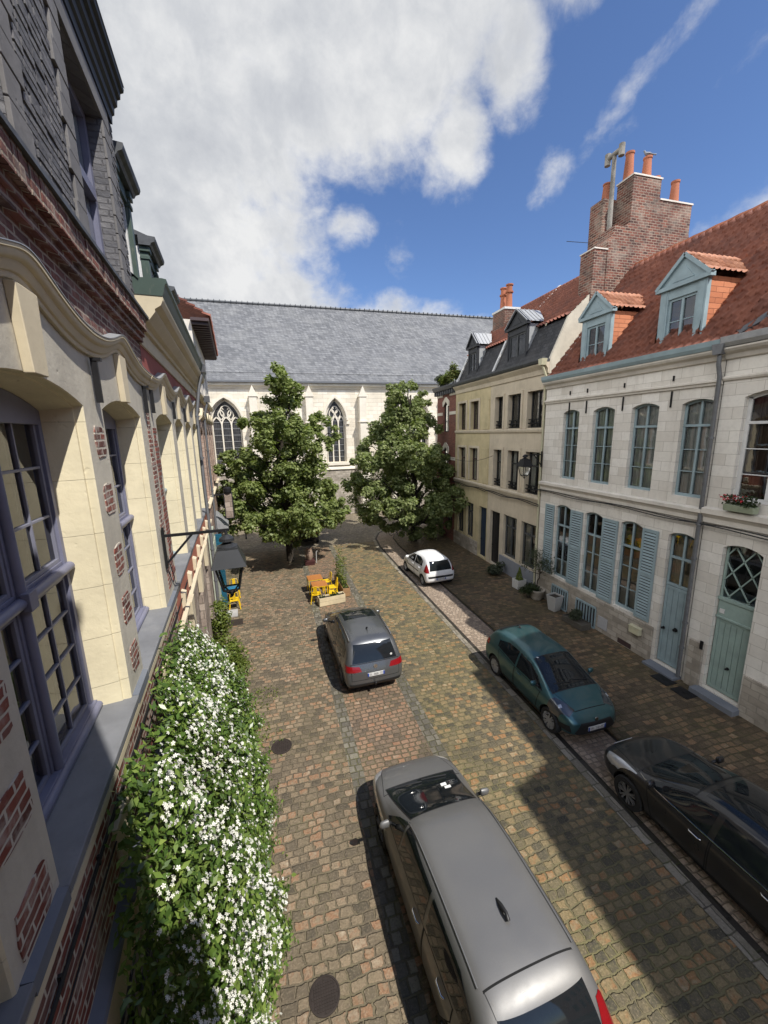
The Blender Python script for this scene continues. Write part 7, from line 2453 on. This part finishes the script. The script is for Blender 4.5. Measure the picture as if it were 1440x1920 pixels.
# ---------------------------------------------------------------- flowering jasmine on the near facade
def jasmine():
    t = thing('jasmine_bush', 'large white flowering jasmine climbing the near cream facade', 'jasmine', lp(5.0, -1.2, 0), RZL)
    n = 60000

    def shape(n):
        s = rng.uniform(1.5, 8.3, n)
        u = rng.random(n)
        top = np.interp(s, [1.5, 2.0, 2.4, 2.7, 2.95, 3.3, 4.3, 4.8, 5.6, 6.4, 7.2, 8.3], [0.9, 2.3, 3.6, 4.5, 5.0, 5.2, 5.3, 5.3, 5.0, 4.55, 3.95, 2.7]) + 0.12 * np.sin(s * 7.0) + rng.normal(0, 0.06, n)
        z = 0.25 + (top - 0.25) * u ** 0.75
        q = z / top
        thick = np.interp(q, [0, 0.3, 0.6, 0.8, 0.93, 1.0], [0.95, 1.12, 1.05, 0.86, 0.58, 0.26])
        edge = np.interp(s, [1.5, 2.2, 3.0, 3.6, 6.4, 7.4, 8.3], [0.7, 0.95, 1.0, 1.0, 0.95, 0.68, 0.35])
        lump = 1 + 0.14 * np.sin(s * 4.2 + z * 2.1) + 0.10 * np.sin(z * 5.3 - s * 2.0) + 0.06 * np.sin(s * 11 + z * 9)
        return s, z, 0.2 + (thick * edge * lump) * 0.79

    s, z, th = shape(n)
    back = rng.random(n) ** 2.2
    back = np.where((s < 3.5) | (z > 4.3), np.maximum(back, rng.random(n) * 2.6 * np.interp(s, [1.5, 3.2, 3.5, 8.3], [1, 1, 0.6, 0.6])), back)
    y = -np.maximum(th * (1 - 0.32 * back), 0.08 + 0.1 * rng.random(n)) - rng.exponential(0.03, n)
    P = np.stack([s - 5.0, y, z], 1)
    Nn = np.stack([0.15 * rng.normal(0, 1, n) - 0.1 * (s < 3.4), -np.full(n, 0.75), np.interp(z, [0.3, 4.8], [0.35, 1.0])], 1)
    V, F = leaf_quads(P, Nn, 0.034, 2.3, 0.45, 0.35)
    fast_mesh('foliage', V, F, M['leaf_jas'], t)
    # clusters of five-petalled stars
    k = 4000
    s, z, th = shape(k)
    z = np.maximum(z, 0.9)
    gate = np.sin(s * 3.7 + 1.0) * np.sin(z * 3.1) + 0.6 * np.sin(s * 9.1 + z * 6.7) + rng.normal(0, 0.5, k)
    s, z, th = s[gate > -0.95], z[gate > -0.95], th[gate > -0.95]
    k = len(s)
    c = np.stack([s - 5.0, -th * (1 - 0.22 * rng.random(k) ** 1.5) - 0.03, z], 1)
    cl = np.repeat(c, 5, axis=0) + rng.normal(0, 0.04, (k * 5, 3)) * np.array([1, 0.5, 1])
    keep = rng.random(len(cl)) < 0.85
    cl = cl[keep]
    m = len(cl)
    Nf = np.stack([rng.normal(0, 0.35, m), -0.8 + rng.normal(0, 0.3, m), 0.7 + rng.normal(0, 0.3, m)], 1)
    Nf /= np.linalg.norm(Nf, axis=1, keepdims=True)
    A_ = np.cross(Nf, rng.normal(0, 1, (m, 3)))
    A_ /= np.linalg.norm(A_, axis=1, keepdims=True)
    B_ = np.cross(Nf, A_)
    R = 0.0155 * rng.uniform(0.8, 1.2, m)[:, None]
    VV, FF = [], []
    for p in range(5):
        a = p * 2 * math.pi / 5
        d1 = A_ * math.cos(a) + B_ * math.sin(a)
        d2 = -A_ * math.sin(a) + B_ * math.cos(a)
        q = np.stack([cl, cl + d1 * R * 0.75 + d2 * R * 0.34 + Nf * 0.004, cl + d1 * R * 1.15, cl + d1 * R * 0.75 - d2 * R * 0.34 + Nf * 0.004], 1)
        VV.append(q.reshape(-1, 3))
        FF.append(np.arange(m * 4).reshape(m, 4) + p * m * 4)
    fast_mesh('flowers', np.concatenate(VV), np.concatenate(FF), M['petal'], t)
    b = MB()
    for k in range(9):
        s0 = -1.6 + k * 0.5
        branch(b, (s0 * 0.5, -0.15, -0.02), (s0, -0.45 - 0.2 * (k % 3), 2.2), 0.035, 0.02, 0.12)
        branch(b, (s0, -0.45 - 0.2 * (k % 3), 2.2), (s0 + 0.3, -0.3, 3.6), 0.02, 0.008, 0.15)
    b.build('stems', M['bark'], t)
    # a few loose shoots in front of the sill
    return t


jasmine()


def bush(name, label, cat, loc, rx, ry, h, mat, n, leaf, z0=0.0, blobs=9, aspect=2.0, stems=True, group=None, parent=None, loose=0.5):
    t = parent or thing(name, label, cat, loc, random.uniform(0, 6), group)
    VV, FF, o = [], [], 0
    cs = []
    for _ in range(blobs):
        a = random.uniform(0, 6.28)
        q = random.random() ** 0.5
        zc = z0 + h * random.uniform(0.25, 0.85)
        w = 1.0 - 0.45 * abs((zc - z0) / h - 0.45)
        cs.append((rx * 0.62 * q * w * math.cos(a), ry * 0.62 * q * w * math.sin(a), zc))
    for c in cs:
        P, Nn = blob_points(c, max(rx, ry) * loose, n // blobs, 0.2, min(1.1, h / (2 * max(rx, ry))))
        P[:, 2] = np.maximum(P[:, 2], z0 + 0.03)
        V, F = leaf_quads(P, Nn, leaf, aspect, 0.6, 0.1)
        VV.append(V)
        FF.append(F + o)
        o += len(V)
    fast_mesh('foliage', np.concatenate(VV), np.concatenate(FF), mat, t)
    if stems:
        b = MB()
        for c in cs:
            branch(b, (c[0] * 0.2, c[1] * 0.2, z0 - 0.03), c, 0.018, 0.006, 0.03, 3)
        b.build('stems', M['bark'], t)
    return t


def on_left(s, n, z=0.0):
    return tuple(lp(s, n, z))


bush('shrub', 'yellow-green shrub at the foot of the wall beyond the jasmine', 'shrub', on_left(12.0, -0.78), 0.62, 0.75, 1.5, M['leaf_lime'], 3600, 0.055, blobs=14)
bush('climbing_plant', 'tall thin yellow-green climber on the stone wall by the grey downpipe', 'climber', on_left(13.4, -1.05), 0.26, 0.5, 2.5, M['leaf_lime'], 2300, 0.05, blobs=14)
bush('shrub', 'low round green shrub in front of the jasmine near the round iron cover', 'shrub', on_left(9.9, -0.62), 0.45, 0.5, 0.75, M['leaf_lime'], 1800, 0.045, blobs=9)
# low weeds along the jasmine foot
P = np.stack([rng.uniform(-1.6, -0.3, 2600), rng.uniform(4.0, 11.5, 2600), rng.exponential(0.035, 2600)], 1)
kp = rng.random(2600) < np.clip(1.3 - (P[:, 0] + 1.3) * 0.9 - np.abs(np.sin(P[:, 1] * 1.7)) * 0.7, 0.02, 1)
P = P[kp]
V, F = leaf_quads(P, np.tile([0.0, -0.2, 1.0], (len(P), 1)), 0.035, 2.2, 0.5)
w_ = fast_mesh('weeds', V, F, M['leaf_lime'])
tag(w_, kind='stuff')


def pot_square(name, label, loc, w0, w1, h, mat, plant=None, rz=0.0, group=None):
    t = thing(name, label, 'planter', loc, rz, group)
    b = MB()
    a, c = w0 / 2, w1 / 2
    e = 0.03
    b.add([(-a, -a, 0), (a, -a, 0), (a, a, 0), (-a, a, 0), (-c, -c, h), (c, -c, h), (c, c, h), (-c, c, h), (-c + e, -c + e, h), (c - e, -c + e, h), (c - e, c - e, h), (-c + e, c - e, h),
           (-c + e, -c + e, h - 0.08), (c - e, -c + e, h - 0.08), (c - e, c - e, h - 0.08), (-c + e, c - e, h - 0.08)],
          [(3, 2, 1, 0), (0, 1, 5, 4), (1, 2, 6, 5), (2, 3, 7, 6), (3, 0, 4, 7), (4, 5, 9, 8), (5, 6, 10, 9), (6, 7, 11, 10), (7, 4, 8, 11), (8, 9, 13, 12), (9, 10, 14, 13), (10, 11, 15, 14), (11, 8, 12, 15)])
    b.build('pot', mat, t, bevel=0.012)
    s = MB()
    s.add([(-c + e, -c + e, h - 0.07), (c - e, -c + e, h - 0.07), (c - e, c - e, h - 0.07), (-c + e, c - e, h - 0.07)], [(0, 1, 2, 3)])
    s.build('soil', M['soil'], t, fix=False)
    return t


pv = 0.05
t = pot_square('planter', 'white cube planter with a small conical evergreen against the grey plinth', (11.12, 15.75, pv), 0.46, 0.48, 0.46, M['white_pot'], rz=rad(4))
VV = []
n = 900
zc = rng.random(n) ** 1.2
a = rng.uniform(0, 6.28, n)
r_ = 0.19 * (1 - zc) * (0.75 + 0.25 * rng.random(n)) + 0.01
P = np.stack([r_ * np.cos(a), r_ * np.sin(a), 0.42 + zc * 0.62], 1)
V, F = leaf_quads(P, np.stack([np.cos(a), np.sin(a), np.full(n, 0.5)], 1), 0.035, 1.8, 0.4)
fast_mesh('evergreen', V, F, M['leaf_lime'], t)
pot_square('planter', 'empty tapered pale grey planter by the cellar grates', (11.08, 13.15, pv), 0.34, 0.50, 0.68, M['concrete'], rz=rad(10))
t = thing('planter', 'low weathered plank planter with grasses under the second shuttered window', 'planter', (10.98, 11.75, pv), rad(92))
b = MB()
for k in range(2):
    z = 0.02 + k * 0.13
    b.box(-0.5, 0.5, -0.24, -0.21, z, z + 0.12)
    b.box(-0.5, 0.5, 0.21, 0.24, z, z + 0.12)
    b.box(-0.5, -0.47, -0.21, 0.21, z, z + 0.12)
    b.box(0.47, 0.5, -0.21, 0.21, z, z + 0.12)
b.box(-0.48, 0.48, -0.21, 0.21, 0.2, 0.22)
b.build('box', M['old_plank'], t, bevel=0.006)
bush('', '', '', None, 0.42, 0.2, 0.42, M['leaf_olive'], 900, 0.03, z0=0.22, blobs=7, aspect=4.5, parent=t, stems=False)
t = thing('potted_olive', 'potted olive tree with sparse crown in front of the house corner', 'potted tree', (11.1, 14.35, pv), 0)
b = MB()
b.lathe([(0.2, 0.0), (0.27, 0.1), (0.3, 0.38), (0.33, 0.42), (0.33, 0.47), (0.28, 0.47), (0.27, 0.4)], (0, 0, 0), 18)
b.build('pot', M['plinth_stone'], t, smooth=40)
b = MB()
branch(b, (0, 0, 0.35), (0.05, -0.05, 1.25), 0.03, 0.02, 0.04)
cs = [(0.3, 0.15, 1.6), (-0.3, -0.3, 1.7), (0.1, 0.45, 1.9), (-0.15, 0.05, 2.15), (0.35, -0.35, 1.45), (-0.35, 0.4, 1.5), (0.0, -0.55, 1.95)]
for c in cs:
    branch(b, (0.05, -0.05, 1.2), c, 0.016, 0.005, 0.06)
b.build('trunk', M['bark'], t)
VV, FF, o = [], [], 0
for c in cs:
    P, Nn = blob_points(c, 0.36, 210, 0.1, 0.9)
    V, F = leaf_quads(P, Nn, 0.03, 3.2, 0.7)
    VV.append(V)
    FF.append(F + o)
    o += len(V)
fast_mesh('crown', np.concatenate(VV), np.concatenate(FF), M['leaf_olive'], t)
bush('shrub', 'dark low shrub at the foot of the potted olive tree', 'shrub', (10.8, 14.55, pv), 0.5, 0.5, 0.7, M['leaf_dark'], 2200, 0.045, blobs=9)
bush('shrub', 'rounded green shrub by the dark front door of the beige house', 'shrub', (11.05, 17.75, pv), 0.5, 0.62, 0.72, M['leaf_olive'], 2400, 0.05, blobs=10, aspect=1.8)
# roof terrace plants on the brick house
for (yy, xx, hh, lab, mt) in ((25.2, 12.0, 1.35, 'tall leafy plant at the near end of the brick house roof terrace', 'leaf_roof'), (26.2, 11.9, 0.95, 'feathery yellow-green plant in the middle of the roof terrace', 'leaf_lime'),
                              (27.1, 11.95, 0.8, 'low bushy plant at the far end of the roof terrace', 'leaf_olive')):
    bush('terrace_plant', lab, 'plant', (xx, yy, 10.72), 0.5, 0.6, hh, M[mt], 1500, 0.07, blobs=8, aspect=2.2, group='plants on the roof terrace')

# ---------------------------------------------------------------- street furniture
def lantern(label, loc, rz, arm, hang, scale=1.0, mat='lamp_iron', group='wall lanterns'):
    """bracket lantern; local x runs out from the wall, z=0 at the arm; the lantern hangs under the arm end"""
    t = thing('wall_lantern', label, 'street lamp', loc, rz, group)
    k = scale
    b = MB()
    b.box(0.0, 0.03, -0.035, 0.035, -0.55, 0.14)
    b.bar((0.02, 0, 0), (arm + 0.06, 0, 0), 0.045, 0.045)
    b.bar((0.03, 0, -0.46), (arm * 0.45, 0, -0.02), 0.035, 0.035)
    b.build('bracket', M['iron'], t)
    cx = arm
    b = MB()
    b.tube([(cx, 0, 0), (cx, 0, -hang)], 0.028 * k, 8)
    b.lathe([(0.04 * k, -hang + 0.08), (0.12 * k, -hang + 0.02), (0.125 * k, -hang - 0.03), (0.06 * k, -hang - 0.05), (0.10 * k, -hang - 0.08), (0.17 * k, -hang - 0.12), (0.175 * k, -hang - 0.15)], (cx, 0, 0), 18)
    z1 = -hang - 0.13
    z0 = z1 - 0.30 * k
    a, c = 0.165 * k, 0.275 * k
    V = []
    for (r, z) in ((a, z1), (a * 1.02, z1 - 0.03), (c, z0), (c * 1.03, z0 - 0.02), (c * 0.8, z0 - 0.03)):
        V += [(cx - r, -r, z), (cx + r, -r, z), (cx + r, r, z), (cx - r, r, z)]
    F = [(0, 1, 2, 3)]
    for i in range(4):
        for j in range(4):
            F.append((i * 4 + j, i * 4 + (j + 1) % 4, (i + 1) * 4 + (j + 1) % 4, (i + 1) * 4 + j))
    b.add(V, F)
    b.build('hood', M[mat], t)
    zb = z0 - 0.46 * k
    p, q = 0.215 * k, 0.125 * k
    b = MB()
    for sx in (-1, 1):
        for sy in (-1, 1):
            b.bar((cx + sx * p, sy * p, z0 - 0.02), (cx + sx * q, sy * q, zb), 0.025, 0.025)
    for (r, z) in ((q, zb), (p * 0.99, z0 - 0.03)):
        for (u, v) in (((-1, -1), (1, -1)), ((1, -1), (1, 1)), ((1, 1), (-1, 1)), ((-1, 1), (-1, -1))):
            b.bar((cx + u[0] * r, u[1] * r, z), (cx + v[0] * r, v[1] * r, z), 0.025, 0.025)
    for (u, v) in ((-1, -1), (1, -1), (1, 1), (-1, 1)):
        b.bar((cx + u * q, v * q, zb), (cx, 0, zb - 0.12 * k), 0.02, 0.02)
    b.lathe([(0.01, zb - 0.17 * k), (0.03 * k, zb - 0.14 * k), (0.035 * k, zb - 0.1 * k), (0.02 * k, zb - 0.08 * k)], (cx, 0, 0), 10)
    fo = b.build('lantern_frame', M['iron'], t)
    g = MB()
    for (u, v) in (((-1, -1), (1, -1)), ((1, -1), (1, 1)), ((1, 1), (-1, 1)), ((-1, 1), (-1, -1))):
        g.add([(cx + u[0] * q, u[1] * q, zb), (cx + v[0] * q, v[1] * q, zb), (cx + v[0] * p, v[1] * p, z0 - 0.03), (cx + u[0] * p, u[1] * p, z0 - 0.03)], [(0, 1, 2, 3)])
    g.build('pane', M['lamp_glass'], fo, fix=False)
    return t


lantern('grey square lantern on a black bracket from the cream wall above the jasmine', tuple(lp(7.1, -1.235, 6.07)), rad(5), 0.965, 0.16, 1.0)
lantern('black lantern on the corner of the beige and white stone houses across the street', (11.45, 15.02, 6.55), rad(180), 0.85, 0.05, 0.92, 'iron')


def chair(label, loc, rz, group):
    t = thing('metal_chair', label, 'chair', loc, rz, group)
    y = M['chair_yellow']
    b = MB()
    b.box(-0.19, 0.19, -0.18, 0.18, 0.44, 0.46)
    b.box(-0.19, 0.19, -0.19, -0.17, 0.40, 0.45)
    b.box(-0.19, 0.19, 0.17, 0.19, 0.40, 0.45)
    b.box(-0.2, -0.18, -0.17, 0.17, 0.40, 0.45)
    b.box(0.18, 0.2, -0.17, 0.17, 0.40, 0.45)
    b.build('seat', y, t, bevel=0.008)
    for sx in (-1, 1):
        for sy in (-1, 1):
            l = MB()
            l.bar((sx * 0.17, sy * 0.165, 0.44), (sx * 0.235, sy * 0.235, 0.0), 0.035, 0.03)
            l.build('leg', y, t)
    b = MB()
    b.tube([(-0.18, 0.17, 0.44), (-0.185, 0.21, 0.66), (-0.15, 0.24, 0.82), (0, 0.25, 0.86), (0.15, 0.24, 0.82), (0.185, 0.21, 0.66), (0.18, 0.17, 0.44)], 0.014, 8)
    b.add([(-0.06, 0.17, 0.44), (0.06, 0.17, 0.44), (0.07, 0.245, 0.855), (-0.07, 0.245, 0.855), (-0.06, 0.182, 0.44), (0.06, 0.182, 0.44), (0.07, 0.255, 0.855), (-0.07, 0.255, 0.855)],
          [(0, 1, 2, 3), (7, 6, 5, 4), (0, 3, 7, 4), (1, 5, 6, 2)])
    b.build('backrest', y, t)
    return t


def cafe_table(label, loc, rz, group):
    t = thing('cafe_table', label, 'table', loc, rz, group)
    b = MB()
    for k in range(6):
        b.box(-0.35, 0.35, -0.35 + k * 0.1175, -0.35 + k * 0.1175 + 0.108, 0.72, 0.74)
    b.build('table_top', M['table_top'], t)
    b = MB()
    b.box(-0.35, 0.35, -0.35, -0.33, 0.69, 0.718)
    b.box(-0.35, 0.35, 0.33, 0.35, 0.69, 0.718)
    b.box(-0.35, -0.33, -0.33, 0.33, 0.69, 0.718)
    b.box(0.33, 0.35, -0.33, 0.33, 0.69, 0.718)
    b.build('table_frame', M['chair_yellow'], t)
    for sx in (-1, 1):
        for sy in (-1, 1):
            l = MB()
            l.bar((sx * 0.32, sy * 0.32, 0.70), (sx * 0.33, sy * 0.33, 0.0), 0.03, 0.03)
            l.build('leg', M['chair_yellow'], t)
    return t


TG = 'yellow chairs of the café terrace'
cafe_table('orange slatted table with yellow legs, nearer the pale planter box', (1.62, 17.7, 0), rad(4), 'terrace tables')
cafe_table('orange slatted table with yellow legs, nearer the narrow-topped tree', (1.50, 18.62, 0), rad(4), 'terrace tables')
chair('yellow metal chair on the road side of the nearer orange table', (2.28, 17.9, 0), rad(-92), TG)
chair('yellow metal chair on the road side of the farther orange table', (2.10, 18.75, 0), rad(-80), TG)
chair('yellow metal chair tucked behind the pale planter box at the nearer table', (2.2, 17.25, 0), rad(-100), TG)
chair('yellow metal chair on the wall side of the nearer orange table', (1.42, 17.3, 0), rad(170), TG)
chair('yellow metal chair against the wall, nearer the pale stone step', tuple(lp(17.95, -0.62, 0)), rad(185), TG)
chair('yellow metal chair against the wall, seen through the lantern glass', tuple(lp(19.3, -0.62, 0)), rad(5), TG)
bt = thing('bistro_table', 'blue round table between the two yellow chairs against the wall', 'table', tuple(lp(18.65, -0.62, 0)), rad(5))
b = MB()
b.lathe([(0.3, 0.70), (0.31, 0.71), (0.31, 0.73), (0.3, 0.735)], (0, 0, 0), 24)
b.build('table_top', plain('bistro_blue', (0.03, 0.2, 0.36), 0.4), bt, smooth=40)
b = MB()
b.tube([(0, 0, 0.7), (0, 0, 0.06)], 0.02, 8)
for k in range(4):
    a = k * math.pi / 2 + 0.4
    b.bar((0, 0, 0.07), (0.24 * math.cos(a), 0.24 * math.sin(a), 0.012), 0.03, 0.02)
b.build('leg', M['iron'], bt)


def long_planter(label, loc, rz, ln, w, h, mat, leafm, n, ph):
    t = thing('planter_box', label, 'planter', loc, rz, 'wooden planter boxes round the terrace')
    b = MB()
    for k in range(2):
        z = 0.02 + k * h * 0.5
        e = h * 0.5 - 0.012
        b.box(-ln / 2, ln / 2, -w / 2, -w / 2 + 0.025, z, z + e)
        b.box(-ln / 2, ln / 2, w / 2 - 0.025, w / 2, z, z + e)
        b.box(-ln / 2, -ln / 2 + 0.025, -w / 2 + 0.025, w / 2 - 0.025, z, z + e)
        b.box(ln / 2 - 0.025, ln / 2, -w / 2 + 0.025, w / 2 - 0.025, z, z + e)
    b.build('box', M[mat], t, bevel=0.004)
    s = MB()
    s.box(-ln / 2 + 0.026, ln / 2 - 0.026, -w / 2 + 0.026, w / 2 - 0.026, h * 0.6, h * 0.85)
    s.build('soil', M['soil'], t)
    P = np.stack([rng.uniform(-ln / 2 + 0.05, ln / 2 - 0.05, n), rng.uniform(-w / 2 + 0.05, w / 2 - 0.05, n), h * 0.85 + ph * rng.random(n) ** 1.6], 1)
    P[:, 2] *= 0.8 + 0.2 * np.sin(P[:, 0] * 9)
    V, F = leaf_quads(P, np.tile([0.1, -0.3, 0.8], (n, 1)), 0.055, 1.8, 0.6)
    fast_mesh('plants', V, F, M[leafm], t)
    return t


long_planter('pale wooden planter box with low plants behind the dark grey people carrier', (2.08, 16.95, 0), rad(9), 1.22, 0.36, 0.40, 'pale_wood', 'leaf_dark', 260, 0.2)
pl = long_planter('brown wooden planter box with tall stems along the road side of the terrace', (2.82, 18.5, 0), rad(93), 2.1, 0.34, 0.42, 'brown_raw', 'leaf_lime', 340, 0.35)
VV, FF, o = [], [], 0
for (px, hh) in ((-0.7, 1.5), (-0.2, 1.3), (0.4, 1.7), (0.75, 1.2)):
    P = np.stack([px + rng.normal(0, 0.09, 170), rng.normal(0, 0.09, 170), 0.4 + hh * rng.random(170)], 1)
    V, F = leaf_quads(P, np.tile([0.1, -0.2, 0.7], (170, 1)), 0.05, 1.9, 0.7)
    VV.append(V)
    FF.append(F + o)
    o += len(V)
fast_mesh('stem_leaves', np.concatenate(VV), np.concatenate(FF), M['leaf_lime'], pl)

# bollard, utility cabinet, urn, chairs' step
b = MB()
b.lathe([(0.07, 0.0), (0.065, 0.05), (0.05, 0.08), (0.048, 0.72), (0.065, 0.75), (0.06, 0.80), (0.05, 0.86), (0.02, 0.90)], (0, 0, 0), 14)
tag(b.build('bollard', M['iron'], None, smooth=40, loc=(-2.45, 30.5, 0)), 'small black bollard standing alone in the square before the church', 'bollard')
b = MB()
b.box(-0.38, 0.38, -0.22, 0.22, 0.06, 1.45)
b.box(-0.42, 0.42, -0.26, 0.26, 0.0, 0.08)
b.prism([(-0.26, 1.45), (0.26, 1.45), (0.2, 1.53), (-0.2, 1.53)], 'x', -0.42, 0.42)
b.box(-0.34, -0.01, -0.232, -0.221, 0.14, 1.38)
b.box(0.01, 0.34, -0.232, -0.221, 0.14, 1.38)
tag(b.build('utility_cabinet', M['black_cornice'], None, bevel=0.01, loc=(-0.85, 29.3, 0)), 'black utility cabinet half under the narrow-topped tree', 'cabinet')
t = thing('clay_urn', 'tall clay urn on a red crate behind the farther orange table', 'urn', (1.62, 22.9, 0))
b = MB()
b.box(-0.28, 0.28, -0.24, 0.24, 0.0, 0.2)
b.box(-0.3, 0.3, -0.26, 0.26, 0.16, 0.28)
b.build('crate', plain('dark_red_crate', (0.055, 0.014, 0.013), 0.6), t, bevel=0.01)
b = MB()
b.lathe([(0.13, 0.285), (0.2, 0.45), (0.22, 0.65), (0.17, 0.85), (0.14, 0.95), (0.19, 1.02), (0.17, 1.02), (0.12, 0.95)], (0, 0, 0), 20)
b.build('urn', plaster('old_clay', (0.28, 0.2, 0.15), 0.3, 0.3, 9.0), t, smooth=40)
b = MB()
b.tube([(0.4, 0.1, 0.02), (0.42, 0.1, 0.7), (0.5, 0.1, 0.76)], 0.03, 8)
b.build('post', M['concrete'], t)

# bicycle leaning in the shade of the right tree
t = thing('bicycle', 'dark bicycle parked in the shade under the broad conical tree', 'bicycle', (8.35, 27.2, 0), rad(25))
for y0 in (-0.52, 0.52):
    w = MB()
    n = 30
    w.tube([(0, y0 + 0.33 * math.cos(2 * math.pi * k / n), 0.34 + 0.33 * math.sin(2 * math.pi * k / n)) for k in range(n + 1)], 0.018, 6)
    wo = w.build('wheel', C_RUBBER, t)
    w = MB()
    for k in range(12):
        a = k * math.pi / 6
        w.bar((0, y0, 0.34), (0, y0 + 0.32 * math.cos(a), 0.34 + 0.32 * math.sin(a)), 0.004, 0.004)
    w.build('spokes', C_RIM, wo)
f = MB()
for p, q in (((0, -0.52, 0.34), (0, -0.08, 0.32)), ((0, -0.52, 0.34), (0, -0.2, 0.78)), ((0, -0.08, 0.32), (0, -0.22, 0.88)), ((0, -0.08, 0.32), (0, 0.36, 0.74)), ((0, -0.2, 0.78), (0, 0.34, 0.80)), ((0, 0.52, 0.34), (0, 0.36, 0.74)), ((0, 0.36, 0.74), (0, 0.30, 0.98))):
    f.tube([p, q], 0.017, 8)
f.build('frame', C_BLACK, t)
f = MB()
f.tube([(-0.28, 0.18, 1.0), (-0.12, 0.32, 1.02), (0.12, 0.32, 1.02), (0.28, 0.18, 1.0)], 0.014, 8)
f.build('handlebar', C_RIM, t)
f = MB()
f.tube([(0, -0.36, 0.92), (0, -0.24, 0.93), (0, -0.08, 0.91)], [0.08, 0.06, 0.02], 10)
f.build('saddle', C_BLACK, t)

# window box on the white casement
t = thing('window_box', 'pale green window box with red geraniums on the sill of the white casement', 'window box', (11.32, 7.0, 5.475), RZR)
b = MB()
b.prism([(-0.09, 0.0), (0.09, 0.0), (0.12, 0.17), (-0.12, 0.17)], 'x', -0.34, 0.34)
b.build('box', M['pot_green'], t, bevel=0.008)
P = np.stack([rng.uniform(-0.36, 0.36, 420), rng.normal(0, 0.08, 420), 0.16 + 0.26 * rng.random(420) ** 1.3], 1)
V, F = leaf_quads(P, np.tile([0, -0.4, 0.8], (420, 1)), 0.05, 1.2, 0.6)
fast_mesh('leaves', V, F, M['leaf_dark'], t)
P = np.stack([rng.uniform(-0.45, 0.1, 70), rng.normal(-0.06, 0.08, 70), 0.26 + 0.16 * rng.random(70)], 1)
V, F = leaf_quads(P, np.tile([0, -0.6, 0.6], (70, 1)), 0.045, 1.0, 0.6)
fast_mesh('flowers', V, F, M['flower_red'], t)

# overhead wire between the houses on the right
b = MB()
for k, (p, q, sag) in enumerate((((11.5, 19.0, 6.3), (11.55, 24.2, 5.9), 0.25),)):
    pts = []
    for i in range(17):
        u = i / 16
        pts.append((p[0] + (q[0] - p[0]) * u - 0.1, p[1] + (q[1] - p[1]) * u, p[2] + (q[2] - p[2]) * u - sag * 4 * u * (1 - u)))
    b.tube(pts, 0.013, 5)
tag(b.build('overhead_wire', M['cable'], None), 'thin black wire strung along the ochre house front above its lower windows', 'wire')
# paving slab and mat by the shop
b = MB()
b.box(-0.24, 0.24, -0.36, 0.36, 0.0, 0.06)
s_ = b.build('doorstep', M['concrete'], None, bevel=0.01, loc=tuple(lp(17.35, -0.75, 0)))
s_.rotation_euler = (0, 0, rad(5))
tag(s_, 'pale stone step beside the blue shop shutters', 'step')
b = MB()
b.box(-0.3, 0.3, -0.28, 0.28, 0.0, 0.012)
s_ = b.build('door_mat', M['cast_iron'], None, loc=tuple(lp(16.45, -0.62, 0)))
s_.rotation_euler = (0, 0, rad(5))
tag(s_, 'dark flat mat on the paving below the pale green shopfront', 'mat')


# ---------------------------------------------------------------- every far-apart piece becomes a part of its own
def split_pieces():
    skip = ('foliage', 'crown', 'flowers', 'leaves', 'plants', 'weeds', 'plate_text', 'raised_bricks', 'soldier_course', 'spokes', 'stem_leaves', 'stems', 'evergreen', 'trunk', 'facade_cable', 'rear_wall', 'rear_roof', 'roof', 'front_wall')
    for o in list(COL.objects):
        if o.type != 'MESH' or o.get('kind') or any(o.name.split('.')[0] == k for k in skip) or len(o.data.vertices) > 12000 or o.data.users > 1:
            continue
        me = o.data
        n = len(me.vertices)
        lab = np.arange(n)
        ed = np.empty(len(me.edges) * 2, dtype=np.int32)
        me.edges.foreach_get('vertices', ed)
        ed = ed.reshape(-1, 2)
        while True:
            m = np.minimum(lab[ed[:, 0]], lab[ed[:, 1]])
            new = lab.copy()
            np.minimum.at(new, ed[:, 0], m)
            np.minimum.at(new, ed[:, 1], m)
            if (new == lab).all():
                break
            lab = new
        _, isl = np.unique(lab, return_inverse=True)
        k = isl.max() + 1
        if k < 2 or k > 400:
            continue
        co = np.empty(n * 3)
        me.vertices.foreach_get('co', co)
        co = co.reshape(-1, 3)
        lo, hi = np.full((k, 3), 1e9), np.full((k, 3), -1e9)
        np.minimum.at(lo, isl, co)
        np.maximum.at(hi, isl, co)
        size = (hi - lo).max(1)
        gap = np.maximum(0, np.maximum(lo[:, None] - hi[None], lo[None] - hi[:, None]))
        near = np.sqrt((gap ** 2).sum(2)) <= np.maximum(0.02, 0.5 * np.maximum(size[:, None], size[None]))
        g = np.arange(k)
        for _ in range(k):
            new = np.where(near, g[None, :], 10 ** 6).min(1)
            if (new == g).all():
                break
            g = new
        ids = np.unique(g)
        if len(ids) < 2 or len(ids) > 60:
            continue
        base = o.name.split('.')[0]
        piece = g[isl]
        for pid in ids[1:]:
            bm = bmesh.new()
            bm.from_mesh(me)
            bm.verts.ensure_lookup_table()
            bmesh.ops.delete(bm, geom=[v for v in bm.verts if piece[v.index] != pid], context='VERTS')
            c = o.copy()
            c.data = me.copy()
            bm.to_mesh(c.data)
            bm.free()
            COL.objects.link(c)
        bm = bmesh.new()
        bm.from_mesh(me)
        bm.verts.ensure_lookup_table()
        bmesh.ops.delete(bm, geom=[v for v in bm.verts if piece[v.index] != ids[0]], context='VERTS')
        bm.to_mesh(me)
        bm.free()


split_pieces()
